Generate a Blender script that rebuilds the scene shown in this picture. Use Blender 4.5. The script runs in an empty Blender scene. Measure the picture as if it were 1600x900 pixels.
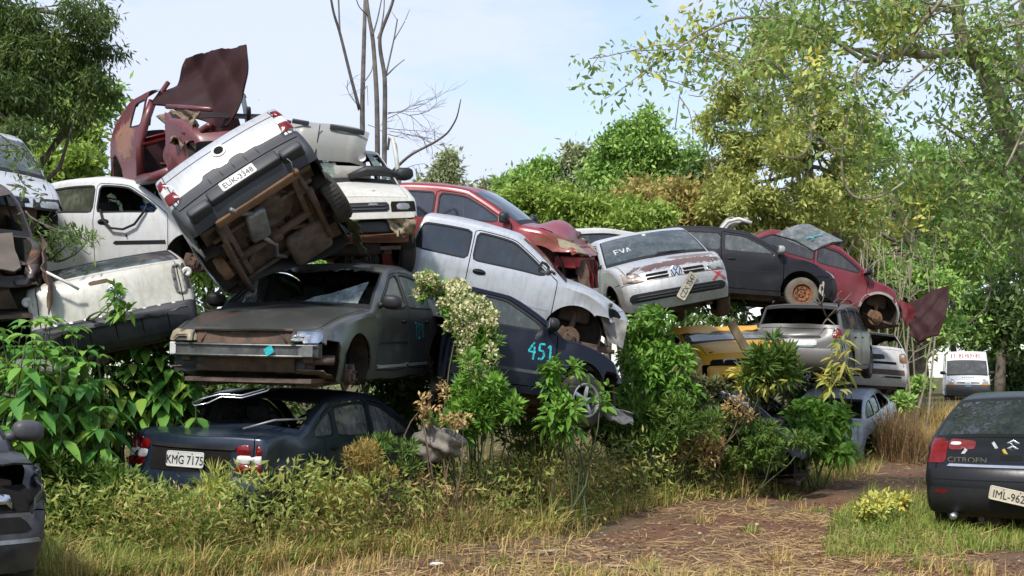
import bpy, bmesh, math, random
import numpy as np
from mathutils import Vector, Matrix, Euler, noise
from mathutils.geometry import delaunay_2d_cdt
from mathutils.bvhtree import BVHTree

SC = bpy.context.scene
COL = SC.collection
R = math.radians
random.seed(7)
rng = np.random.default_rng(11)

# ------------------------------------------------------------------ objects
def tag(o, label=None, cat=None, group=None, kind=None):
    if label: o["label"] = label
    if cat: o["category"] = cat
    if group: o["group"] = group
    if kind: o["kind"] = kind
    return o

def empty(name, loc=(0, 0, 0), rot=(0, 0, 0), label=None, cat=None, group=None):
    o = bpy.data.objects.new(name, None)
    COL.objects.link(o)
    o.empty_display_size = .2
    o.location = loc
    o.rotation_euler = rot
    return tag(o, label, cat, group)

def mesh_obj(name, V, F, mats, parent=None, midx=None, smooth=True, loc=None, sharp_edges=None):
    """V (n,3) array, F list of index lists or (m,3|4) array, mats one material or a list."""
    me = bpy.data.meshes.new(name)
    V = np.asarray(V, dtype=np.float32).reshape(-1, 3)
    if isinstance(F, np.ndarray):
        n, k = F.shape
        me.vertices.add(len(V)); me.vertices.foreach_set("co", V.ravel())
        me.loops.add(n * k); me.loops.foreach_set("vertex_index", F.astype(np.int32).ravel())
        me.polygons.add(n)
        me.polygons.foreach_set("loop_start", np.arange(0, n * k, k, dtype=np.int32))
        me.update(calc_edges=True)
    else:
        me.from_pydata([tuple(map(float, v)) for v in V], [], F)
    if not isinstance(mats, (list, tuple)): mats = [mats]
    for m in mats: me.materials.append(m)
    if midx is not None and len(midx) == len(me.polygons):
        me.polygons.foreach_set("material_index", np.asarray(midx, dtype=np.int32))
    me.polygons.foreach_set("use_smooth", np.full(len(me.polygons), bool(smooth)))
    me.validate()
    me.update()
    o = bpy.data.objects.new(name, me)
    COL.objects.link(o)
    if parent is not None: o.parent = parent
    if loc is not None: o.location = loc
    return o

def rotm(rx=0, ry=0, rz=0):
    return np.array(Euler((rx, ry, rz)).to_matrix())

class MB:
    """collects shapes into one mesh"""
    def __init__(s): s.v = []; s.f = []; s.m = []; s.n = 0
    def add(s, V, F, m=0):
        V = np.asarray(V, float).reshape(-1, 3)
        s.v.append(V)
        for f in F:
            s.f.append([int(i) + s.n for i in f]); s.m.append(m)
        s.n += len(V)
        return s
    def box(s, c, size, rot=(0, 0, 0), m=0, bev=0.0):
        hx, hy, hz = [q / 2 for q in size]
        if bev <= 0:
            V = np.array([[sx * hx, sy * hy, sz * hz] for sx in (-1, 1) for sy in (-1, 1) for sz in (-1, 1)])
            F = [(0, 1, 3, 2), (4, 6, 7, 5), (0, 4, 5, 1), (2, 3, 7, 6), (0, 2, 6, 4), (1, 5, 7, 3)]
        else:
            bm = bmesh.new(); bmesh.ops.create_cube(bm, size=1)
            for v in bm.verts: v.co = Vector((v.co.x * size[0], v.co.y * size[1], v.co.z * size[2]))
            bmesh.ops.bevel(bm, geom=list(bm.edges), offset=bev, segments=2, affect='EDGES', profile=.5)
            V = np.array([v.co[:] for v in bm.verts]); F = [[v.index for v in f.verts] for f in bm.faces]
            bm.free()
        V = V @ rotm(*rot).T + np.array(c)
        return s.add(V, F, m)
    def tube(s, pts, r, n=8, m=0, cap=True):
        pts = np.asarray(pts, float); k = len(pts)
        rr = np.full(k, r) if np.isscalar(r) else np.asarray(r, float)
        T = np.gradient(pts, axis=0) if k > 1 else np.array([[0, 0, 1.]])
        T /= np.linalg.norm(T, axis=1, keepdims=True) + 1e-9
        up = np.array([0, 0, 1.]) if abs(T[0][2]) < .9 else np.array([1., 0, 0])
        a = np.cross(T[0], up); a /= np.linalg.norm(a)
        V = []
        for i in range(k):
            a = a - T[i] * np.dot(a, T[i]); a /= np.linalg.norm(a) + 1e-9
            b = np.cross(T[i], a)
            for j in range(n):
                t = 2 * math.pi * j / n
                V.append(pts[i] + rr[i] * (a * math.cos(t) + b * math.sin(t)))
        F = []
        for i in range(k - 1):
            for j in range(n):
                F.append((i * n + j, i * n + (j + 1) % n, (i + 1) * n + (j + 1) % n, (i + 1) * n + j))
        if cap:
            F.append(tuple(range(n))[::-1]); F.append(tuple((k - 1) * n + j for j in range(n)))
        return s.add(V, F, m)
    def lathe(s, prof, n=32, axis='y', c=(0, 0, 0), m=0, closed=False):
        """prof list of (r, t); revolved about axis"""
        V = []; k = len(prof)
        for (r, t) in prof:
            for j in range(n):
                a = 2 * math.pi * j / n
                p = (r * math.cos(a), t, r * math.sin(a)) if axis == 'y' else (r * math.cos(a), r * math.sin(a), t) if axis == 'z' else (t, r * math.cos(a), r * math.sin(a))
                V.append(p)
        F = []
        for i in range(k - 1 if not closed else k):
            for j in range(n):
                i2 = (i + 1) % k
                F.append((i * n + j, i2 * n + j, i2 * n + (j + 1) % n, i * n + (j + 1) % n))
        return s.add(np.array(V) + np.array(c), F, m)
    def disc(s, r, c, axis='y', n=24, m=0):
        return s.lathe([(r, 0), (0.001, 0)], n, axis, c, m)
    def xf(s, M):
        s.v = [v @ np.array(M.to_3x3()).T + np.array(M.translation) for v in s.v]; return s
    def arr(s): return np.concatenate(s.v) if s.v else np.zeros((0, 3))
    def build(s, name, mats, parent=None, smooth=True, dfm=None, loc=None):
        V = s.arr()
        if dfm is not None: V = dfm(V)
        o = mesh_obj(name, V, s.f, mats, parent, s.m, smooth, loc)
        return o

def autosmooth(o, deg=35):
    o.data.set_sharp_from_angle(angle=R(deg))
    return o

# ------------------------------------------------------------------ materials
MATS = {}
def newmat(name):
    m = bpy.data.materials.new(name); m.use_nodes = True
    nt = m.node_tree; nt.nodes.clear()
    out = nt.nodes.new("ShaderNodeOutputMaterial")
    return m, nt, out

def N(nt, typ, **kw):
    n = nt.nodes.new(typ)
    for k, v in kw.items():
        if k.startswith("i_"):
            key = k[2:].replace("_", " ")
            n.inputs[key].default_value = v
        else: setattr(n, k, v)
    return n

def ramp(nt, fac, stops):
    r = nt.nodes.new("ShaderNodeValToRGB")
    el = r.color_ramp.elements
    while len(el) < len(stops): el.new(.5)
    for e, (p, c) in zip(el, stops):
        e.position = p
        e.color = c if len(c) == 4 else (*c, 1)
    nt.links.new(fac, r.inputs[0])
    return r.outputs[0]

def noise_tex(nt, vec, scale, detail=5, rough=.6, dist=0):
    n = nt.nodes.new("ShaderNodeTexNoise")
    n.inputs["Scale"].default_value = scale; n.inputs["Detail"].default_value = detail
    n.inputs["Roughness"].default_value = rough; n.inputs["Distortion"].default_value = dist
    if vec is not None: nt.links.new(vec, n.inputs["Vector"])
    return n

def mix_rgb(nt, fac, a, b, typ='MIX'):
    n = nt.nodes.new("ShaderNodeMix"); n.data_type = 'RGBA'; n.blend_type = typ
    for s, val in ((n.inputs[0], fac), (n.inputs[6], a), (n.inputs[7], b)):
        if hasattr(val, "node"): nt.links.new(val, s)
        elif isinstance(val, (int, float)): s.default_value = val
        else: s.default_value = (*val, 1) if len(val) == 3 else val
    return n.outputs[2]

def math_n(nt, op, a, b=None, clamp=False):
    n = nt.nodes.new("ShaderNodeMath"); n.operation = op; n.use_clamp = clamp
    for s, val in zip(n.inputs, (a, b)):
        if val is None: continue
        if hasattr(val, "node"): nt.links.new(val, s)
        else: s.default_value = val
    return n.outputs[0]

def obj_vec(nt, seed=0):
    tc = nt.nodes.new("ShaderNodeTexCoord")
    mp = nt.nodes.new("ShaderNodeMapping")
    mp.inputs["Location"].default_value = (seed * 3.17 % 50, seed * 1.73 % 50, seed * 7.7 % 50)
    nt.links.new(tc.outputs["Object"], mp.inputs["Vector"])
    return mp.outputs[0], tc

def paint(name, col, rough=.32, metal=0.0, dirt=.45, rust=.15, seed=1, dirtcol=(.16, .12, .085), rustcol=(.11, .045, .022), fade=None, coat=.3, low_dirt=.5, spots=(), spec=.5, dentb=1.1):
    """weathered car paint: colour, faded blotches, dust, rust spots, dull patches and fine bumps"""
    m, nt, out = newmat(name)
    vec, tc = obj_vec(nt, seed)
    n1 = noise_tex(nt, vec, 1.1, 8, .68, .6).outputs[0]
    n2 = noise_tex(nt, vec, 4.2, 10, .72, .3).outputs[0]
    n3 = noise_tex(nt, vec, 26, 6, .7).outputs[0]
    fadecol = fade or tuple(min(1, c * .84 + .05 * max(col)) for c in col)
    base = mix_rgb(nt, ramp(nt, n1, [(.38, (0, 0, 0)), (.66, (1, 1, 1))]), col, fadecol)
    # dust: patchy, thicker low on the body where mud splashed up
    sep = nt.nodes.new("ShaderNodeSeparateXYZ"); nt.links.new(tc.outputs["Object"], sep.inputs[0])
    mr = N(nt, "ShaderNodeMapRange"); nt.links.new(sep.outputs[2], mr.inputs[0])
    mr.inputs[1].default_value = .75; mr.inputs[2].default_value = .15; mr.inputs[3].default_value = 0; mr.inputs[4].default_value = low_dirt
    d0 = math_n(nt, 'ADD', math_n(nt, 'MULTIPLY', n2, .75), math_n(nt, 'MULTIPLY', n3, .3))
    d0 = math_n(nt, 'ADD', d0, math_n(nt, 'MULTIPLY', mr.outputs[0], .38))
    dmask = ramp(nt, d0, [(.62 - .3 * dirt, (0, 0, 0)), (.95 - .25 * dirt, (min(1, .25 + dirt),) * 3)])
    # streaks running down
    mp = nt.nodes.new("ShaderNodeMapping"); mp.inputs["Scale"].default_value = (9, 9, .7)
    nt.links.new(vec, mp.inputs["Vector"])
    st = noise_tex(nt, mp.outputs[0], 2.2, 5, .6).outputs[0]
    smask = ramp(nt, st, [(.50, (0, 0, 0)), (.72, (min(.9, dirt * .8),) * 3)])
    base = mix_rgb(nt, smask, base, tuple(c * .75 for c in dirtcol))
    base = mix_rgb(nt, dmask, base, dirtcol)
    rn = noise_tex(nt, vec, 2.6, 12, .78, .8).outputs[0]
    t = .70 - .28 * rust
    rmask = ramp(nt, rn, [(t, (0, 0, 0)), (t + .035, (1, 1, 1))]) if rust > 0 else None
    for (c, rad, amt) in spots:
        # a worn or rusted patch with its own place on the car
        mpp = nt.nodes.new("ShaderNodeVectorMath"); mpp.operation = 'SUBTRACT'; nt.links.new(tc.outputs["Object"], mpp.inputs[0]); mpp.inputs[1].default_value = c
        dv = nt.nodes.new("ShaderNodeVectorMath"); dv.operation = 'DIVIDE'; nt.links.new(mpp.outputs[0], dv.inputs[0]); dv.inputs[1].default_value = rad
        ln = nt.nodes.new("ShaderNodeVectorMath"); ln.operation = 'LENGTH'; nt.links.new(dv.outputs[0], ln.inputs[0])
        v = math_n(nt, 'ADD', ln.outputs["Value"], math_n(nt, 'MULTIPLY', math_n(nt, 'SUBTRACT', rn, .5), 3.2))
        sp = ramp(nt, v, [(.80, (amt,) * 3), (.90, (0, 0, 0))])
        rmask = sp if rmask is None else math_n(nt, 'MAXIMUM', rmask, sp)
    rgh = math_n(nt, 'ADD', math_n(nt, 'MULTIPLY', dmask, .5), rough, True)
    b = nt.nodes.new("ShaderNodeBsdfPrincipled")
    met = metal
    if rmask is not None:
        rc = mix_rgb(nt, n3, rustcol, tuple(min(1, c * 2.6) for c in rustcol))
        base = mix_rgb(nt, rmask, base, rc)
        rgh = math_n(nt, 'MAXIMUM', rgh, math_n(nt, 'MULTIPLY', rmask, .85))
    nt.links.new(base, b.inputs["Base Color"]); nt.links.new(rgh, b.inputs["Roughness"])
    b.inputs["Metallic"].default_value = met; b.inputs["Specular IOR Level"].default_value = spec
    if coat and dirt < .75:
        b.inputs["Coat Weight"].default_value = coat; b.inputs["Coat Roughness"].default_value = .25
    bp = nt.nodes.new("ShaderNodeBump"); bp.inputs["Strength"].default_value = .25; bp.inputs["Distance"].default_value = .02
    vo = nt.nodes.new("ShaderNodeTexVoronoi"); vo.feature = 'SMOOTH_F1'; vo.inputs["Scale"].default_value = 2.1; vo.inputs["Smoothness"].default_value = .25; vo.inputs["Randomness"].default_value = 1
    wv = mix_rgb(nt, .12, vec, noise_tex(nt, vec, 2.0, 3, .6).outputs[1])
    nt.links.new(wv, vo.inputs["Vector"])
    hh = math_n(nt, 'ADD', math_n(nt, 'MULTIPLY', vo.outputs["Distance"], dentb), math_n(nt, 'ADD', n1, math_n(nt, 'MULTIPLY', n3, .05)))
    nt.links.new(hh, bp.inputs["Height"])
    nt.links.new(bp.outputs[0], b.inputs["Normal"])
    nt.links.new(b.outputs[0], out.inputs[0])
    return m

def simple(name, col, rough=.6, metal=0, var=.35, scale=8, seed=0, bump=.2, col2=None, spec=.5):
    """plain material with noise variation between two colours"""
    m, nt, out = newmat(name)
    vec, tc = obj_vec(nt, seed)
    n = noise_tex(nt, vec, scale, 8, .7, .2).outputs[0]
    c2 = col2 or tuple(max(0, c * (1 - var)) for c in col)
    base = mix_rgb(nt, ramp(nt, n, [(.36, (0, 0, 0)), (.64, (1, 1, 1))]), col, c2)
    b = nt.nodes.new("ShaderNodeBsdfPrincipled")
    nt.links.new(base, b.inputs["Base Color"])
    b.inputs["Roughness"].default_value = rough; b.inputs["Metallic"].default_value = metal
    b.inputs["Specular IOR Level"].default_value = spec
    if bump:
        bp = nt.nodes.new("ShaderNodeBump"); bp.inputs["Strength"].default_value = bump; bp.inputs["Distance"].default_value = .01
        nt.links.new(n, bp.inputs["Height"]); nt.links.new(bp.outputs[0], b.inputs["Normal"])
    nt.links.new(b.outputs[0], out.inputs[0])
    return m

def glassmat(name, tint=(.25, .3, .3), alpha=.5, rough=.06, dust=.25, seed=0, dustcol=(.3, .29, .26), refl=1.0):
    """car glass: tinted see-through pane with reflections and a film of dust"""
    m, nt, out = newmat(name)
    vec, tc = obj_vec(nt, seed)
    tr = N(nt, "ShaderNodeBsdfTransparent"); tr.inputs[0].default_value = (*tint, 1)
    gl = N(nt, "ShaderNodeBsdfGlossy"); gl.inputs["Roughness"].default_value = rough
    gl.inputs["Color"].default_value = (refl, refl, refl, 1)
    fr = N(nt, "ShaderNodeFresnel"); fr.inputs[0].default_value = 1.75
    body = N(nt, "ShaderNodeBsdfDiffuse"); body.inputs[0].default_value = (*[c * .12 for c in tint], 1)
    mx0 = N(nt, "ShaderNodeMixShader"); mx0.inputs[0].default_value = alpha
    nt.links.new(tr.outputs[0], mx0.inputs[1]); nt.links.new(body.outputs[0], mx0.inputs[2])
    mx = N(nt, "ShaderNodeMixShader")
    nt.links.new(fr.outputs[0], mx.inputs[0]); nt.links.new(mx0.outputs[0], mx.inputs[1]); nt.links.new(gl.outputs[0], mx.inputs[2])
    d = N(nt, "ShaderNodeBsdfDiffuse"); d.inputs[0].default_value = (*dustcol, 1)
    n = noise_tex(nt, vec, 3.5, 9, .7, .5).outputs[0]
    mp = nt.nodes.new("ShaderNodeMapping"); mp.inputs["Scale"].default_value = (11, 11, .9); nt.links.new(vec, mp.inputs["Vector"])
    st = noise_tex(nt, mp.outputs[0], 1.6, 6, .65).outputs[0]
    nn = math_n(nt, 'ADD', math_n(nt, 'MULTIPLY', n, .6), math_n(nt, 'MULTIPLY', st, .4))
    msk = ramp(nt, nn, [(.36, (dust * .15,) * 3), (.52, (dust * .5,) * 3), (.66, (min(1, dust * 1.25),) * 3)])
    mx2 = N(nt, "ShaderNodeMixShader")
    nt.links.new(msk, mx2.inputs[0]); nt.links.new(mx.outputs[0], mx2.inputs[1]); nt.links.new(d.outputs[0], mx2.inputs[2])
    nt.links.new(mx2.outputs[0], out.inputs[0])
    return m
# ------------------------------------------------------------------ car body generator
def sm(a, b, x):
    t = np.clip((np.asarray(x, float) - a) / (b - a), 0, 1); return t * t * (3 - 2 * t)

def in_poly(P, poly):
    P = np.asarray(P); x, y = P[:, 0], P[:, 1]; res = np.zeros(len(P), bool)
    n = len(poly); j = n - 1
    for i in range(n):
        xi, yi = poly[i]; xj, yj = poly[j]
        if yi != yj:
            c = ((yi > y) != (yj > y)) & (x < (xj - xi) * (y - yi) / (yj - yi) + xi)
            res ^= c
        j = i
    return res

def resample(P, step, closed=True):
    P = np.asarray(P, float)
    if closed: P = np.vstack([P, P[:1]])
    d = np.r_[0, np.cumsum(np.linalg.norm(np.diff(P, axis=0), axis=1))]
    n = max(4, int(round(d[-1] / step)))
    t = np.linspace(0, d[-1], n + (1 if not closed else 1))
    Q = np.c_[np.interp(t, d, P[:, 0]), np.interp(t, d, P[:, 1])]
    return Q[:-1] if closed else Q

def smooth_closed(P, it):
    for _ in range(it): P = .25 * np.roll(P, 1, 0) + .5 * P + .25 * np.roll(P, -1, 0)
    return P

def rounded(P, step=.04, it=3):
    return resample(smooth_closed(resample(P, .012), it * 3), step)

def offset_closed(P, d):
    """move each point of a closed loop outward (d>0)"""
    T = np.roll(P, -1, 0) - np.roll(P, 1, 0)
    T /= np.linalg.norm(T, axis=1, keepdims=True) + 1e-9
    Nn = np.c_[T[:, 1], -T[:, 0]]
    area = .5 * np.sum(P[:, 0] * np.roll(P[:, 1], -1) - np.roll(P[:, 0], -1) * P[:, 1])
    return P + Nn * d * (1 if area > 0 else -1)

def cdt(loops, pts):
    V = []; E = []
    for L, closed in loops:
        o = len(V); n = len(L)
        V += [Vector((float(a), float(b))) for a, b in L]
        E += [(o + i, o + (i + 1) % n) for i in range(n if closed else n - 1)]
    V += [Vector((float(a), float(b))) for a, b in pts]
    r = delaunay_2d_cdt(V, E, [], 0, 1e-5)
    return np.array([v[:] for v in r[0]]), np.array([list(f) for f in r[2]], int)

def compact(V, F):
    F = np.asarray(F); u, inv = np.unique(F, return_inverse=True)
    return V[u], inv.reshape(F.shape)

def vnormals(V, F):
    n = np.zeros_like(V)
    for k in range(1, F.shape[1] - 1):
        c = np.cross(V[F[:, k]] - V[F[:, 0]], V[F[:, k + 1]] - V[F[:, 0]])
        for j in (0, k, k + 1): np.add.at(n, F[:, j], c)
    return n / (np.linalg.norm(n, axis=1, keepdims=True) + 1e-12)

def shell(V, F, mi, th, inner_m):
    """own solidify: outer skin, inner skin and rim keep separate vertices so that edges stay crisp"""
    n = vnormals(V, F); k = len(V)
    Vi = V - n * th
    ed = {}
    for f in F:
        f = [int(q) for q in f]
        for a, b in zip(f, f[1:] + f[:1]):
            if a == b: continue
            if (b, a) in ed: del ed[(b, a)]
            else: ed[(a, b)] = 1
    faces = [list(map(int, f)) for f in F]; mm = list(mi)
    faces += [[int(q) + k for q in f][::-1] for f in F]; mm += [inner_m] * len(F)
    rv = []; idx = {}
    base = 2 * k
    for (a, b) in ed:
        q = []
        for p, w in ((a, 0), (b, 0), (b, 1), (a, 1)):
            if (p, w) not in idx:
                idx[(p, w)] = base + len(rv); rv.append(V[p] if w == 0 else Vi[p])
            q.append(idx[(p, w)])
        faces.append(q[::-1]); mm.append(inner_m if False else mi[0])
    return np.vstack([V, Vi] + ([np.array(rv)] if rv else [])), faces, mm

class Car:
    def __init__(s, root, mats, **k):
        s.root, s.m = root, mats
        d = dict(kind='hatch', L=3.8, W=1.64, H=1.43, wb=2.45, fo=.75, belt=(.90, .96), hood=(.70, .94), cx=.95, wx=.22, rx=-1.25, bx=-1.72, rz=None, bz=.98,
                 tum=.19, pil=(-.18,), doors=((.82, -.27),), wr=.29, arch=.345, sill=.2, dz=.0, hoodbulge=.05, roofbulge=.05, screenbulge=.03, seed=1,
                 skip=(), bumpcol=None, dents=(), bumps=.006, trimw=.022, plan=(.15, .12), bow=(.17, .1), noglass=(), bedz=.98, gap=.011, quarter=None, qend=None, nogrille=False, rdents=9, deck=None, dfm=None,
                 fb=None, keys=None, frontz=(.36, .50, .58), rearz=(.36, .52, .62), tailx=.03, wheels='1111', body_m='paint')
        d.update(k); s.__dict__.update(d)
        s.a = s.L / 2
        g = np.random.default_rng(s.seed * 77 + 3); dl = list(s.dents)
        for _ in range(s.rdents):
            q = g.random(); x = (g.random() * 1.7 - .85) * s.a; rr = .10 + .22 * g.random(); dp = (.012 + .03 * g.random())
            if q < .65:
                sd = 1 if g.random() < .5 else -1
                dl.append(((x, sd * s.W / 2 * .97, .35 + .55 * g.random()), (rr * 1.3, .22, rr * (.5 + .6 * g.random())), (0, -sd * dp, 0)))
            elif q < .85: dl.append(((s.a * (.45 + .45 * g.random()), (g.random() - .5) * s.W * .7, .85), (rr, rr * 1.5, .25), (0, 0, -dp)))
            else: dl.append(((-s.a * .95, (g.random() - .5) * s.W * .7, .75), (.25, rr * 1.4, rr), (dp * 1.3, 0, 0)))
        s.dents = tuple(dl)
        s.fx = s.a - s.fo; s.rxw = s.fx - s.wb
        if s.rz is None: s.rz = s.H - .06
        s.wz = s.H - .05
        s.parts = {}
        s.profile(); s.make_strip(); s.make_side()
        s.finish()
    # ---- side profile
    def profile(s):
        a = s.a; f0, f1, f2 = s.frontz; r0, r1, r2 = s.rearz
        K = [(a - .10, .2, 'fbump', 0), (a - .01, f0, 'fbump', .01), (a, f1, 'fbump', .01), (a - .035, f2, 'grille', .01), (a - .12, s.hood[0], 'hood', s.hoodbulge),
             (s.cx, s.hood[1], 'screen', s.screenbulge), (s.wx, s.wz, 'roof', s.roofbulge)]
        if s.kind in ('hatch', 'wagon', 'van'):
            K += [(s.rx, s.rz, 'rscreen', .02), (s.bx, s.bz, 'boot', .03), (-a + s.tailx, r2, 'rbump', .01)]
        elif s.kind == 'sedan':
            dz = s.deck or (s.bz, s.bz - .03)
            K += [(s.rx, s.rz, 'rscreen', .02), (s.bx, dz[0], 'boot', .015), (-a + s.tailx + .05, dz[1], 'tail', .015), (-a + s.tailx, r2, 'rbump', .01)]
        elif s.kind == 'pickup':
            K += [(s.rx, s.rz, 'rscreen', .0), (s.bx, s.bedz + .02, 'bed', 0), (-a + s.tailx + .005, s.bedz, 'boot', .02), (-a + s.tailx, r2, 'rbump', .01)]
        K += [(-a, r1, 'rbump', .01), (-a + .01, r0, 'rbump', .01), (-a + .12, .22, 'end', 0)]
        if s.keys: K = s.keys
        P = []; seg = []
        for (x0, z0, n, b), (x1, z1, _, _) in zip(K, K[1:]):
            l = math.hypot(x1 - x0, z1 - z0); k = max(3, int(l / .01))
            nx, nz = (z1 - z0) / l, -(x1 - x0) / l
            for i in range(k):
                t = i / k; h = 4 * t * (1 - t) * b
                P.append((x0 + (x1 - x0) * t + nx * h, z0 + (z1 - z0) * t + nz * h)); seg.append(n)
        P.append(K[-1][:2]); seg.append(seg[-1])
        P = np.array(P)
        for _ in range(9):
            Q = P.copy(); Q[1:-1] = .25 * P[:-2] + .5 * P[1:-1] + .25 * P[2:]; P = Q
        T = np.gradient(P, axis=0); T /= np.linalg.norm(T, axis=1, keepdims=True)
        s.P, s.Nn, s.seg = P, np.c_[T[:, 1], -T[:, 0]], np.array(seg)
        bow = {'fbump': .02, 'grille': .02, 'hood': .045, 'screen': .06, 'roof': .035, 'rscreen': .05, 'boot': .02, 'tail': .02, 'rbump': .02, 'bed': .0}
        rad = {'fbump': .05, 'grille': .05, 'hood': .05, 'screen': .05, 'roof': .06, 'rscreen': .05, 'boot': .045, 'tail': .045, 'rbump': .05, 'bed': .02}
        bo = np.array([bow[q] for q in seg]); ra = np.array([rad[q] for q in seg])
        k = np.exp(-.5 * (np.arange(-25, 26) / 10.) ** 2); k /= k.sum()
        s.bo = np.convolve(np.pad(bo, 25, 'edge'), k, 'valid'); s.ra = np.convolve(np.pad(ra, 25, 'edge'), k, 'valid')
        O = P - s.Nn * (s.bo + s.ra)[:, None]
        s.O = np.c_[s.shift(O[:, 0], 1.0), O[:, 1]]
    def shift(s, x, v):
        a = s.a
        return x - s.bow[0] * np.abs(v) ** 2.4 * sm(a - .75, a, x) + s.bow[1] * np.abs(v) ** 2.4 * sm(-a + .6, -a, x)
    def hw(s, x, z):
        x = np.asarray(x, float); z = np.asarray(z, float); a = s.a
        zb = np.interp(x, [-a, a], [s.belt[1], s.belt[0]]); zc = .56
        lo = 1 - .05 * np.clip((zc - z) / .4, 0, 1) ** 2
        mid = 1 - .035 * np.clip((z - zc) / (zb - zc), 0, 1) ** 2
        q = np.clip((z - zb) / (s.H - zb), 0, 1.2)
        up = .965 - s.tum * (.85 * q + .15 * q * q)
        h = np.where(z < zc, lo, np.where(z < zb, mid, up))
        h = h + .010 * np.exp(-((z - zb + .09) / .028) ** 2) - .010 * np.exp(-((z - .47) / .03) ** 2)
        tf = np.clip((x - .25 * a) / (.75 * a), 0, 1.1); tr = np.clip((-x - .3 * a) / (.7 * a), 0, 1.1)
        return s.W / 2 * h * (1 - s.plan[0] * tf ** 2.3) * (1 - s.plan[1] * tr ** 2.3)
    def put(s, part, V, F, m='paint'):
        s.parts.setdefault(part, []).append((V, np.asarray(F), m))
    # ---- the strip that runs over bumper, bonnet, screen, roof and tail
    def make_strip(s):
        P = s.P; n = len(P); idx = []
        segs = s.seg; starts = [0] + [i for i in range(1, n) if segs[i] != segs[i - 1]] + [n - 1]
        for i0, i1 in zip(starts, starts[1:]):
            idx += [i0, min(i0 + 1, i1)]
            k = max(2, int((i1 - i0) * .01 / .065))
            idx += [int(q) for q in np.linspace(i0 + 3, i1, k + 1)[:-1]]
        idx = sorted(set(idx + [n - 1]))
        half = [0, .16, .32, .48, .62, .74, .82, .862, .876, .91, .94, .965, .985, 1]
        vs = np.array([-q for q in half[:0:-1]] + half)
        rows = []
        for i in idx:
            Y = float(s.hw(s.O[i, 0], s.O[i, 1])); kk = min(.3, s.ra[i] * 1.25 / Y)
            t = np.clip((np.abs(vs) - (1 - kk)) / kk, 0, 1)
            ins = s.bo[i] * vs ** 2 + s.ra[i] * (1 - np.sqrt(np.clip(1 - t * t, 0, 1)))
            x = P[i, 0] - s.Nn[i, 0] * ins; z = P[i, 1] - s.Nn[i, 1] * ins
            rows.append(np.c_[s.shift(x, vs), vs * Y, z])
        V = np.array(rows).reshape(-1, 3); m = len(vs)
        groups = {}
        for r, (i, j) in enumerate(zip(idx, idx[1:])):
            sg = segs[i]; lo = starts[max(q for q in range(len(starts)) if starts[q] <= i)]
            hi = min([q for q in starts if q > i] + [n - 1])
            tm = ((i + j) / 2 - lo) / (hi - lo); first = (i == lo)
            dist0 = (i - lo) * .01; dist1 = (hi - j) * .01
            for c in range(m - 1):
                vm = abs((vs[c] + vs[c + 1]) / 2)
                f = (r * m + c, r * m + c + 1, (r + 1) * m + c + 1, (r + 1) * m + c)
                g = ('body', s.body_m)
                if sg in ('hood', 'boot', 'tail') and not (s.kind == 'pickup' and sg == 'tail'):
                    nm = {'hood': 'hood', 'boot': 'boot', 'tail': 'boot'}[sg]
                    lim = .862 if nm == 'hood' else .87
                    if vm < .862:
                        g = (nm, 'paint')
                        if first and sg != 'tail': g = None
                    elif vm < .876: g = None
                elif sg in ('screen', 'rscreen'):
                    nm = 'windscreen' if sg == 'screen' else 'rear_window'
                    lim = .93
                    if vm < .91 and dist0 > .03 and dist1 > .03: g = (nm, 'glass')
                    elif vm < .95 and dist0 > .005 and dist1 > .005: g = ('body', 'trim')
                elif sg == 'fbump': g = ('front_bumper', 'bump' if s.bumpcol else 'paint') if not (first) else ('front_bumper', 'bump' if s.bumpcol else 'paint')
                elif sg == 'grille':
                    g = ('body', 'paint') if not first and not (s.nogrille and vm < .56) else None
                elif sg == 'rbump': g = ('rear_bumper', 'bump' if s.bumpcol else 'paint')
                elif sg == 'bed': g = ('body', 'paint') if vm > .9 else None
                if g is None: continue
                groups.setdefault(g, []).append(f)
        s.stripV = V
        for (p, mt), F in groups.items(): s.put(p, V, F, mt)
    # ---- flat side sheet with window, door and arch cuts, bent to the body width
    def make_side(s):
        O = s.O; a = s.a
        i0 = int(np.argmax(s.seg == 'screen')); 
        top = O[i0:]; end = np.argmax((s.seg[i0:] == 'boot') | (s.seg[i0:] == 'bed')) or len(top)
        G = top[:end]
        Nn = s.Nn[i0:][:end]
        def topz(d):
            Q = G - Nn * d; o = np.argsort(Q[:, 0]); Q = Q[o]
            def f(x):
                z = np.interp(x, Q[:, 0], Q[:, 1], left=-1, right=-1); return z
            return f
        belt = lambda x: np.interp(x, [-a, a], [s.belt[1], s.belt[0]])
        tw = topz(.052); td = topz(.02)
        s.wins = []
        edges = []
        for p in s.pil: edges.append(p)
        bounds = [s.cx + .3] + [q for p in s.pil for q in (p + .045, p - .045)] + [s.qend if s.qend is not None else s.rx - 1.0 if s.kind != 'pickup' else s.bx + .12]
        rr = [(bounds[i], bounds[i + 1]) for i in range(0, len(bounds), 2)]
        for (x1, x2) in rr:
            xs = np.linspace(x2, x1, 160); tz = tw(xs); bz = belt(xs) + .025
            ok = (tz > bz + .03)
            if ok.sum() < 5: continue
            xs, tz, bz = xs[ok], tz[ok], bz[ok]
            poly = np.vstack([np.c_[xs, bz], np.c_[xs[::-1], tz[::-1]]])
            s.wins.append(rounded(poly, .045, 3))
        s.doorp = []
        for (x1, x2) in s.doors:
            xs = np.linspace(x2, x1, 120)
            tz = np.maximum(td(xs), belt(xs) + .0)
            lo = np.full_like(xs, s.sill + .09)
            poly = np.vstack([np.c_[xs, lo], np.c_[xs[::-1], tz[::-1]]])
            s.doorp.append(rounded(poly, .045, 3))
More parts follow.
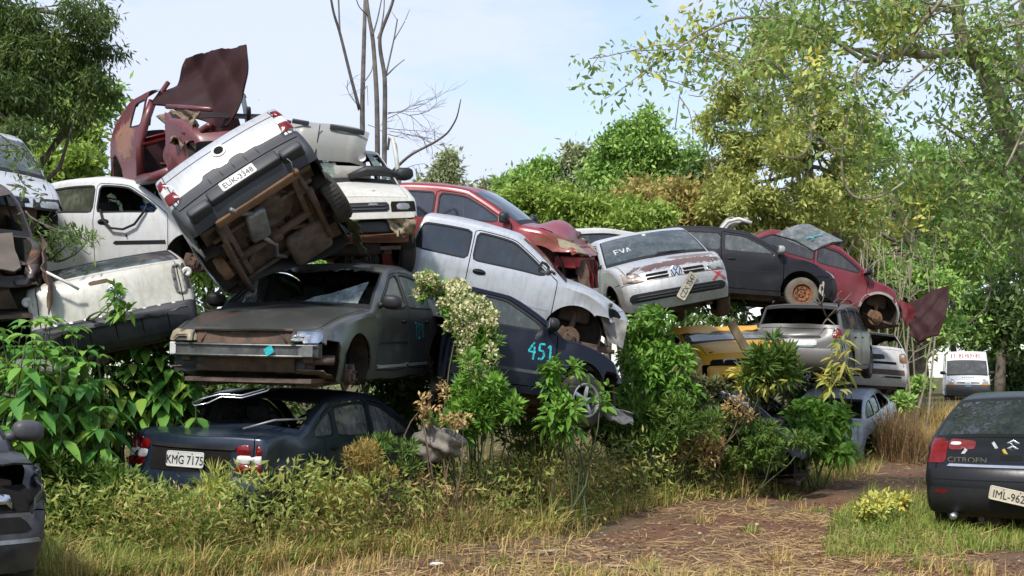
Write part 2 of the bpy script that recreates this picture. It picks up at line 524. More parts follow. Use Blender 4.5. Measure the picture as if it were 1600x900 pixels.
        th = np.linspace(0, 2 * math.pi, 44, endpoint=False)
        s.arches = [np.c_[x + s.arch * np.cos(th), s.wr + .02 + s.arch * np.sin(th)] for x in (s.fx, s.rxw)]
        step = [0]
        dd = np.r_[0, np.cumsum(np.linalg.norm(np.diff(O, axis=0), axis=1))]
        n = int(dd[-1] / .045); t = np.linspace(0, dd[-1], n)
        outl = np.c_[np.interp(t, dd, O[:, 0]), np.interp(t, dd, O[:, 1])]
        xs = np.linspace(outl[-1, 0], outl[0, 0], 60)[1:-1]
        bot = np.c_[xs, np.full(58, s.sill) + np.interp(xs, [outl[-1, 0], outl[-1, 0] + .3, outl[0, 0] - .3, outl[0, 0]], [outl[-1, 1] - s.sill, 0, 0, outl[0, 1] - s.sill])]
        outline = np.vstack([outl, bot])
        # bumper cut lines
        fbx = s.a - .10 - s.bow[0] - .24; rbx = -s.a + .10 + s.bow[1] + .24
        fz = s.frontz[2] + .01; rz = s.rearz[2] + .0
        bf = rounded([(fbx, .05), (s.a + .3, .05), (s.a + .3, fz), (fbx, fz)], .045, 1)
        br = rounded([(rbx, .05), (-s.a - .3, .05), (-s.a - .3, rz), (rbx, rz)], .045, 1)
        loops = [(outline, True)]
        for w in s.wins: loops += [(offset_closed(w, s.trimw), True), (w, True)]
        for d in s.doorp: loops += [(d, True), (offset_closed(d, s.gap), True)]
        for A in s.arches: loops.append((A, True))
        loops += [(bf, True), (offset_closed(bf, s.gap), True), (br, True), (offset_closed(br, s.gap), True)]
        gx, gz = np.meshgrid(np.arange(-a, a, .075), np.arange(s.sill + .03, s.H, .07)); gp = np.c_[gx.ravel(), gz.ravel()]
        gp[:, 0] += .02 * np.sin(gp[:, 1] * 91); 
        allp = np.vstack([L for L, _ in loops])
        gp = gp[in_poly(gp, outline)]
        dmin = np.min(np.linalg.norm(gp[:, None] - allp[None], axis=2), axis=1); gp = gp[dmin > .028]
        V2, F = cdt(loops, gp)
        C = V2[F].mean(axis=1)
        inside = in_poly(C, outline)
        for A in s.arches: inside &= ~in_poly(C, A)
        cls = np.full(len(F), 0); names = {0: ('body', s.body_m)}
        k = 1
        mk = in_poly(C, offset_closed(bf, s.gap)) | in_poly(C, offset_closed(br, s.gap)); cls[mk] = -1
        for nm, B in (('front_bumper', bf), ('rear_bumper', br)):
            cls[in_poly(C, B)] = k; names[k] = (nm, 'bump' if s.bumpcol else 'paint'); k += 1
        for i, d in enumerate(s.doorp):
            cls[in_poly(C, offset_closed(d, s.gap))] = -1
        for i, d in enumerate(s.doorp):
            cls[in_poly(C, d)] = k; names[k] = ('door%d' % i, 'paint'); s.door_k = k; k += 1
        for i, w in enumerate(s.wins):
            ring = in_poly(C, offset_closed(w, s.trimw)); cx = w.mean(axis=0)
            di = [j for j, d in enumerate(s.doorp) if in_poly([cx], d)[0]]
            cls[ring] = k; names[k] = ('door%d' % di[0] if di else 'body', 'trim'); k += 1
            cls[in_poly(C, w)] = k; names[k] = ('side_window%d' % i, 'glass'); k += 1
        cls[~inside] = -1
        Y = s.hw(V2[:, 0], V2[:, 1])
        for side, sg in (('L', 1), ('R', -1)):
            V = np.c_[V2[:, 0], sg * Y, V2[:, 1]]
            for q, (nm, mt) in names.items():
                f = F[cls == q]
                if len(f) == 0: continue
                VV = V.copy()
                if mt == 'glass': VV[:, 1] -= sg * .012
                f2 = f if sg < 0 else f[:, ::-1]
                # orientation: CDT gives counter-clockwise in (x,z); seen from -y that faces outward
                key = nm + side if nm[:4] in ('door', 'side') else nm
                s.put(key, VV, f2, mt)
    def deform(s, V):
        V = np.array(V, float)
        if s.bumps:
            o = s.seed * 13.7
            d = (np.sin(V[:, 0] * 3.1 + o) * np.sin(V[:, 1] * 4.3 + o * 1.7) + np.sin(V[:, 2] * 6.7 + V[:, 0] * 2.2 + o) * .7 + np.sin(V[:, 0] * 9 + V[:, 2] * 8 + o) * .35)
            d2 = (np.sin(V[:, 1] * 3.7 - o) * np.sin(V[:, 0] * 4.9 + o * .7) + np.sin(V[:, 0] * 8 + V[:, 1] * 9 + o) * .4)
            V[:, 1] += s.bumps * d; V[:, 2] += s.bumps * d2; V[:, 0] += s.bumps * .6 * d2
        for (c, rad, vec) in s.dents:
            r = np.linalg.norm((V - np.array(c)) / np.array(rad), axis=1)
            V += (np.clip(1 - r * r, 0, 1) ** 2)[:, None] * np.array(vec)
        if s.dfm: V = s.dfm(V)
        return V
    LABEL = {'boot': 'tailgate'}
    def finish(s):
        s.obj = {}; allV = []; allF = []; o = 0
        for p, lst in s.parts.items():
            for V, F, mt in lst:
                W, FF = compact(V, F)
                if FF.shape[1] == 4:
                    FF = np.vstack([FF[:, [0, 1, 2]], FF[:, [0, 2, 3]]])
                allV.append(s.deform(W)); allF.append(FF + o); o += len(W)
        s.bvh = BVHTree.FromPolygons([Vector(v) for v in np.vstack(allV)], [tuple(int(q) for q in f) for f in np.vstack(allF)])
        for p, lst in s.parts.items():
            base = p.rstrip('LR').rstrip('0123456789') if p[:4] in ('door', 'side') else p
            if p in s.skip or base in s.skip: continue
            name = {'boot': 'tailgate' if s.kind != 'sedan' else 'boot_lid'}.get(base, base)
            Vs = []; Fs = []; ms = []; mats = []; o = 0
            for V, F, mt in lst:
                W, FF = compact(V, F)
                if mt not in mats: mats.append(mt)
                Vs.append(s.deform(W)); Fs += [[int(q) + o for q in f] for f in FF]; ms += [mats.index(mt)] * len(FF); o += len(W)
            # weld sheets of the same part
            V = np.vstack(Vs)
            key = {}; mp = []; keep = []
            for i, v in enumerate(V):
                q = tuple(np.round(v, 4))
                if q not in key: key[q] = len(keep); keep.append(i)
                mp.append(key[q])
            V = V[keep]; Fs = [[mp[q] for q in f] for f in Fs]
            ok = [i for i, f in enumerate(Fs) if len(set(f)) == len(f)]
            Fs = [Fs[i] for i in ok]; ms = [ms[i] for i in ok]
            glass = base in ('windscreen', 'rear_window', 'side_window')
            if glass:
                ob = mesh_obj(name, V, Fs, [s.m.get(p, s.m['glass'])], s.root, None, True)
            else:
                tri = np.array([f[:3] + ([f[3]] if len(f) == 4 else [f[2]]) for f in Fs])
                V2, F2, m2 = s.shell_mixed(V, Fs, ms, .018, len(mats))
                ob = mesh_obj(name, V2, F2, [s.m['bump'] if (q == 'bump' or (s.bumpcol and base in ('front_bumper', 'rear_bumper'))) else s.m.get(p, s.m.get(base, s.m.get(q))) if q == 'paint' else s.m[q] for q in mats] + [s.m.get('inner', s.m['dark'])], s.root, m2, True)
            s.obj[p] = ob
    def shell_mixed(s, V, F, ms, th, inner):
        n = np.zeros_like(V)
        for f in F:
            p = V[f]
            c = np.cross(p[1] - p[0], p[2] - p[0])
            if len(f) == 4: c = c + np.cross(p[2] - p[0], p[3] - p[0])
            for q in f: n[q] += c
        n /= np.linalg.norm(n, axis=1, keepdims=True) + 1e-12
        k = len(V); Vi = V - n * th; ed = {}
        for f, m in zip(F, ms):
            for a, b in zip(f, f[1:] + f[:1]):
                if (b, a) in ed: del ed[(b, a)]
                else: ed[(a, b)] = m
        faces = [list(f) for f in F] + [[q + k for q in f][::-1] for f in F]; mm = list(ms) + [inner] * len(F)
        rv = []; idx = {}
        for (a, b), m in ed.items():
            q = []
            for p, w in ((a, 0), (b, 0), (b, 1), (a, 1)):
                if (p, w) not in idx:
                    idx[(p, w)] = 2 * k + len(rv); rv.append(V[p] if w == 0 else Vi[p])
                q.append(idx[(p, w)])
            faces.append(q[::-1]); mm.append(m)
        return np.vstack([V, Vi] + ([np.array(rv)] if rv else [])), faces, mm
    # ---- things laid on the skin
    def hit(s, p, axis, back=6):
        d = {'x+': (-1, 0, 0), 'x-': (1, 0, 0), 'y+': (0, -1, 0), 'y-': (0, 1, 0), 'z+': (0, 0, -1)}[axis]
        o = Vector(p) - Vector(d) * back
        loc, n, i, _ = s.bvh.ray_cast(o, Vector(d))
        if loc is None:
            loc, n, i, _ = s.bvh.find_nearest(Vector(p))
        if n.dot(Vector(d)) > 0: n = -n
        return np.array(loc), np.array(n)
    def patch(s, name, poly, axis, mat, parent=None, off=.006, th=.02, step=.05, rnd=2, smooth=True, dome=0.0, holes=()):
        """thin shaped piece following the skin; poly in the two coordinates across the axis"""
        P = rounded(poly, step, rnd) if rnd else resample(poly, step)
        loops = [(P, True)] + [(np.array(h), True) for h in holes]
        mn, mx = P.min(0), P.max(0)
        g = np.array([(x, y) for x in np.arange(mn[0], mx[0], step) for y in np.arange(mn[1], mx[1], step)]).reshape(-1, 2)
        if len(g):
            g = g[in_poly(g, P)]
            if len(g): g = g[np.min(np.linalg.norm(g[:, None] - P[None], axis=2), axis=1) > step * .4]
        V2, F = cdt(loops, g)
        C = V2[F].mean(1); ok = in_poly(C, P)
        for h in holes: ok &= ~in_poly(C, h)
        F = F[ok]
        ax = axis[0]; V = []; cen = P.mean(0); dist = np.min(np.linalg.norm(V2[:, None] - P[None], axis=2), axis=1)
        dm = dist / (dist.max() + 1e-6)
        sgn = 1 if axis[1] == '+' else -1
        dirv = {'x': (sgn, 0, 0), 'y': (0, sgn, 0), 'z': (0, 0, 1)}[ax]
        for (p, q), w in zip(V2, dm):
            if ax == 'x':
                lim = float(s.hw(sgn * (s.a - .16), q)) - .012; p = min(max(p, -lim), lim)
            P3 = {'x': (0, p, q), 'y': (p, 0, q), 'z': (p, q, 0)}[ax]
            loc, n = s.hit(P3, axis)
            V.append(loc + np.array(dirv) * (off + dome * min(1, w * 2)))
        V = np.array(V)
        V, F = compact(V, F)
        nn = vnormals(V, F)
        if nn.mean(0).dot(np.array(dirv)) < 0: F = F[:, ::-1]
        V2, F2, m2 = s.shell_mixed(V, [list(map(int, f)) for f in F], [0] * len(F), th, 0)
        return mesh_obj(name, V2, F2, mat, parent or s.root, None, smooth)
    def strokes(s, name, lines, axis, mat, width=.03, off=.004, parent=None):
        """painted strokes following the skin"""
        mb = MB(); sgn = 1 if axis[1] == '+' else -1; ax = axis[0]
        dirv = np.array({'x': (sgn, 0, 0), 'y': (0, sgn, 0), 'z': (0, 0, 1)}[ax])
        for L in lines:
            P = resample(L, .02, closed=False); T = np.gradient(P, axis=0); T /= np.linalg.norm(T, axis=1, keepdims=True) + 1e-9
            Nn = np.c_[-T[:, 1], T[:, 0]]; V = []
            for p, nn in zip(P, Nn):
                for e in (-1, 1):
                    q = p + nn * e * width / 2 * (1 + .12 * math.sin(p[0] * 70 + p[1] * 50))
                    P3 = {'x': (0, q[0], q[1]), 'y': (q[0], 0, q[1]), 'z': (q[0], q[1], 0)}[ax]
                    V.append(s.hit(P3, axis)[0] + dirv * off)
            mb.add(V, [(2 * i, 2 * i + 1, 2 * i + 3, 2 * i + 2) for i in range(len(P) - 1)])
        return mb.build(name, mat, parent or s.root)
# ------------------------------------------------------------------ pieces shared by the cars
def text_mesh(txt, size, extrude=.0015, squeeze=1.0):
    cu = bpy.data.curves.new("lettering", 'FONT'); cu.body = txt; cu.size = size; cu.extrude = extrude
    cu.align_x = 'CENTER'; cu.align_y = 'CENTER'; cu.resolution_u = 3; cu.space_character = 1.0
    o = bpy.data.objects.new("lettering", cu); COL.objects.link(o)
    bpy.context.view_layer.update()
    me = bpy.data.meshes.new_from_object(o.evaluated_get(bpy.context.evaluated_depsgraph_get()))
    V = np.array([v.co[:] for v in me.vertices]).reshape(-1, 3); F = [list(p.vertices) for p in me.polygons]
    bpy.data.objects.remove(o); bpy.data.curves.remove(cu); bpy.data.meshes.remove(me)
    V[:, 0] *= squeeze
    return V, F

def plate(root, txt, M, mats, w=.40, h=.13, name='number_plate', label=None, corner=.02, top=None):
    """number plate; M maps plate space (x right, y up, z out of the face) to the car"""
    mb = MB(); th = np.linspace(0, 2 * math.pi, 40, endpoint=False)
    def rr(w, h, r, z):
        o = []
        for cx, cy, a0 in ((w / 2 - r, h / 2 - r, 0), (-w / 2 + r, h / 2 - r, 90), (-w / 2 + r, -h / 2 + r, 180), (w / 2 - r, -h / 2 + r, 270)):
            for t in range(0, 91, 30): o.append((cx + r * math.cos(R(a0 + t)), cy + r * math.sin(R(a0 + t)), z))
        return o
    A = rr(w, h, corner, 0); B = rr(w, h, corner, .006); C = rr(w - .012, h - .012, corner, .0085); D = rr(w - .022, h - .022, corner * .8, .006); n = len(A)
    V = A + B + C + D
    F = [[k * n + i, k * n + (i + 1) % n, (k + 1) * n + (i + 1) % n, (k + 1) * n + i] for k in range(3) for i in range(n)] + [list(range(3 * n, 4 * n))]
    mb.add(V, F); mb.xf(M)
    o = mb.build(name, mats['plate'], root, smooth=False)
    if label: o['label'] = label
    tv, tf = text_mesh(txt, h * .78, squeeze=.8 * w / .40)
    tb = MB(); tv[:, 2] += .0085; tv[:, 1] -= h * .07; tb.add(tv, tf)
    for sx in (-.075, .075): tb.lathe([(.006, 0), (.006, .004), (.001, .0045)], 8, 'z', (sx * w / .4, h * .36, .006))
    if top:
        v2, f2 = text_mesh(top, h * .17); v2[:, 2] += .0085; v2[:, 1] += h * .35; tb.add(v2, f2)
    tb.xf(M)
    tb.build('plate_lettering', mats['ink'], o, smooth=False)
    return o

def face_matrix(loc, out, up=(0, 0, 1), roll=0):
    z = Vector(out).normalized(); x = Vector(up).cross(z).normalized(); y = z.cross(x)
    M = Matrix((x, y, z)).transposed().to_4x4()
    M.translation = Vector(loc)
    return M @ Matrix.Rotation(roll, 4, 'Z')

def wheel(root, c, r, mats, side=1, w=.18, style='steel', spokes=5, tilt=0, name='wheel', tyre='tyre', rim='rim', flat=0):
    """wheel with tyre and rim as sub-parts; side +1 faces +y"""
    e = empty(name, c, (0, 0, tilt)); e.parent = root
    h = w / 2; ri = r * .62
    mb = MB()
    mb.lathe([(ri, -h * .7), (ri + .012, -h * .95), (r * .85, -h * 1.02), (r * .95, -h * .9), (r, -h * .62), (r, -h * .2), (r * .99, 0), (r, h * .2), (r, h * .62), (r * .95, h * .9), (r * .85, h * 1.02), (ri + .012, h * .95), (ri, h * .7)], 40)
    V = mb.arr()
    if flat: V[:, 2] = np.maximum(V[:, 2], -r + flat)
    mb.v = [V]
    # tread blocks read as shallow grooves across the tread
    for j in range(40):
        a = 2 * math.pi * j / 40
        mb.box(((r + .001) * math.cos(a), 0, (r + .001) * math.sin(a)), (.008, w * .62, r * .10), (0, -a, 0))
    ty = mb.build('tyre', mats[tyre], e); autosmooth(ty, 40)
    rb = MB(); q = side
    if style == 'steel':
        rb.lathe([(ri + .012, q * h * .9), (ri - .004, q * h * .95), (ri - .012, q * h * .7), (ri * .86, q * h * .35), (ri * .72, q * h * .55), (ri * .52, q * h * .5), (ri * .40, q * h * .2), (ri * .34, q * h * .45), (ri * .16, q * h * .5), (.001, q * h * .5)], 36)
        for j in range(8):
            a = 2 * math.pi * j / 8
            rb.disc(ri * .085, (ri * .66 * math.cos(a), q * (h * .545), ri * .66 * math.sin(a)), 'y', 10, 1)
        for j in range(4):
            a = 2 * math.pi * j / 4 + .4
            rb.lathe([(.012, q * h * .55), (.012, q * h * .66), (.001, q * h * .67)], 6, 'y', (ri * .27 * math.cos(a), 0, ri * .27 * math.sin(a)), 1)
    else:
        rb.lathe([(ri + .014, q * h * .88), (ri, q * h * .97), (ri - .016, q * h * .85), (ri - .022, q * h * .1), (ri - .03, -q * h * .5)], 36)
        rb.lathe([(ri * .24, q * h * .45), (ri * .22, q * h * .72), (.001, q * h * .78)], 18)
        rb.disc(ri * .9, (0, -q * h * .3, 0), 'y', 24, 1)
        for j in range(spokes):
            a = 2 * math.pi * j / spokes + .3
            for da in (-.0,):
                p0 = np.array([ri * .16 * math.cos(a), q * h * .62, ri * .16 * math.sin(a)]); p1 = np.array([(ri - .02) * math.cos(a + da), q * h * .7, (ri - .02) * math.sin(a + da)])
                mid = (p0 + p1) / 2; ln = np.linalg.norm(p1 - p0)
                rb.box(mid, (ln, .022, ri * .26), (0, -a, 0), 0, .006)
    ro = rb.build('rim', [mats[rim], mats['dark']], e); autosmooth(ro, 35)
    return e

def hub(root, c, mats, side=1, r=.13, name='brake_disc', lug=True):
    mb = MB(); q = side
    mb.lathe([(.03, -q * .05), (r, -q * .05), (r, -q * .028), (r * .62, -q * .028), (r * .6, q * .03), (r * .3, q * .035), (r * .28, q * .06), (.001, q * .06)], 28, 'y', c)
    for j in range(4):
        a = j * math.pi / 2 + .5
        mb.lathe([(.009, q * .03), (.009, q * .075), (.001, q * .077)], 8, 'y', (c[0] + r * .45 * math.cos(a), c[1], c[2] + r * .45 * math.sin(a)))
    mb.box((c[0] - r * .75, c[1] - q * .03, c[2] + r * .35), (.09, .10, .15), (0, .4, 0), 0, .015)
    mb.tube([(c[0] + .02, c[1] - q * .08, c[2]), (c[0] - .02, c[1] - q * .45, c[2] + .04)], .025, 8)
    mb.tube([(c[0], c[1] - q * .12, c[2] - .04), (c[0] + .03, c[1] - q * .2, c[2] + .3)], [.03, .045], 10)
    o = mb.build(name, mats['rustm'], root); autosmooth(o, 40)
    return o

def interior(car, mats, wheel_side=1, seats=True, headliner=True):
    """dashboard, steering wheel, seats, inner trim: what shows through glass and empty windows"""
    s = car; r = s.root
    mb = MB(); w = s.W
    mb.box((s.fx - .25, 0, .55), (.06, w * .78, .62))
    fl = MB(); fl.box(((s.fx + s.rxw) / 2, 0, s.sill + .06), (s.wb - .1, w * .84, .03))
    fl.box((s.rxw - .25, 0, s.sill + .2), (.75, w * .72, .03))
    o = fl.build('floor_pan', mats['dark'], r, False, s.deform)
    o = mb.build('bulkhead', mats['dark'], r, False, s.deform)
    d = MB(); x0 = s.cx - .12
    d.box((x0 - .1, 0, s.hood[1] - .1), (.42, w * .74, .16), (0, .1, 0), 0, .05)
    d.box((x0 - .12, wheel_side * w * .21, s.hood[1] - .02), (.3, .38, .08), (0, 0, 0), 0, .035)
    d.box((x0 - .28, 0, s.hood[1] - .32), (.2, .3, .4), (0, .2, 0), 0, .03)
    d.build('dashboard', mats['plast'], r, True, s.deform)
    st = MB(); c = np.array([x0 - .42, wheel_side * w * .21, s.hood[1] - .02])
    ring = [c + np.array([.19 * math.sin(t) * .42, .19 * math.cos(t), .19 * math.sin(t) * .9]) for t in np.linspace(0, 2 * math.pi, 25)]
    st.tube(ring, .014, 6); st.tube([c, c + np.array([.35, 0, -.15])], .03, 6); st.box(c, (.05, .13, .1), (0, .4, 0), 0, .02)
    st.build('steering_wheel', mats['plast'], r, True, s.deform)
    if seats:
        hb = min(s.H - .26, 1.02)
        for sy in (-1, 1):
            q = MB(); sx = s.wx - .35
            q.box((sx + .1, sy * w * .21, .48), (.52, .46, .16), (0, -.12, 0), 0, .05)
            q.box((sx - .22, sy * w * .21, .78), (.13, .46, .62), (0, -.28, 0), 0, .05)
            q.box((sx - .37, sy * w * .21, hb + .1), (.09, .26, .18), (0, -.28, 0), 0, .04)
            q.build('seat', mats['seat'], r, True, s.deform)
        if s.kind != 'pickup':
            q = MB(); sx = s.rxw + .38
            q.box((sx + .1, 0, .5), (.5, w * .72, .16), (0, -.12, 0), 0, .05)
            q.box((sx - .24, 0, .78), (.14, w * .72, .5), (0, -.3, 0), 0, .05)
            q.build('rear_seat', mats['seat'], r, True, s.deform)

def wells(car, mats, which=((1, 1), (1, -1), (-1, 1), (-1, -1))):
    """inner wheel-arch liners"""
    s = car
    for fr, sd in which:
        mb = MB()
        x = s.fx if fr > 0 else s.rxw; z = s.wr + .02
        yo = float(s.hw(x, z + s.arch)) - .02; yi = yo - .34; n = 18; V = []
        for y in (yo, yi):
            for j in range(n + 1):
                a = math.pi * (-.1 + 1.2 * j / n); V.append((x + (s.arch + .004) * math.cos(a), sd * y, z + (s.arch + .004) * math.sin(a)))
        F = [(j, j + 1, n + 2 + j, n + 1 + j) for j in range(n)]
        V.append((x, sd * yi, z - .1)); c = len(V) - 1
        F += [(n + 1 + j, n + 2 + j, c) for j in range(n)]
        mb.add(V, F)
        mb.build('wheel_arch_liner', mats['well'], s.root, True, s.deform)

def underbody(car, mats, full=False):
    s = car; mb = MB(); w = s.W; z = s.sill
    mb.box((0, 0, z + .015), (s.L - .5, w * .72, .04))
    for sy in (-1, 1):
        mb.box((0, sy * w * .28, z - .02), (s.L - .7, .09, .07), (0, 0, 0), 0, .012)
    mb.box((s.fx - .05, 0, z - .01), (.35, w * .6, .09), (0, 0, 0), 0, .02)
    mb.tube([(s.rxw, -w * .42, s.wr - .02), (s.rxw, w * .42, s.wr - .02)], .04, 10)
    mb.tube([(s.fx - .3, .12, z - .03), (.3, .1, z - .04), (-.4, .25, z - .03), (-s.a + .2, .3, z - .02)], .03, 8)
    mb.box((-s.a + .62, .25, z - .05), (.5, .24, .13), (0, 0, 0), 0, .05)
    o = mb.build('underbody', mats['under'], s.root, True, s.deform); autosmooth(o, 35)
    return o

def engine_bay(car, mats, x0=None):
    s = car; mb = MB(); w = s.W; x = s.fx + .1
    mb.box((x, .1, .55), (.5, .6, .4), (0, 0, .1), 0, .05); mb.box((x - .1, -.35, .6), (.4, .35, .3), (0, 0, 0), 0, .04)
    mb.box((x + .12, .2, .78), (.4, .22, .1), (.1, 0, .2), 0, .03)
    for q in range(5):
        mb.tube([(x - .3 + .15 * q, -.4 + .2 * q, .7), (x + .1, .1 * q - .1, .82), (x + .3, -.3 + .17 * q, .6)], .022, 6)
    mb.box((s.a - .22, 0, .5), (.05, w * .55, .4)); 
    mb.box((s.fx, w * .33, .72), (.9, .12, .1), (0, 0, 0), 0, .02); mb.box((s.fx, -w * .33, .72), (.9, .12, .1), (0, 0, 0), 0, .02)
    return mb.build('engine', mats['rustm'], s.root, True, s.deform)

def mirror(car, mats, side=1, x=None, z=None, broken=False, mat='paint', stretch=1):
    s = car; x = s.cx - .22 if x is None else x; z = s.belt[0] + .05 if z is None else z
    y = side * float(s.hw(x, z)); mb = MB()
    bm = bmesh.new(); bmesh.ops.create_icosphere(bm, subdivisions=3, radius=1)
    V = np.array([v.co[:] for v in bm.verts]); F = [[v.index for v in f.verts] for f in bm.faces]; bm.free()
    V = np.sign(V) * np.abs(V) ** .75
    V[:, 0] = np.maximum(V[:, 0], -.55)
    mb.add(V * np.array([.075, .105 * stretch, .075]) + np.array([x, y + side * .13, z + .05]), F)
    mb.tube([(x + .02, y - side * .02, z), (x, y + side * .06, z + .03)], [.035, .025], 8)
    o = mb.build('mirror', mats[mat], s.root, True, s.deform)
    g = MB(); g.box((x - .0465, y + side * .13, z + .05), (.004, .155 * stretch, .1), (0, 0, 0), 0, .001)
    g.build('mirror_glass', mats['chrome'], o, False, s.deform)
    return o

def handle(car, door, mats, side, x, z, mat='plast', w=.15, h=.055):
    """door handle: a recessed cup and a bar across it"""
    s = car; ax = 'y+' if side > 0 else 'y-'
    th = np.linspace(0, 2 * math.pi, 20, endpoint=False)
    s.patch('handle_cup', np.c_[x + w / 2 * np.cos(th), z + h / 2 * np.sin(th)], ax, mats[mat], s.obj.get(door, s.root), off=.003, th=.004, step=.03, rnd=0)
    loc, n = s.hit((x, 0, z), ax); mb = MB()
    mb.box(loc + np.array([0, side * .014, .006]), (w * .8, .018, .022), (0, 0, 0), 0, .006)
    return mb.build('handle', mats[mat], s.obj.get(door, s.root))
# ------------------------------------------------------------------ shared materials of the wrecks
M0 = dict(
    glass=glassmat('dusty_glass', (.32, .36, .36), .45, .06, .22, 3),
    trim=simple('black_rubber', (.018, .018, .019), .6, seed=2, spec=.3),
    dark=simple('dark_cavity', (.014, .013, .012), .9, seed=3, spec=.15),
    bump=simple('grey_bumper_plastic', (.055, .058, .064), .55, var=.3, seed=4, scale=5),
    inner=simple('inner_metal', (.045, .04, .036), .8, var=.5, seed=5, scale=4),
    rustm=simple('rusty_steel', (.15, .085, .055), .85, var=.6, scale=6, seed=6, bump=.8, col2=(.06, .045, .038)),
    rustbright=simple('orange_rust', (.21, .115, .06), .9, var=.5, scale=9, seed=7, bump=.6, col2=(.13, .07, .04)),
    plast=simple('black_plastic', (.02, .02, .021), .5, seed=8, spec=.4),
    seat=simple('seat_cloth', (.06, .06, .065), .95, var=.4, seed=9, scale=14),
    well=simple('muddy_liner', (.05, .04, .032), .95, var=.6, seed=10, scale=6, spec=.2),
    under=simple('muddy_underbody', (.17, .118, .09), .9, var=.65, scale=4.5, seed=11, bump=1.0, col2=(.062, .046, .038)),
    tyre=simple('tyre_rubber', (.03, .029, .028), .8, var=.4, seed=12, scale=5, spec=.3, col2=(.06, .052, .042)),
    tyredust=simple('dusty_tyre', (.17, .15, .12), .95, var=.4, seed=13, scale=5, spec=.2),
    rim=simple('steel_rim', (.32, .32, .32), .5, .6, var=.4, seed=14),
    alloy=simple('alloy_rim', (.62, .63, .64), .35, .7, var=.3, seed=15, scale=4),
    rimrust=simple('rusty_rim', (.30, .13, .05), .85, var=.6, scale=12, seed=16, col2=(.13, .055, .03), bump=.5),
    chrome=simple('chrome', (.75, .76, .78), .18, .95, var=.2, seed=17, bump=0),
    plate=simple('plate_enamel', (.60, .60, .57), .45, var=.18, seed=18, scale=12),
    plateold=simple('yellowed_plate', (.58, .52, .40), .55, var=.2, seed=19, scale=12),
    ink=simple('plate_ink', (.015, .015, .016), .5, seed=20, bump=0),
    lens=simple('headlamp_lens', (.55, .56, .56), .18, .35, var=.55, scale=16, seed=21, bump=.5),
    lensold=simple('yellowed_lens', (.36, .30, .20), .35, 0, var=.35, scale=9, seed=22),
    red=simple('red_lamp', (.19, .006, .008), .18, var=.4, scale=14, seed=23, bump=.3),
    redfade=simple('faded_red_lamp', (.38, .04, .04), .3, var=.4, scale=10, seed=24, bump=.3),
    white=simple('white_lamp', (.70, .68, .66), .25, var=.2, scale=14, seed=25, bump=.2),
    orange=simple('orange_lamp', (.65, .22, .03), .25, seed=26),
    teal=simple('teal_marker', (.05, .60, .62), .6, var=.2, seed=27, bump=0),
    redmark=simple('red_marker', (.55, .03, .05), .6, var=.2, seed=28, bump=0),
    whitemark=simple('white_marker', (.75, .76, .76), .6, var=.2, seed=29, bump=0),
    wood=simple('weathered_timber', (.30, .21, .12), .85, var=.5, scale=7, seed=30, bump=.6),
    branch=simple('grey_branch', (.20, .17, .14), .9, var=.5, seed=31),
)

def chalky(name, col, cover=.55):
    """marker or chalk that lets the paint below show through in streaks"""
    m, nt, out = newmat(name); vec, tc = obj_vec(nt, 5)
    n = noise_tex(nt, vec, 26, 6, .75, .4).outputs[0]
    f = ramp(nt, n, [(cover - .22, (1, 1, 1)), (cover + .06, (.12, .12, .12))])
    d = N(nt, "ShaderNodeBsdfDiffuse"); d.inputs[0].default_value = (*col, 1); t = N(nt, "ShaderNodeBsdfTransparent")
    mx = N(nt, "ShaderNodeMixShader"); nt.links.new(f, mx.inputs[0]); nt.links.new(t.outputs[0], mx.inputs[1]); nt.links.new(d.outputs[0], mx.inputs[2]); nt.links.new(mx.outputs[0], out.inputs[0]); return m
M0['teal'] = chalky('teal_marker_strokes', (.05, .55, .60), .60); M0['redmark'] = chalky('red_marker_strokes', (.55, .03, .05), .62); M0['whitemark'] = chalky('white_marker_strokes', (.72, .74, .74), .58)

def mats(**k):
    d = dict(M0); d.update(k); return d

def car_root(name, label, loc, rot, cat='car', group='wrecked cars stacked in the yard'):
    return empty(name, loc, tuple(R(q) for q in rot), label, cat, group)

def lamp(car, name, poly, axis, mat, off=.006, step=.04, dome=.012, parent=None, rnd=2, th=.02):
    return car.patch(name, poly, axis, mat, parent, off, th, step, rnd, True, dome)

def quad(y0, y1, z0, z1): return [(y0, z0), (y1, z0), (y1, z1), (y0, z1)]

def sidelines(car, mat, sd, z, x0, x1, h=.02, name='side_moulding'):
    return car.patch(name, quad(x0, x1, z - h / 2, z + h / 2), 'y+' if sd > 0 else 'y-', mat, None, .004, .012, .06, 0)

def bent_tube(name, pts, r, mat, parent=None, n=6):
    mb = MB(); mb.tube(pts, r, n); return mb.build(name, mat, parent)

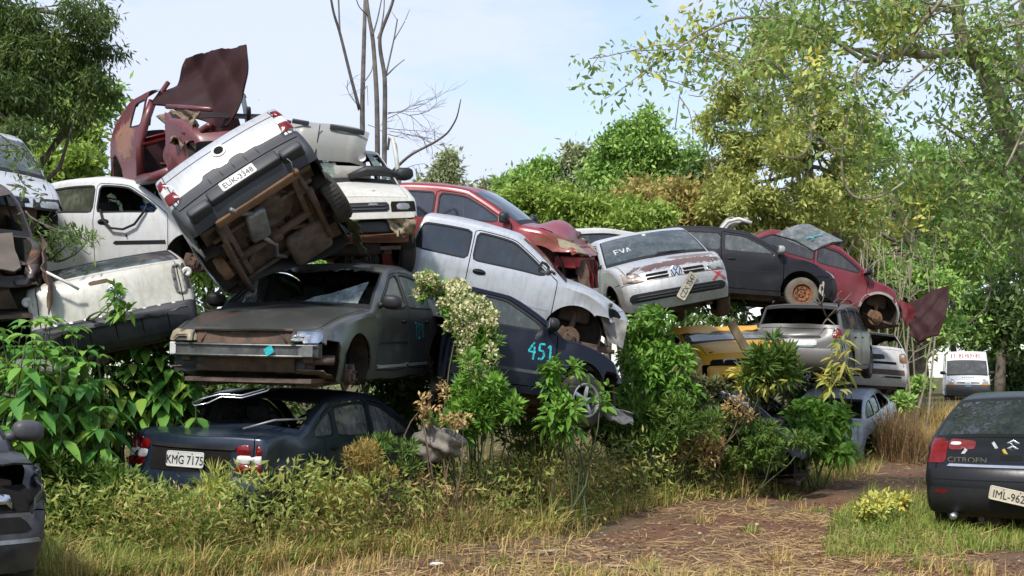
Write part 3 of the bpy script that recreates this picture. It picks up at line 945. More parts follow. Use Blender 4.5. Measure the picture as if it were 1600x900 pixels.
def crumple_sheet(name, pts4, mat, parent=None, amp=.03, n=(14, 12), seed=1, th=.012, dfm=None, inner=None, jag=.0):
    """a bent metal sheet spanned between four corners, buckled and with a real thickness"""
    a, b, c, d = [np.array(p, float) for p in pts4]; V = []
    U, W = n
    for i in range(U + 1):
        for j in range(W + 1):
            u, w = i / U, j / W
            uu = u; ww = w
            if jag and j == W: ww = 1 + jag * (math.sin(i * 2.3 + seed) * .6 + math.sin(i * 5.1 + seed * 2) * .4)
            p = a * (1 - uu) * (1 - ww) + b * uu * (1 - ww) + c * uu * ww + d * (1 - uu) * ww
            V.append(p)
    V = np.array(V)
    nrm = np.cross(b - a, d - a); nrm /= np.linalg.norm(nrm)
    uu = np.repeat(np.linspace(0, 1, U + 1), W + 1); ww = np.tile(np.linspace(0, 1, W + 1), U + 1)
    o = seed * 1.9
    h = np.sin(uu * 5.5 + o) * np.sin(ww * 4.3 + o * 1.3) + .6 * np.abs(np.sin(uu * 7 + ww * 5 + o)) + .35 * np.sin(uu * 15 - ww * 11 + o)
    V = V + nrm * (amp * h)[:, None]
    if dfm is not None: V = dfm(V, uu, ww)
    F = [[i * (W + 1) + j, i * (W + 1) + j + 1, (i + 1) * (W + 1) + j + 1, (i + 1) * (W + 1) + j] for i in range(U) for j in range(W)]
    V2, F2, m2 = Car.shell_mixed(None, V, F, [0] * len(F), th, 1)
    return mesh_obj(name, V2, F2, [mat, inner or mat], parent, m2)

def ring_badge(car, name, y, z, axis, r, mats, vw=True, disc='chrome', off=.012, back='plast'):
    """round badge: rim and the two stacked letters drawn as bars"""
    loc, n = car.hit((0, y, z), axis)
    out = np.array([1 if axis == 'x+' else -1, 0, 0.12])
    Mx = face_matrix(loc + out * off, out)
    mb = MB()
    mb.lathe([(r, 0), (r, .008), (r * .9, .012), (r * .84, .006), (.001, .005)], 28, 'z', (0, 0, 0), 0)
    def bar(p, q, w=.13):
        p = np.array(p) * r; q = np.array(q) * r; d = q - p; L = np.linalg.norm(d); a = math.atan2(d[1], d[0])
        mb.box(((p[0] + q[0]) / 2, (p[1] + q[1]) / 2, .008), (L, w * r, .006), (0, 0, a), 1)
    if vw:
        for s_ in (-1, 1):
            bar((s_ * .38, .74), (0, .14)); bar((s_ * .74, .40), (s_ * .36, -.70)); bar((s_ * .36, -.70), (0, -.02))
    mb.xf(Mx)
    return mb.build(name, [mats[disc], mats[back]], car.root, False)

CARS = {}
# ------------------------------------------------------------------ dark grey saloon on top of the blue one
def squash_tail(x0, k):
    """rear end rammed forward when the car was stacked"""
    def f(V):
        V = V.copy(); t = V[:, 0] < x0; V[t, 0] = x0 + (V[t, 0] - x0) * k; return V
    return f

def car_A():
    m = mats(paint=paint('charcoal_paint', (.078, .081, .076), .30, .3, .42, .07, 1, (.125, .115, .095), low_dirt=.35, spots=[((1.7, -.5, .85), (.4, .35, .2), .3)], coat=.5),
             glass=glassmat('green_grey_glass', (.40, .46, .38), .25, .06, .62, 1, (.36, .40, .31)))
    r = car_root('saloon_car', 'dark grey saloon without bumper or wheels, resting on a crushed dark blue car', (-2.07, 14.29, 1.45), (-1.4, 1.9, -102.8))
    c = Car(r, m, kind='sedan', L=4.72, W=1.8, H=1.46, wb=2.74, fo=.97, cx=.95, wx=.2, rx=-1.0, bx=-1.72, bz=.99, hood=(.71, .94), pil=(-.16,), doors=((.86, -.16), (-.185, -1.05)),
            wr=.30, arch=.36, skip=('front_bumper', 'windscreen'), seed=1, tailx=.05, bumps=.008, tum=.2, nogrille=True,
            dents=[((.2, -.2, 1.42), (.28, .5, .2), (-.03, 0, -.06)), ((1.0, 0, .95), (.2, .6, .15), (0, 0, .03)), ((2.2, .75, .68), (.3, .25, .2), (-.10, -.08, .02)), ((.4, .9, .62), (.5, .2, .25), (0, -.03, 0))])
    interior(c, m); wells(c, m); underbody(c, m)
    for x in (c.fx, c.rxw):
        hub(r, (x, c.W / 2 - .13, .27 if x < 0 else .24), m, 1); hub(r, (x, -c.W / 2 + .13, .28), m, -1)
    # front end laid bare: radiator, slam panel, bumper beam, under tray
    g = MB(); g.box((2.10, 0, .56), (.05, .86, .34), (0, 0, 0), 0); 
    for k in range(24): g.box((2.128, -.41 + k * .0356, .56), (.01, .008, .33))
    g.build('radiator', m['dark'], r, False)
    k = MB(); k.box((2.16, 0, .70), (.06, 1.0, .025), (0, 0, 0), 0, .006); k.box((2.15, -.05, .672), (.05, .2, .035), (0, 0, 0), 0, .01); k.tube([(2.16, .35, .69), (2.17, .43, .58)], .01, 6); k.tube([(2.16, -.38, .69), (2.17, -.44, .58)], .01, 6); k.build('slam_panel', m['rustm'], r)
    b = MB()
    for k in range(18):
        t0, t1 = -.74 + 1.48 * k / 18, -.74 + 1.48 * (k + 1) / 18
        x = lambda t: 2.27 - .22 * t * t
        P = [(x(t0), t0), (x(t1), t1)]
        V = [(P[i][0] - d, P[i][1], z) for i in (0, 1) for d in (0, .1) for z in (.44, .57)]
        b.add(V, [(0, 4, 5, 1), (2, 3, 7, 6), (1, 5, 7, 3), (0, 2, 6, 4)] + ([(0, 1, 3, 2)] if k == 0 else []) + ([(4, 6, 7, 5)] if k == 17 else []))
    for z in (.455, .555): b.tube([(2.285 - .22 * t * t, t, z) for t in np.linspace(-.73, .73, 15)], .008, 6)
    bb = b.build('bumper_beam', simple('scratched_beam', (.05, .052, .055), .4, .3, var=.7, scale=5, seed=41, col2=(.16, .16, .155)), r, False)
    s_ = MB(); s_.box((2.30 - .22 * .4, .62, .505), (.006, .2, .10), (0, 0, -.25)); s_.build('scraped_plate', m['rim'], bb, False)
    t = MB(); t.box((2.28, .30, .505), (.006, .09, .075), (.5, 0, -.12)); t.build('teal_patch', m['teal'], bb, False)
    t = MB(); t.box((2.17, -.735, .51), (.03, .06, .12), (0, 0, .3), 0, .008); t.build('white_bracket', m['white'], bb, False)
    crumple_sheet('under_tray', [(2.1, -.78, .34), (2.1, .78, .33), (1.75, .75, .19), (1.75, -.78, .2)], m['under'], r, .03, (20, 6), 3, jag=.12)
    crumple_sheet('valance', [(2.13, -.74, .43), (2.13, .6, .43), (2.08, .58, .30), (2.08, -.76, .29)], m['bump'], r, .02, (20, 5), 8, jag=.2)
    fr = MB()
    for sy in (-1, 1): fr.box((2.0, sy * .62, .46), (.28, .10, .14), (0, 0, 0), 0, .015)
    fr.box((2.02, 0, .36), (.10, 1.3, .08), (0, 0, 0), 0, .02); fr.box((1.98, .70, .42), (.2, .26, .05), (0, .2, .3)); fr.build('front_subframe', m['rustm'], r)
    engine_bay(c, m)
    lamp(c, 'headlight', [(-.80, .585), (-.44, .59), (-.45, .685), (-.78, .70)], 'x+', m['lensold'], .015)
    h = lamp(c, 'headlight', [(.44, .585), (.76, .58), (.74, .685), (.44, .69)], 'x+', m['chrome'], .012)
    lamp(c, 'headlight_glass', [(.50, .60), (.66, .60), (.65, .67), (.50, .67)], 'x+', m['lens'], .022, parent=h)
    # windscreen: only a sheet of shattered glass is left in the corner
    sh = c.patch('windscreen_shard', [(.93, .0), (.93, .66), (.45, .64), (.62, .48), (.74, .32), (.80, .16)], 'z+', glassmat('frosted_glass', (.5, .62, .62), .35, .2, .6, 5, (.42, .5, .5)), None, -.004, .006, .05, 0)
    c.patch('windscreen_shard', [(.93, -.64), (.93, -.45), (.55, -.60), (.4, -.66)], 'z+', glassmat('frosted_glass_edge', (.5, .62, .62), .35, .2, .5, 6, (.36, .42, .42)), None, -.004, .006, .05, 0)
    bent_tube('wiper', [(.98, .55, .97), (.97, .1, .99), (.9, -.15, 1.03)], .009, m['plast'], r)
    for sd, dn in ((1, 'L'), (-1, 'R')):
        handle(c, 'door0' + dn, m, sd, 0.02, .80); handle(c, 'door1' + dn, m, sd, -.92, .80, w=.12)
        sidelines(c, simple('sill_trim%d' % sd, (.42, .42, .42), .4, seed=3), sd, .325, .86, -.96, .03)
        sidelines(c, m['trim'], sd, .57, .84, -.15, .025); 
    mirror(c, m, 1, mat='plast'); mirror(c, m, -1, mat='plast')
    x0 = -.42; z0 = .62; h_ = .17
    c.strokes('painted_number', [[(x0, z0 + h_), (x0 - .09, z0 + h_), (x0 - .05, z0)], [(x0 - .14, z0 + h_ * .8), (x0 - .18, z0 + h_), (x0 - .23, z0 + h_ * .8), (x0 - .14, z0), (x0 - .24, z0)], [(x0 - .28, z0 + h_ * .8), (x0 - .32, z0 + h_), (x0 - .32, z0)]], 'y+', m['teal'], .026)
    lamp(c, 'tail_light', [(-.80, .70), (-.5, .70), (-.5, .88), (-.78, .88)], 'x-', m['red']); lamp(c, 'tail_light', [(.80, .70), (.5, .70), (.5, .88), (.78, .88)], 'x-', m['red'])
    bent_tube('hanging_trim_strip', [(1.9, .25, .25), (2.12, .22, .12), (2.2, .0, .05), (2.26, -.18, .06), (2.28, -.30, .0), (2.3, -.43, -.03), (2.3, -.46, .0), (2.28, -.36, .04), (2.26, -.19, .085), (2.2, .0, .075), (2.12, .2, .14)], .008, m['chrome'], r)
    # pale torn lip along the front of the roof
    crumple_sheet('torn_roof_lip', [(.18, -.56, 1.41), (.18, .56, 1.41), (.30, .56, 1.355), (.30, -.56, 1.355)], m['paint'], r, .014, (26, 3), 5, jag=.35)
    return c

def ram_cab(V):
    """everything ahead of the rear axle is rammed flat, further on the left side"""
    x0 = -.62 - .42 * sm(-.6, .5, V[:, 1]); return np.c_[np.where(V[:, 0] > x0, x0 + (V[:, 0] - x0) * .05, V[:, 0]), V[:, 1], V[:, 2]]

# ------------------------------------------------------------------ silver pickup hanging tail-up, underside showing
def car_B():
    m = mats(paint=paint('pickup_silver', (.45, .465, .49), .34, .3, .34, .04, 2, low_dirt=.1), bump=simple('pickup_grey_plastic', (.036, .038, .044), .55, var=.25, seed=42, scale=3))
    r = car_root('pickup_truck', 'silver pickup rolled on its side high in the heap, its tailgate and muddy underside showing', (-2.10, 13.89, 2.34), (-40.7, 28, 81.1), 'pickup'); r.scale = (.92,) * 3
    c = Car(r, m, kind='pickup', L=4.4, W=1.66, H=1.58, wb=2.72, fo=.8, cx=1.25, wx=.62, rx=-.25, bx=-.42, pil=(), doors=((1.12, .12),), bumpcol=1, bedz=1.12, belt=(.98, 1.06), hood=(.78, 1.0),
            rearz=(.33, .48, .66), wr=.29, arch=.345, plan=(.14, .04), bow=(.17, .05), tailx=.02, bumps=.003, tum=.17, sill=.24, dfm=ram_cab)
    wells(c, m, ((-1, 1), (-1, -1)))
    # bed
    b = MB(); b.box((-1.3, 0, .62), (1.62, 1.36, .03)); b.box((-.50, 0, .86), (.03, 1.4, .5))
    for sy in (-1, 1): b.box((-1.3, sy * .68, .86), (1.62, .03, .5))
    b.box((-2.10, 0, .86), (.03, 1.36, .48)); b.build('load_bed', m['inner'], r, False)
    # tailgate fittings
    c.patch('tailgate_crease', [(-.70, .985), (.70, .985), (.70, .995), (-.70, .995)], 'x-', m['bump'], None, .003, .006, .06, 0)
    th = np.linspace(0, 2 * math.pi, 26, endpoint=False)
    bd = c.patch('tailgate_badge', np.c_[.02 + .085 * np.cos(th), .93 + .08 * np.sin(th)], 'x-', m['white'], None, .012, .015, .03, 0)
    c.patch('tailgate_latch', np.c_[.02 + .055 * np.cos(th), .93 + .052 * np.sin(th)], 'x-', m['dark'], bd, .02, .012, .03, 0)
    # wavy top edge of the grey lower cladding
    N_ = 40; ys = np.linspace(-.74, .74, N_); top = .70 + np.where((np.abs(ys) < .34), .035 * (np.floor((ys + .34) / .17) % 2) + .02, 0.)
    c.patch('tailgate_cladding', list(zip(ys, [.55] * N_)) + list(zip(ys[::-1], top[::-1])), 'x-', m['bump'], None, .012, .02, .045, 0)
    for y in np.linspace(-.3, .3, 5): c.patch('cladding_groove', quad(y - .004, y + .004, .57, .70), 'x-', m['dark'], None, .014, .006, .05, 0)
    for sy in (-1, 1):
        y0, y1 = sorted((sy * .655, sy * .825))
        t = lamp(c, 'tail_light', [(sy * .645, .70), (sy * .79, .70), (sy * .79, .83), (sy * .66, .83)], 'x-', m['red'], .012, .03, rnd=1)
        lamp(c, 'tail_light', [(sy * .672, .935), (sy * .79, .935), (sy * .79, 1.04), (sy * .685, 1.05)], 'x-', m['red'], .012, .03, rnd=1)
        lamp(c, 'reversing_lamp', [(sy * .66, .832), (sy * .79, .832), (sy * .79, .932), (sy * .672, .932)], 'x-', m['white'], .012, .03, rnd=1)
    st = MB(); st.box((-2.215, 0, .40), (.10, .86, .15), (0, 0, 0), 0, .02); sp = st.build('bumper_step', m['bump'], r)
    plate(r, 'EUK-3348', face_matrix((-2.268, .05, .405), (-1, 0, 0)), m, .42, .135)
    for sy in (-1, 1):
        q = MB(); q.box((-2.17, sy * .57, .36), (.2, .26, .12), (0, 0, 0), 0, .03); q.build('bumper_corner', m['bump'], r)
    # what shows underneath
    crumple_sheet('floor_pan', [(-2.02, .70, .36), (-2.02, -.70, .36), (-.60, -.70, .30), (-1.0, .70, .30)], m['under'], r, .016, (34, 30), 61, th=.02)
    crumple_sheet('mud_crust', [(-1.9, .45, .33), (-1.9, -.2, .33), (-1.35, -.3, .30), (-1.3, .5, .30)], m['rustm'], r, .03, (18, 18), 62, th=.02, jag=.3)
    u = MB(); u.box((-1.95, 0, .33), (.06, 1.35, .12)); u.build('rear_panel', m['under'], r, False)
    k = MB(); k.box((-2.02, 0, .245), (.10, 1.02, .11), (0, .25, 0), 0, .018); k.box((-2.06, -.49, .24), (.07, .07, .12), (0, 0, .3), 0, .02); k.build('rear_crossmember', m['rustbright'], r)
    for sy in (-1, 1):
        k = MB(); k.tube([(-2.0, sy * .5, .27), (-1.75, sy * .52, .17), (-1.32, sy * .54, .14), (-.9, sy * .53, .18), (-.7, sy * .52, .25)], .03, 6); k.box((-1.32, sy * .54, .165), (.9, .065, .035)); k.box((-1.32, sy * .54, .19), (.6, .065, .03))
        k.build('leaf_spring', m['rustm'], r)
        k = MB(); k.box((-1.3 if sy < 0 else -1.5, sy * .46, .275), (1.4 if sy < 0 else 1.0, .11, .09), (0, 0, 0), 0, .015); k.build('chassis_rail', m['under'], r)
    k = MB(); k.tube([(-1.32, -.66, .27), (-1.32, -.3, .25), (-1.32, .3, .25), (-1.32, .66, .27)], .045, 12); k.box((-1.32, 0, .25), (.1, .12, .16), (0, 0, 0), 0, .02); k.tube([(-1.28, -.2, .24), (-1.05, -.45, .3)], .025, 8); k.tube([(-1.3, .3, .24), (-.9, .55, .3)], .03, 8)
    k.build('rear_axle', m['rustm'], r)
    k = MB(); k.box((-.92, -.30, .23), (.5, .5, .15), (0, 0, 0), 0, .06); k.build('fuel_tank', m['under'], r)
    k = MB(); k.box((-1.66, .12, .235), (.44, .24, .12), (0, 0, .15), 0, .045); k.tube([(-1.45, .14, .22), (-1.25, .05, .19), (-1.05, .1, .22), (-.9, .0, .24)], .026, 8); k.tube([(-1.85, .1, .22), (-2.0, .25, .22), (-2.12, .3, .22)], .026, 8); k.build('exhaust', m['rim'], r)
    k = MB(); k.lathe([(.24, 0), (.24, .05), (.16, .06), (.14, .02), (.001, .02)], 28, 'z', (-1.72, -.1, .245)); k.build('spare_wheel_well', m['under'], r)
    for q in range(3):
        k = MB(); k.box((-1.75 + .42 * q, 0, .275), (.045, 1.25, .035), (0, 0, 0), 0, .01); k.build('floor_rib', m['under'], r)
    # hub of the missing wheel and the wheel that is left
    k = MB(); k.lathe([(.001, .06), (.03, .06), (.05, .05), (.125, .045), (.14, .02), (.14, -.06), (.001, -.06)], 28, 'y', (-1.32, .68, .27)); autosmooth(k.build('brake_drum', m['rustbright'], r))
    wheel(r, (-1.32, -.75, .26), .30, m, -1, .2)
    bent_tube('hanging_wire', [(-2.2, -.42, .45), (-2.26, -.46, .38), (-2.2, -.5, .25), (-2.1, -.47, .2)], .007, m['rim'], r)
    crumple_sheet('torn_sill', [(-1.0, -.80, .26), (-.35, -.80, .26), (-.3, -.84, .10), (-.9, -.88, .08)], simple('mossy_sill', (.12, .13, .06), .9, var=.5, seed=43), r, .03, (16, 4), 9, jag=.3)
    return c

# ------------------------------------------------------------------ silver three-door hatchback, nose down
def car_C():
    m = mats(paint=paint('hatch_silver', (.53, .55, .59), .33, .3, .32, .02, 5, low_dirt=.3, coat=.4), glass=glassmat('tinted_glass', (.10, .115, .12), .55, .05, .12, 7, (.2, .21, .2)))
    r = car_root('hatchback_car', 'silver three-door hatchback with tinted windows lying nose down on the navy car', (-.47, 16.08, 2.13), (6.0, 11.8, 1.7))
    c = Car(r, m, kind='hatch', L=3.75, W=1.63, H=1.43, wb=2.44, fo=.74, cx=.98, wx=.3, rx=-1.15, bx=-1.62, pil=(-.24,), doors=((.84, -.235),), wr=.29, arch=.355, seed=5, skip=('front_bumper',), bumps=.004, dfm=squash_tail(-.82, .2),
            dents=[((1.75, -.65, .68), (.3, .3, .25), (-.12, .12, -.04)), ((1.2, -.8, .75), (.2, .1, .06), (0, .03, -.02))])
    interior(c, m); wells(c, m); underbody(c, m); engine_bay(c, m)
    hub(r, (c.fx - .02, -.70, .27), mats(rustm=simple('brown_disc', (.14, .085, .055), .8, var=.4, seed=44)), -1, .13)
    hub(r, (c.fx, .70, .27), m, 1); hub(r, (-.95, .5, .28), m, 1)
    handle(c, 'door0R', m, -1, -.10, .82, w=.17, h=.075); handle(c, 'door0L', m, 1, -.10, .82, w=.17, h=.075)
    c.patch('mirror_base', [(.60, .955), (.80, .955), (.62, 1.09)], 'y-', m['plast'], None, .01, .03, .04, 1)
    crumple_sheet('inner_wing', [(1.42, -.60, .62), (1.78, -.55, .60), (1.80, -.58, .26), (1.60, -.60, .32)], simple('grey_inner_wing', (.33, .32, .30), .8, var=.5, seed=45, scale=5), r, .03, (10, 10), 4)
    crumple_sheet('inner_wing', [(1.42, .62, .62), (1.86, .55, .62), (1.88, .58, .22), (1.60, .62, .30)], m['rustm'], r, .03, (10, 10), 6)
    bent_tube('lower_arm', [(1.05, -.4, .2), (1.3, -.62, .17), (1.7, -.55, .2)], .028, m['rustm'], r, 8)
    lamp(c, 'headlight', [(-.74, .60), (-.42, .60), (-.42, .70), (-.70, .72)], 'x+', m['dark'], .004)
    sidelines(c, m['paint'], -1, .55, .8, -.2, .03)
    lamp(c, 'tail_light', [(-.70, .75), (-.56, .75), (-.56, .98), (-.68, .98)], 'x-', m['red']); lamp(c, 'tail_light', [(.70, .75), (.56, .75), (.56, .98), (.68, .98)], 'x-', m['red'])
    return c

# ------------------------------------------------------------------ red hatchback behind it
def car_D():
    m = mats(paint=paint('crimson_paint', (.25, .018, .026), .33, .1, .25, .05, 6, low_dirt=.3, spots=[((1.45, -.75, .72), (.34, .3, .14), .55)]),
             glass=glassmat('blue_glass', (.13, .16, .24), .5, .05, .14, 8, (.2, .22, .28)), red_in=simple('red_rail', (.35, .03, .03), .6, seed=46))
    r = car_root('hatchback_car', 'red hatchback with a buckled bonnet and yellowed headlight', (-.70, 17.72, 2.85), (5.5, 4.7, -12.6))
    c = Car(r, m, kind='hatch', L=3.84, W=1.64, H=1.43, wb=2.45, fo=.72, cx=.98, wx=.24, rx=-1.15, bx=-1.68, pil=(-.22,), doors=((.84, -.23),), seed=6, skip=('front_bumper',), bumps=.005, arch=.35,
            dents=[((1.35, .1, .88), (.35, .7, .3), (.0, 0, .13)), ((1.75, 0, .7), (.35, .8, .25), (-.12, 0, -.05)), ((1.5, -.75, .72), (.25, .25, .16), (0, .05, -.05))])
    interior(c, m); wells(c, m); underbody(c, m); engine_bay(c, m)
    hub(r, (c.fx, -.68, .29), m, -1); hub(r, (c.fx, .68, .29), m, 1)
    for sd in (1, -1): wheel(r, (c.rxw, sd * .70, .29), .29, m, sd)
    mirror(c, m, -1, mat='plast'); mirror(c, m, 1, mat='plast')
    handle(c, 'door0R', m, -1, -.08, .83)
    lamp(c, 'headlight', [(-.77, .60), (-.45, .58), (-.5, .70), (-.72, .78)], 'x+', m['lensold'], .02); lamp(c, 'headlight', [(.77, .60), (.45, .58), (.5, .70), (.72, .78)], 'x+', m['lensold'], .02)
    k = MB(); k.box((1.70, 0, .47), (.09, 1.2, .13), (0, 0, 0), 0, .015); k.box((1.55, -.55, .46), (.3, .12, .15), (0, 0, 0), 0, .015); k.build('front_rail', m['red_in'], r)
    for j in range(4):
        crumple_sheet('torn_bracket', [(1.7, -.55 + .25 * j, .5), (1.82, -.5 + .25 * j, .5), (1.9, -.52 + .24 * j, .12), (1.75, -.55 + .25 * j, .15)], [m['rustm'], m['red_in']][j % 2], r, .04, (4, 8), 10 + j)
    lamp(c, 'tail_light', [(-.70, .75), (-.56, .75), (-.56, .98), (-.68, .98)], 'x-', m['red']); lamp(c, 'tail_light', [(.70, .75), (.56, .75), (.56, .98), (.68, .98)], 'x-', m['red'])
    return c

# ------------------------------------------------------------------ navy saloon with a painted number
def car_E():
    m = mats(paint=paint('navy_paint', (.005, .007, .017), .38, .0, .06, .02, 7, (.06, .055, .05), low_dirt=.3, coat=0, spec=.3), glass=glassmat('pale_green_glass', (.18, .23, .22), .5, .05, .26, 9, (.26, .30, .27)))
    r = car_root('saloon_car', 'navy car marked 451 under the silver three-door, one alloy wheel turned out among weeds', (-.57, 15.1, 1.21), (-8.3, 8.8, 8.1))
    c = Car(r, m, kind='sedan', L=4.35, W=1.7, H=1.43, wb=2.6, fo=.85, cx=.98, wx=.3, rx=-.95, bx=-1.55, bz=1.0, pil=(-.12,), doors=((.86, -.12), (-.145, -1.0)), seed=7, arch=.36, skip=('front_bumper',), bumps=.004, dfm=lambda V: squash_tail(-.30, .04)(np.c_[np.where(V[:, 0] > .9, .9 + (V[:, 0] - .9) * .74, V[:, 0]), V[:, 1], V[:, 2]]),
            dents=[((.0, -.2, 1.4), (.9, .7, .3), (0, 0, -.10)), ((2.05, -.6, .65), (.3, .4, .25), (-.1, .1, -.06))])
    interior(c, m); wells(c, m); underbody(c, m); engine_bay(c, m)
    wheel(r, (1.22, -.82, .22), .30, mats(tyre=m['tyre']), -1, .19, 'alloy', 5, R(28), rim='alloy')
    for sd, dn in ((1, 'L'), (-1, 'R')):
        handle(c, 'door0' + dn, m, sd, .03, .80)
        sidelines(c, m['bump'], sd, .45, .84, -.10, .035)
    mirror(c, m, -1, mat='plast'); mirror(c, m, 1, mat='plast')
    z, h, x = .60, .19, .54
    q = lambda a, b: (x + a * .115, z + b * h)
    c.strokes('painted_number', [[q(.55, 1.0), q(0, .42), q(.75, .42)], [q(.6, .75), q(.55, -.05)], [q(1.65, 1), q(1.12, .98), q(1.08, .58), q(1.5, .55), q(1.62, .3), q(1.45, .04), q(1.05, .06)], [q(1.95, .8), q(2.2, 1), q(2.25, 0)], [q(2.0, 0), q(2.5, .0)]], 'y-', m['teal'], .022)
    lamp(c, 'headlight', [(-.76, .58), (-.44, .58), (-.44, .68), (-.72, .70)], 'x+', m['lens']); lamp(c, 'headlight', [(.76, .58), (.44, .58), (.44, .68), (.72, .70)], 'x+', m['lens'])
    lamp(c, 'tail_light', [(-.74, .75), (-.5, .75), (-.5, .92), (-.72, .92)], 'x-', m['red']); lamp(c, 'tail_light', [(.74, .75), (.5, .75), (.5, .92), (.72, .92)], 'x-', m['red'])
    return c

# ------------------------------------------------------------------ silver hatchback facing out of the heap
def car_F():
    m = mats(paint=paint('pale_silver', (.50, .505, .515), .36, .2, .3, .0, 8, low_dirt=.45, spots=[((1.70, .12, .80), (.17, .80, .09), 1.0), ((1.45, .3, .88), (.12, .35, .1), .8)], rustcol=(.075, .042, .036)),
             glass=glassmat('windscreen_glass', (.16, .21, .22), .6, .05, .12, 10, (.25, .28, .28)))
    m['windscreen'] = glassmat('windscreen_painted_reflection', (.22, .28, .29), .6, .05, .30, 10, (.28, .33, .34))  # paler tint and film put the sky's reflection into the glass colour
    r = car_root('hatchback_car', 'silver hatchback facing out with a rusty bonnet edge, red painted cross and crooked plate', (2.15, 19.35, 2.39), (10.1, -.3, -83.7))
    c = Car(r, m, kind='hatch', L=3.9, W=1.66, H=1.46, wb=2.47, fo=.78, cx=.98, wx=.24, rx=-1.2, bx=-1.70, pil=(-.22,), doors=((.84, -.23),), hood=(.745, .95), frontz=(.34, .50, .60), seed=8, rdents=3, bumps=.003,
            noglass=(), skip=('side_window0R',))
    interior(c, m); wells(c, m); underbody(c, m)
    hub(r, (c.fx, -.70, .26), m, -1)
    wheel(r, (c.fx, .73, .25), .29, mats(tyre=simple('muddy_tyre', (.14, .085, .05), .95, var=.4, seed=47)), 1)
    for sd in (1, -1): wheel(r, (c.rxw, sd * .71, .29), .29, m, sd)
    for sy in (-1, 1):
        lamp(c, 'headlight', [(sy * .78, .62), (sy * .44, .605), (sy * .50, .725), (sy * .72, .765)], 'x+', m['lens'] if sy > 0 else simple('dirty_lens', (.50, .40, .33), .25, .2, var=.6, scale=11, seed=48, bump=.4), .012)
        for z in (.635, .685):
            c.patch('grille_slot', [(sy * .42, z - .018), (sy * .10, z - .018), (sy * .10, z + .018), (sy * .42, z + .016)], 'x+', m['dark'], None, .006, .012, .05, 0)
    c.patch('lower_grille', [(-.66, .33), (.66, .33), (.70, .40), (.64, .45), (-.64, .45), (-.70, .40)], 'x+', m['plast'], None, .006, .012, .05, 1)
    for z in (.365, .405): c.patch('lower_grille_slat', quad(-.60, .60, z - .008, z + .008), 'x+', m['bump'], None, .016, .01, .06, 0)
    ring_badge(c, 'front_badge', 0, .665, 'x+', .085, m)
    plate(r, 'CZX 7547', face_matrix((1.975, .10, .44), (1, 0, .05), roll=R(50)), mats(plate=m['plateold']), .40, .13, label='yellowed number plate hanging crooked')
    c.strokes('painted_cross', [[(.50, .46), (.70, .62)], [(.52, .62), (.70, .45)]], 'x+', m['redmark'], .035, .008)
    c.strokes('scribbled_letters', [[(-.62, .47), (-.62, .53), (-.57, .53), (-.57, .50), (-.62, .50)], [(-.53, .53), (-.50, .47)], [(-.45, .53), (-.45, .47), (-.40, .47)], [(-.36, .53), (-.33, .47)]], 'x+', m['whitemark'], .012, .006)
    c.strokes('windscreen_lettering', [[(.74, -.54), (.63, -.54)], [(.63, -.55), (.63, -.48)], [(.685, -.54), (.685, -.49)], [(.63, -.46), (.74, -.42), (.63, -.39)], [(.74, -.36), (.63, -.34), (.74, -.31)]], 'z+', m['whitemark'], .018, .008)
    t = MB(); loc, n = c.hit((.38, .0, 2), 'z+'); t.box(loc + np.array([0, 0, .006]), (.05, .05, .004), (0, .7, 0)); t.build('windscreen_sticker', m['whitemark'], r, False)
    for sy in (-.1, .42): bent_tube('wiper', [(1.0, sy, .985), (.92, sy + .2, 1.02), (.93, sy + .46, 1.0)] if sy < 0 else [(1.0, sy, .985), (.95, sy - .2, 1.015), (.93, sy - .4, 1.02)], .009, m['plast'], r)
    mirror(c, m, -1, mat='plast')
    lamp(c, 'tail_light', [(-.70, .75), (-.56, .75), (-.56, .98), (-.68, .98)], 'x-', m['red']); lamp(c, 'tail_light', [(.70, .75), (.56, .75), (.56, .98), (.68, .98)], 'x-', m['red'])
    return c

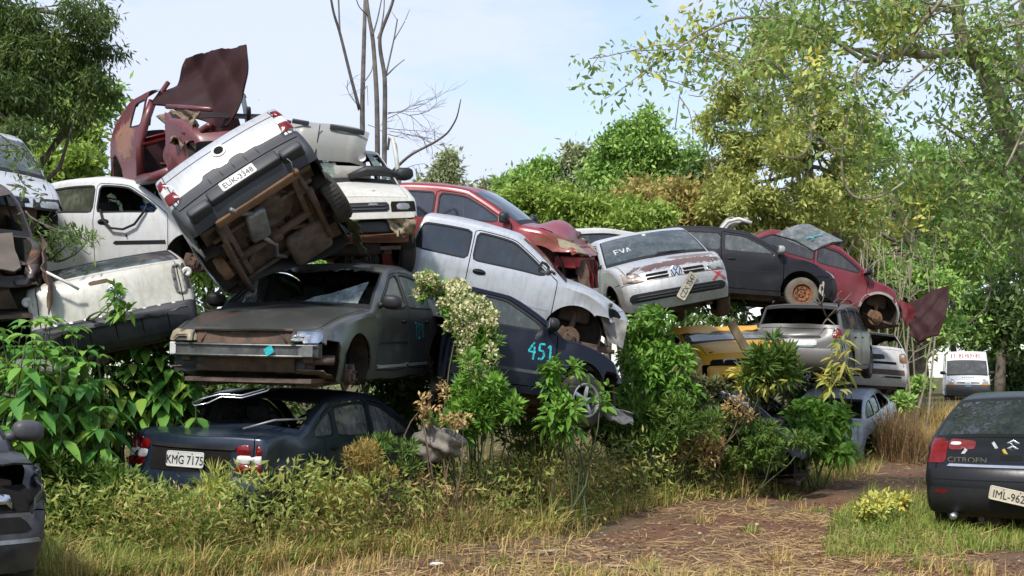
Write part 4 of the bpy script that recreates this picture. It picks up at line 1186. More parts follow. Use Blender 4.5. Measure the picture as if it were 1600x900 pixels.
# ------------------------------------------------------------------ black hatchback seen from the side
def car_G():
    m = mats(paint=paint('flat_black', (.010, .010, .014), .42, .0, .06, .0, 9, (.07, .065, .06), low_dirt=.4, coat=0, spec=.4), glass=glassmat('sky_glass', (.25, .29, .29), .5, .05, .34, 11, (.36, .40, .40)))
    r = car_root('hatchback_car', 'black three-door hatchback with a rusty steel front wheel on the roof of the grey estate', (3.85, 23.12, 2.82), (-3.8, 3.9, -.1))
    c = Car(r, m, kind='hatch', L=3.93, W=1.65, H=1.42, wb=2.47, fo=.78, cx=1.0, wx=.24, rx=-1.2, bx=-1.72, pil=(-.22,), doors=((.86, -.235),), seed=9, arch=.36, bumps=.004,
            dents=[((1.95, -.6, .45), (.25, .3, .3), (-.06, .06, .0))])
    interior(c, m); wells(c, m); underbody(c, m)
    wheel(r, (c.fx + .02, -.73, .27), .285, m, -1, tyre='tyredust', rim='rimrust'); wheel(r, (c.fx, .73, .28), .285, m, 1)
    for sd in (1, -1): wheel(r, (c.rxw, sd * .72, .29), .285, m, sd)
    mirror(c, mats(paint=simple('grey_mirror', (.35, .36, .36), .4, seed=49)), -1, stretch=.8); handle(c, 'door0R', m, -1, -.06, .80, w=.16, h=.04)
    sidelines(c, m['trim'], -1, .60, .82, -.2, .02)
    lamp(c, 'headlight', [(-.78, .60), (-.50, .59), (-.50, .70), (-.72, .725)], 'x+', m['lens'], .012); lamp(c, 'headlight', [(.78, .60), (.50, .59), (.50, .70), (.72, .725)], 'x+', m['lens'], .012)
    crumple_sheet('pale_inner_wing', [(1.53, -.775, .52), (1.60, -.765, .52), (1.58, -.765, .25), (1.50, -.76, .33)], simple('primer', (.48, .44, .38), .8, seed=50), r, .01, (3, 6), 2)
    lamp(c, 'tail_light', [(-.70, .75), (-.56, .75), (-.56, .98), (-.68, .98)], 'x-', m['red']); lamp(c, 'tail_light', [(.70, .75), (.56, .75), (.56, .98), (.68, .98)], 'x-', m['red'])
    return c

# ------------------------------------------------------------------ dark red hatchback with its bonnet torn forward
def car_H():
    m = mats(paint=paint('wine_red', (.20, .016, .026), .32, .15, .3, .03, 10, low_dirt=.35), glass=glassmat('smoke_glass', (.13, .12, .12), .6, .06, .25, 12, (.22, .2, .19)),
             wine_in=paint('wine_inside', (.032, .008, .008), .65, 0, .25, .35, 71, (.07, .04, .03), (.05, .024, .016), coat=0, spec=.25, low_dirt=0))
    r = car_root('hatchback_car', 'dark red hatchback lying nose down at the right end of the heap, bonnet torn forward', (5.52, 24.31, 2.76), (-.2, 14.8, 3.1))
    c = Car(r, m, kind='hatch', L=3.8, W=1.62, H=1.43, wb=2.42, fo=.74, cx=.96, wx=.25, rx=-1.15, bx=-1.66, pil=(-.22,), doors=((.84, -.235),), seed=10, arch=.365, skip=('front_bumper', 'hood'), bumps=.006,
            dents=[((.75, -.8, .68), (.3, .2, .28), (0, .05, 0)), ((1.7, -.6, .68), (.4, .4, .3), (-.12, .04, -.06))])
    interior(c, m); wells(c, m); underbody(c, m); engine_bay(c, m)
    hub(r, (c.fx, -.68, .24), mats(rustm=M0['rustbright']), -1, .135); hub(r, (c.fx, .7, .27), m, 1)
    for sd in (1, -1): wheel(r, (c.rxw, sd * .70, .29), .29, m, sd)
    th = np.linspace(-.06 * math.pi, 1.02 * math.pi, 30); aa = c.arch
    lip = [(c.fx + (aa + .0) * math.cos(t), c.wr + .02 + aa * math.sin(t)) for t in th] + [(c.fx + (aa + .045) * math.cos(t), c.wr + .02 + (aa + .045) * math.sin(t)) for t in th[::-1]]
    c.patch('arch_lip', lip, 'y-', simple('grey_primer', (.40, .36, .34), .7, var=.4, seed=51), None, .004, .012, .05, 0)
    mirror(c, m, -1, mat='plast'); handle(c, 'door0R', m, -1, -.06, .82)
    def curl(V, u, w):
        V = V.copy(); V[:, 2] -= .10 * np.sin(w * 3.1) * u; V[:, 0] += .07 * np.sin(u * 3.1) * w; return V
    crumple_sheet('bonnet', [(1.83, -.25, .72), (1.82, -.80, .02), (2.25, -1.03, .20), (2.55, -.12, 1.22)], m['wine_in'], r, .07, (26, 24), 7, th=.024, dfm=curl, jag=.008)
    crumple_sheet('wing_tip', [(1.50, -.76, .70), (1.84, -.70, .58), (1.88, -.68, .22), (1.66, -.74, .28)], m['paint'], r, .03, (8, 8), 12, jag=.2)
    lamp(c, 'headlight', [(-.76, .58), (-.55, .58), (-.55, .68), (-.72, .70)], 'x+', simple('pink_lens', (.50, .30, .28), .3, seed=52), .012)
    lamp(c, 'tail_light', [(-.70, .75), (-.56, .75), (-.56, .98), (-.68, .98)], 'x-', m['red']); lamp(c, 'tail_light', [(.70, .75), (.56, .75), (.56, .98), (.68, .98)], 'x-', m['red'])
    return c

# ------------------------------------------------------------------ grey estate seen from behind
def car_I():
    m = mats(paint=paint('dusty_grey', (.125, .122, .12), .45, .2, .45, .05, 11, (.13, .11, .085), low_dirt=.35), glass=glassmat('estate_glass', (.15, .17, .18), .55, .06, .3, 13, (.28, .28, .27)))
    r = car_root('estate_car', 'dusty grey estate with no rear window under the black hatchback', (5.62, 23.5, 1.565), (1.2, -1.6, 66.2)); r.scale = (.955,) * 3
    c = Car(r, m, kind='wagon', L=4.2, W=1.63, H=1.46, wb=2.44, fo=.78, cx=1.2, wx=.5, rx=-1.72, rz=1.40, bx=-1.98, bz=.98, pil=(-.05, -.98), doors=((1.06, -.06), (-.085, -.98)), seed=11, skip=('rear_window',), bumps=.007,
            plan=(.15, .06), bow=(.17, .07), belt=(.92, .96), dents=[((-2.05, -.1, .9), (.25, .5, .18), (.10, 0, -.03)), ((-2.1, .4, .6), (.2, .4, .3), (.04, 0, 0)), ((0, 0, 1.45), (1.2, .6, .3), (0, 0, -.05))])
    interior(c, m); wells(c, m); underbody(c, m)
    for x in (c.fx, c.rxw):
        for sd in (1, -1): wheel(r, (x, sd * .7, .28), .29, m, sd)
    for sy in (-1, 1):
        lamp(c, 'tail_light', [(sy * .76, .80), (sy * .60, .80), (sy * .60, .93), (sy * .70, .96), (sy * .76, .93)], 'x-', m['redfade'] if sy > 0 else m['red'], .012, .035)
        k = MB(); k.tube([(.3, sy * .56, 1.46), (.1, sy * .565, 1.50), (-1.3, sy * .56, 1.49), (-1.55, sy * .55, 1.43)], .016, 8); k.build('roof_rail', m['bump'], r)
    k = MB(); p = c.patch('plate_panel', [(-.34, .665), (.30, .665), (.30, .765), (-.34, .765)], 'x-', m['white'], None, .012, .01, .06, 1)
    c.patch('plate_edge', [(-.30, .640), (.28, .640), (.28, .662), (-.30, .662)], 'x-', simple('pale_teal', (.25, .40, .42), .6, seed=53), None, .014, .01, .06, 0)
    c.patch('tailgate_trim', [(-.42, .80), (.38, .80), (.36, .84), (-.40, .84)], 'x-', m['plast'], None, .012, .012, .06, 1)
    for q, P in enumerate([[(-1.5, .25, .9), (-1.85, .15, 1.05), (-2.05, .30, 1.35)], [(-1.6, .2, .95), (-1.95, .05, 1.1), (-2.1, -.12, 1.33)], [(-1.5, .0, .9), (-2.0, -.1, 1.12), (-2.15, -.35, 1.36)], [(-1.95, .05, 1.1), (-2.1, .12, 1.25), (-2.12, .1, 1.36)]]):
        pass
    lamp(c, 'headlight', [(-.74, .60), (-.44, .60), (-.44, .70), (-.70, .72)], 'x+', m['lens']); lamp(c, 'headlight', [(.74, .60), (.44, .60), (.44, .70), (.70, .72)], 'x+', m['lens'])
    handle(c, 'door0R', m, -1, .08, .80); handle(c, 'door1R', m, -1, -.8, .80)
    return c

# ------------------------------------------------------------------ white wreck behind the estate
def car_J():
    m = mats(paint=paint('chalk_white', (.54, .54, .53), .45, 0, .45, .06, 12, (.33, .27, .2), low_dirt=.3))
    r = car_root('hatchback_car', 'stripped white hatchback shell showing its empty tailgate beside the grey estate', (7.05, 27.44, .95), (3.4, 8.4, 94.7))
    c = Car(r, m, kind='hatch', L=3.8, W=1.6, H=1.44, wb=2.42, fo=.74, cx=.96, wx=.25, rx=-1.5, bx=-1.80, rz=1.38, pil=(-.2, -.95), doors=((.84, -.2), (-.225, -1.0)), seed=12, skip=('rear_window', 'side_window', 'windscreen', 'door1R'), bumps=.008,
            plan=(.15, .07), bow=(.17, .06))
    interior(c, m, seats=False); wells(c, m); underbody(c, m)
    for x in (c.fx, c.rxw):
        for sd in (1, -1): hub(r, (x, sd * .66, .28), m, sd)
    for sy in (-1, 1): lamp(c, 'lamp_socket', [(sy * .74, .70), (sy * .56, .70), (sy * .56, .88), (sy * .72, .90)], 'x-', simple('rusty_socket%d' % sy, (.30, .17, .11), .85, var=.6, seed=54), .004)
    c.patch('tailgate_gap', [(-.5, .66), (.5, .66), (.5, .71), (-.5, .71)], 'x-', m['dark'], None, .004, .01, .06, 0)
    c.patch('bumper_gap', [(-.66, .44), (.66, .44), (.66, .55), (-.66, .55)], 'x-', m['rustm'], None, .006, .01, .06, 0)
    c.patch('plate_hollow', [(-.26, .76), (.22, .74), (.22, .85), (-.24, .86)], 'x-', m['inner'], None, .005, .01, .06, 1)
    crumple_sheet('hanging_side_panel', [(-.6, -.82, 1.30), (-.1, -.90, .95), (.0, -1.0, .25), (-.5, -.95, .30)], simple('grey_panel', (.26, .25, .24), .6, var=.4, seed=55), r, .06, (10, 12), 13, jag=.1)
    return c

# ------------------------------------------------------------------ white tailgate in the foliage
def car_N():
    m = mats(paint=paint('cream_white', (.52, .51, .45), .42, 0, .5, .03, 13, (.24, .20, .13), low_dirt=.1), glass=glassmat('milky_glass', (.2, .24, .26), .5, .08, .3, 14, (.26, .29, .30)), bump=simple('torn_dark_bumper', (.020, .021, .026), .6, var=.5, seed=142, scale=4, col2=(.045, .045, .05)))
    r = car_root('hatchback_car', 'off-white car with a dented tailgate and dark rear bumper rising from the leafy weeds', (-4.25, 14.3, 1.70), (-12.5, 0, 104.9))
    def crush(V):
        V = V.copy(); k = np.clip((V[:, 2] - .95) / .5, 0, 1); V[:, 2] = np.where(V[:, 2] > .95, .95 + (V[:, 2] - .95) * .5, V[:, 2]); return V
    c = Car(r, m, kind='hatch', L=3.8, W=1.64, H=1.42, wb=2.45, fo=.78, cx=.96, wx=.22, rx=-1.15, bx=-1.75, bz=.99, pil=(-.2,), doors=((.84, -.235),), seed=13, bumpcol=1, rearz=(.34, .48, .555), bumps=.004, dfm=crush, plan=(.15, .06), bow=(.17, .06),
            skip=('windscreen', 'side_window'))
    wells(c, m); underbody(c, m)
    for x in (c.fx, c.rxw):
        for sd in (1, -1): hub(r, (x, sd * .68, .28), m, sd)
    ring_badge(c, 'tailgate_badge', -.06, .75, 'x-', .085, m)
    c.patch('latch_recess', [(-.02, .87), (.18, .87), (.18, .91), (-.02, .91)], 'x-', m['rustm'], None, .004, .01, .03, 1)
    for sy in (-1, 1):
        s_ = lamp(c, 'lamp_socket', [(sy * .81, .66), (sy * .72, .66), (sy * .715, .93), (sy * .79, .93)], 'x-', m['paint'] if sy > 0 else m['inner'], .008, .035)
        if sy < 0: lamp(c, 'lamp_frame', [(-.74, .64), (-.62, .64), (-.615, .90), (-.72, .92)], 'x-', simple('socket_clutter', (.30, .30, .29), .6, var=.9, scale=22, seed=143, bump=.8, col2=(.02, .02, .02)), .02, .03)
        loc, n = c.hit((0, sy * .765, .83), 'x-')
        k = MB(); k.lathe([(.05, 0), (.05, -.02), (.03, -.025), (.001, -.005)], 16, 'x', loc + np.array([-.012, 0, 0])); k.build('bulb_holder', m['white'], s_)
    for j in range(9):
        c.patch('broken_clip', quad(-.6 + j * .14, -.56 + j * .14, .535, .555), 'x-', m['white'], None, .02, .012, .03, 0)
    c.patch('rear_valance', [(-.74, .28), (.74, .28), (.74, .52), (-.74, .52)], 'x-', m['bump'], None, .015, .015, .06, 1)
    for y in np.linspace(-.5, .5, 5): c.patch('bumper_joint', quad(y - .005, y + .005, .29, .51), 'x-', m['dark'], None, .018, .008, .05, 0)
    crumple_sheet('torn_bumper_lip', [(-1.93, -.66, .53), (-1.93, .66, .53), (-1.97, .62, .45), (-1.96, -.70, .46)], m['bump'], r, .018, (22, 4), 66, jag=.15)
    c.patch('bumper_slot', [(-.45, .47), (-.15, .47), (-.15, .53), (-.45, .53)], 'x-', m['dark'], None, .024, .01, .04, 1)
    return c

# ------------------------------------------------------------------ crushed dark blue saloon at the bottom
def car_S():
    m = mats(paint=paint('deep_blue', (.015, .026, .045), .28, .2, .12, .02, 14, (.14, .13, .11), low_dirt=.3, coat=.5), glass=glassmat('grey_glass', (.3, .3, .31), .3, .06, .55, 15, (.36, .35, .36)))
    r = car_root('saloon_car', 'crushed dark blue saloon lowest at the left with a red and white tail light', (-2.19, 13.99, .10), (1.9, .4, 67.0))
    def crush(V):
        V = V.copy(); h = V[:, 2]; V[:, 2] = np.where(h > 1.0, 1.0 + (h - 1.0) * .98, h); return V
    c = Car(r, m, kind='sedan', L=4.48, W=1.71, H=1.42, wb=2.64, fo=.87, cx=.95, wx=.2, rx=-.95, bx=-1.52, bz=1.02, deck=(1.02, .99), pil=(-.17, -.88), doors=((.86, -.18), (-.205, -1.1)), seed=14, skip=('rear_window', 'windscreen'), bumps=.009, dfm=crush, arch=.36,
            rearz=(.34, .5, .62), dents=[((-1.9, .1, 1.0), (.4, .7, .2), (0, 0, -.05)), ((-2.2, .6, .9), (.3, .4, .3), (.08, 0, -.03))])
    interior(c, m); wells(c, m); underbody(c, m)
    for x in (c.fx, c.rxw):
        for sd in (1, -1): wheel(r, (x, sd * .72, .20), .29, m, sd)
    for sy in (-1, 1):
        lamp(c, 'tail_light', [(sy * .80, .66), (sy * .52, .66), (sy * .52, .735), (sy * .80, .735)], 'x-', m['red'], .012, .03, rnd=1)
        lamp(c, 'tail_light', [(sy * .80, .815), (sy * .52, .815), (sy * .51, .90), (sy * .70, .915), (sy * .80, .86)], 'x-', m['red'], .012, .03, rnd=1)
        lamp(c, 'reversing_lamp', [(sy * .80, .738), (sy * .52, .738), (sy * .52, .812), (sy * .80, .812)], 'x-', m['white'], .010, .03, rnd=1)
    c.patch('plate_recess', [(-.44, .64), (.44, .64), (.46, .86), (-.46, .86)], 'x-', m['dark'], None, .004, .01, .05, 1)
    loc, n = c.hit((0, 0, .75), 'x-')
    plate(r, 'KMG 7175', face_matrix(loc + np.array([-.014, .0, 0]), (-1, 0, .05)), m, .42, .145)
    c.patch('boot_strip', [(-.52, .855), (.50, .855), (.50, .89), (-.52, .89)], 'x-', m['plast'], None, .018, .02, .05, 1)
    for sd, dn in ((1, 'L'), (-1, 'R')):
        handle(c, 'door0' + dn, m, sd, 0, .84); handle(c, 'door1' + dn, m, sd, -.95, .84)
    crumple_sheet('torn_quarter_panel', [(-1.75, -.80, .60), (-1.0, -.84, .62), (-1.0, -.86, .25), (-1.75, -.9, .3)], m['paint'], r, .04, (14, 8), 21, jag=.3)
    bent_tube('bent_door_seal', [(-1.75, -.3, 1.03), (-1.6, -.55, 1.12), (-1.3, -.66, 1.13), (-1.05, -.68, 1.05)], .012, m['rim'], r)
    return c

# ------------------------------------------------------------------ black car parked at the right
def car_T():
    m = mats(paint=paint('gloss_black', (.010, .010, .012), .30, .0, .04, .0, 15, (.05, .048, .045), low_dirt=.15, coat=0, spec=.35, dentb=.3), glass=glassmat('rear_glass', (.14, .18, .20), .6, .03, .10, 16, (.30, .36, .38)))
    r = car_root('parked_saloon_car', 'black car parked on the grass at the right edge with a dented tailgate', (6.06, 14.94, .0), (0, 0, 62.1), group='cars standing on the ground beside the heap')
    c = Car(r, m, kind='hatch', L=4.7, W=1.79, H=1.47, wb=2.75, fo=.95, cx=1.15, wx=.35, rx=-1.0, bx=-1.85, bz=1.0, rz=1.40, belt=(.92, .98), pil=(-.15, -1.1), doors=((1.0, -.15), (-.175, -1.15)), seed=15, rdents=2, arch=.36, wr=.31, plan=(.15, .08), bow=(.17, .12), bumps=.002, tum=.31,
            rearz=(.34, .54, .70), tailx=.05, dents=[((-2.2, -.02, .9), (.3, .18, .17), (.06, 0, 0)), ((-2.2, .3, .86), (.3, .20, .10), (.05, 0, -.02)), ((-2.1, .05, 1.0), (.3, .3, .05), (.03, 0, -.03))])
    interior(c, m); wells(c, m); underbody(c, m)
    for x in (c.fx, c.rxw):
        for sd in (1, -1): wheel(r, (x, sd * .76, .31), .31, m, sd, .2, 'alloy', 7, rim='alloy')
    for sy in (-1, 1):
        t = lamp(c, 'tail_light', [(sy * .86, .74), (sy * .64, .74), (sy * .64, .985), (sy * .86, .97)], 'x-', m['red'], .008, .035)
        t2 = lamp(c, 'tail_light', [(sy * .63, .87), (sy * .36, .88), (sy * .36, .96), (sy * .63, .98)], 'x-', simple('red_lamp_inner%d' % sy, (.22, .03, .032), .25, var=.5, scale=9, seed=79, bump=.3), .008, .035)
        lamp(c, 'reversing_lamp', [(sy * .62, .92), (sy * .50, .92), (sy * .50, .95), (sy * .62, .95)], 'x-', m['white'], .020, .03, parent=t2, rnd=1)
        lamp(c, 'reflector', [(sy * .74, .44), (sy * .60, .44), (sy * .60, .475), (sy * .74, .475)], 'x-', m['red'], .006, .03)
    c.patch('chrome_strip', [(-.62, .712), (.62, .712), (.62, .737), (-.62, .737)], 'x-', m['chrome'], None, .012, .014, .05, 0)
    for k in (0, 1):
        z = .90 + .055 * k
        loc = c.hit((0, 0, z), 'x-')[0]
        mb = MB()
        for sy in (-1, 1): mb.box(loc + np.array([-.012, sy * .047, -.012]), (.012, .115, .024), (sy * -.52, 0, 0), 0, .003)
        mb.build('chevron_badge', m['chrome'], r)
    c.patch('boot_handle_recess', [(-.12, .785), (.12, .785), (.10, .83), (-.10, .83)], 'x-', m['dark'], None, .004, .012, .03, 1)
    tv, tf = text_mesh('CITROEN', .075, .002, 1.25); mb = MB(); mb.add(tv, tf); loc = c.hit((0, .42, .775), 'x-')[0]
    mb.xf(face_matrix(loc + np.array([-.012, 0, 0]), (-1, .12, 0))); mb.build('tailgate_lettering', m['chrome'], r, False)
    for (y, z, w, h, a) in ((.47, .84, .03, .10, .6), (.155, .90, .03, .13, -.5), (.06, .85, .03, .09, -.5)):
        loc = c.hit((0, y, z), 'x-')[0]; mb = MB(); mb.box(loc + np.array([-.006, 0, 0]), (.006, w, h), (a, 0, 0), 0, .001); mb.build('tape_scrap', m['whitemark'] if y > .1 else simple('yellow_tape', (.65, .5, .08), .6, seed=56), r)
    c.patch('bumper_groove', [(-.80, .575), (.80, .575), (.80, .585), (-.80, .585)], 'x-', m['dark'], None, .003, .006, .05, 0)
    c.patch('lower_valance', [(-.78, .26), (.78, .26), (.80, .50), (-.80, .50)], 'x-', m['trim'], None, .004, .01, .06, 1)
    plate(r, 'IML-9629', face_matrix((-2.40, -.02, .44), (-1, 0, .0), roll=R(-11)), mats(plate=m['plateold']), .42, .14)
    bent_tube('exhaust_tip', [(-2.0, .55, .22), (-2.36, .55, .21)], .035, m['chrome'], r, 12)
    for sd, dn in ((1, 'L'), (-1, 'R')): handle(c, 'door0' + dn, m, sd, .02, .86); handle(c, 'door1' + dn, m, sd, -.95, .86)
    mirror(c, m, 1); mirror(c, m, -1)
    lamp(c, 'headlight', [(-.80, .60), (-.44, .60), (-.44, .70), (-.74, .74)], 'x+', m['lens']); lamp(c, 'headlight', [(.80, .60), (.44, .60), (.44, .70), (.74, .74)], 'x+', m['lens'])
    return c

# ------------------------------------------------------------------ white car facing out above the saloon
def car_L():
    m = mats(paint=paint('aged_white', (.60, .59, .53), .45, 0, .48, .12, 16, (.38, .31, .22), low_dirt=.2), glass=glassmat('mint_glass', (.34, .46, .40), .35, .06, .5, 17, (.36, .45, .39)), winin=simple('pale_inside', (.25, .24, .2), .8, seed=60))
    r = car_root('compact_car', 'white car facing out behind the pickup, its bonnet peeling and roof torn off', (-2.35, 16.0, 2.98), (4.2, 5.0, -71.7)); r.scale = (1.06,) * 3
    c = Car(r, m, kind='hatch', L=3.65, W=1.56, H=1.42, wb=2.36, fo=.70, cx=.95, wx=.35, rx=-1.2, bx=-1.65, hood=(.77, .95), hoodbulge=.03, pil=(-.2,), doors=((.84, -.225),), seed=16, skip=('front_bumper', 'windscreen', 'side_window'), bumps=.006, frontz=(.36, .48, .54), plan=(.08, .1), bow=(.08, .1), arch=.34,
            dents=[((.3, -.3, 1.4), (.6, .6, .4), (0, 0, -.1))])
    interior(c, m); wells(c, m); underbody(c, m); engine_bay(c, m)
    wheel(r, (c.fx, .69, .20), .285, m, 1, .18); hub(r, (c.fx, -.66, .27), m, -1)
    for sd in (1, -1): wheel(r, (c.rxw, sd * .67, .28), .285, m, sd)
    gp = c.patch('grille', [(-.46, .60), (.42, .60), (.42, .70), (-.46, .70)], 'x+', m['plast'], None, .006, .012, .05, 0)
    for z in (.63, .665): c.patch('grille_bar', quad(-.44, .40, z - .006, z + .006), 'x+', m['bump'], gp, .018, .01, .06, 0)
    c.patch('grille_emblem', quad(.18, .30, .67, .69), 'x+', m['rim'], gp, .022, .008, .04, 0)
    for sy in (-1, 1):
        h = c.patch('headlight_recess', [(sy * .44, .595), (sy * .74, .595), (sy * .73, .705), (sy * .44, .705)], 'x+', m['dark'], None, .006, .02, .04, 0)
        lamp(c, 'headlight_bowl', [(sy * .50, .615), (sy * .66, .615), (sy * .65, .685), (sy * .50, .685)], 'x+', m['rim'], .010, parent=h)
    c.patch('front_panel', quad(-.70, .70, .525, .585), 'x+', m['paint'], None, .014, .02, .05, 1)
    k = MB(); k.box((1.66, -.05, .44), (.08, 1.30, .13), (0, 0, 0), 0, .02); k.build('bumper_beam', m['bump'], r)
    crumple_sheet('front_crossmember', [(1.74, -.62, .36), (1.74, .62, .36), (1.70, .62, .26), (1.70, -.62, .27)], simple('red_rust', (.16, .065, .035), .85, var=.6, seed=61, scale=5), r, .02, (16, 4), 22)
    crumple_sheet('torn_headlight_mount', [(1.76, .38, .52), (1.78, .70, .50), (1.7, .68, .30), (1.74, .45, .36)], simple('cream_flakes', (.45, .36, .24), .85, var=.7, seed=62, scale=12), r, .04, (10, 8), 23, jag=.4)
    k = MB(); k.box((1.3, 0, .22), (.6, .7, .16), (0, 0, 0), 0, .05); k.build('sump_guard', m['well'], r)
    c.patch('windscreen_sheet', [(.88, -.60), (.88, .10), (.55, .06), (.48, -.58)], 'z+', m['glass'], None, -.004, .006, .06, 0)
    c.patch('windscreen_sliver', [(.86, .66), (.80, .52), (.42, .47), (.40, .53)], 'z+', m['glass'], None, .004, .006, .06, 0)
    k = MB(); k.tube([(.80, .02, 1.06), (.82, .42, 1.05)], [.10, .085], 14); k.build('rolled_lining', simple('grey_felt', (.33, .31, .28), .95, seed=63), r)
    k = MB(); k.tube([(.95, .15, 1.02), (.97, .35, 1.08), (.98, .55, 1.07), (1.0, .74, 1.0)], [.03, .06, .06, .02], 10); k.build('loose_seal', m['plast'], r)
    mirror(c, m, 1, .62, 1.0, mat='plast')
    k = MB(); k.tube([(.62, .80, .95), (.55, .80, 1.25), (.50, .78, 1.47), (.42, .76, 1.50), (.30, .76, 1.36)], [.03, .026, .022, .018, .014], 8); k.tube([(.55, .83, .96), (.48, .82, 1.42)], .012, 6); k.build('door_frame', m['paint'], r)
    return c

def roof_slab():
    """grey bumper-like body shell thrown over the white car"""
    r = car_root('bumper_cover', 'crumpled pale grey bumper cover with dark slots lying upside down on the white car', (-2.17, 15.3, 4.52), (6, 8, 12), 'bumper', 'loose parts lying on the heap')
    g = paint('bumper_grey', (.30, .30, .285), .55, 0, .4, .0, 65, (.26, .22, .17), low_dirt=.1)
    ys = np.linspace(-.52, .42, 26); prof = [(-.10, -.30), (-.13, -.16), (-.12, 0), (-.04, .12), (.12, .15), (.5, .15)]
    V = []; 
    for x in ys:
        for (p, q) in prof:
            k = .16 * max(0, abs(x + .05) - .32) * 2.0
            V.append((x + .02 * math.sin(q * 9), p + k * 1.2 + .015 * math.sin(x * 9), q - k * .35 + .02 * math.sin(x * 6 + p * 5)))
    n = len(prof); F = [[i * n + j, (i + 1) * n + j, (i + 1) * n + j + 1, i * n + j + 1] for i in range(len(ys) - 1) for j in range(n - 1)]
    V2, F2, m2 = Car.shell_mixed(None, np.array(V), F, [0] * len(F), .02, 1)
    o = mesh_obj('bumper_skin', V2, F2, [g, M0['dark']], r, m2)
    k = MB(); k.box((.16, -.105, .10), (.42, .03, .07), (.55, 0, 0), 0, .01); k.build('dark_slot', M0['bump'], r)
    k = MB(); k.box((-.40, -.10, .09), (.20, .03, .06), (.55, 0, 0), 0, .01); k.build('dark_slot', M0['bump'], r)
    k = MB(); k.box((-.17, -.135, -.1), (.012, .012, .4)); k.build('panel_joint', M0['trim'], r)
    k = MB(); k.lathe([(.05, -.02), (.045, .0), (.02, .012), (.001, .012)], 14, 'y', (.38, -.12, -.2)); k.build('torn_mount', M0['white'], r)

# ------------------------------------------------------------------ white hatchback under the red wreck
def car_M():
    m = mats(paint=paint('plain_white', (.62, .63, .635), .4, 0, .34, .04, 17, (.36, .30, .22), low_dirt=.2), glass=glassmat('olive_glass', (.30, .34, .22), .4, .06, .3, 18, (.3, .33, .22)))
    r = car_root('hatchback_car', 'white three-door car with an empty side window and hanging black seal', (-4.91, 17.11, 2.88), (7.1, .7, -16.0))
    c = Car(r, m, kind='hatch', L=3.75, W=1.63, H=1.43, wb=2.44, fo=.74, cx=.98, wx=.3, rx=-1.0, bx=-1.55, pil=(-.22,), doors=((.84, -.22),), seed=17, skip=('side_window0R', 'windscreen'), bumps=.004,
            dents=[((.3, 0, 1.42), (.8, .8, .3), (0, 0, -.06))])
    interior(c, m); wells(c, m); underbody(c, m)
    for x in (c.fx, c.rxw):
        for sd in (1, -1): hub(r, (x, sd * .68, .28), m, sd)
    handle(c, 'door0R', m, -1, -.08, .82, w=.17, h=.08)
    sidelines(c, m['trim'], -1, .55, .82, .06, .05)
    bent_tube('hanging_seal', [(-.12, -.80, .98), (-.06, -.84, .84), (.06, -.86, .74), (.24, -.86, .72), (.4, -.85, .78), (.52, -.82, .93), (.56, -.8, 1.02)], .016, m['trim'], r, 8)
    k = MB(); k.box((.35, -.3, 1.0), (.2, .35, .06), (.2, .3, 0), 0, .02); k.build('blue_cushion', simple('blue_vinyl', (.05, .12, .28), .5, seed=66), r)
    bent_tube('scratch_hole', [(.26, -.83, .66), (.27, -.83, .62)], .008, m['dark'], r)
    return c

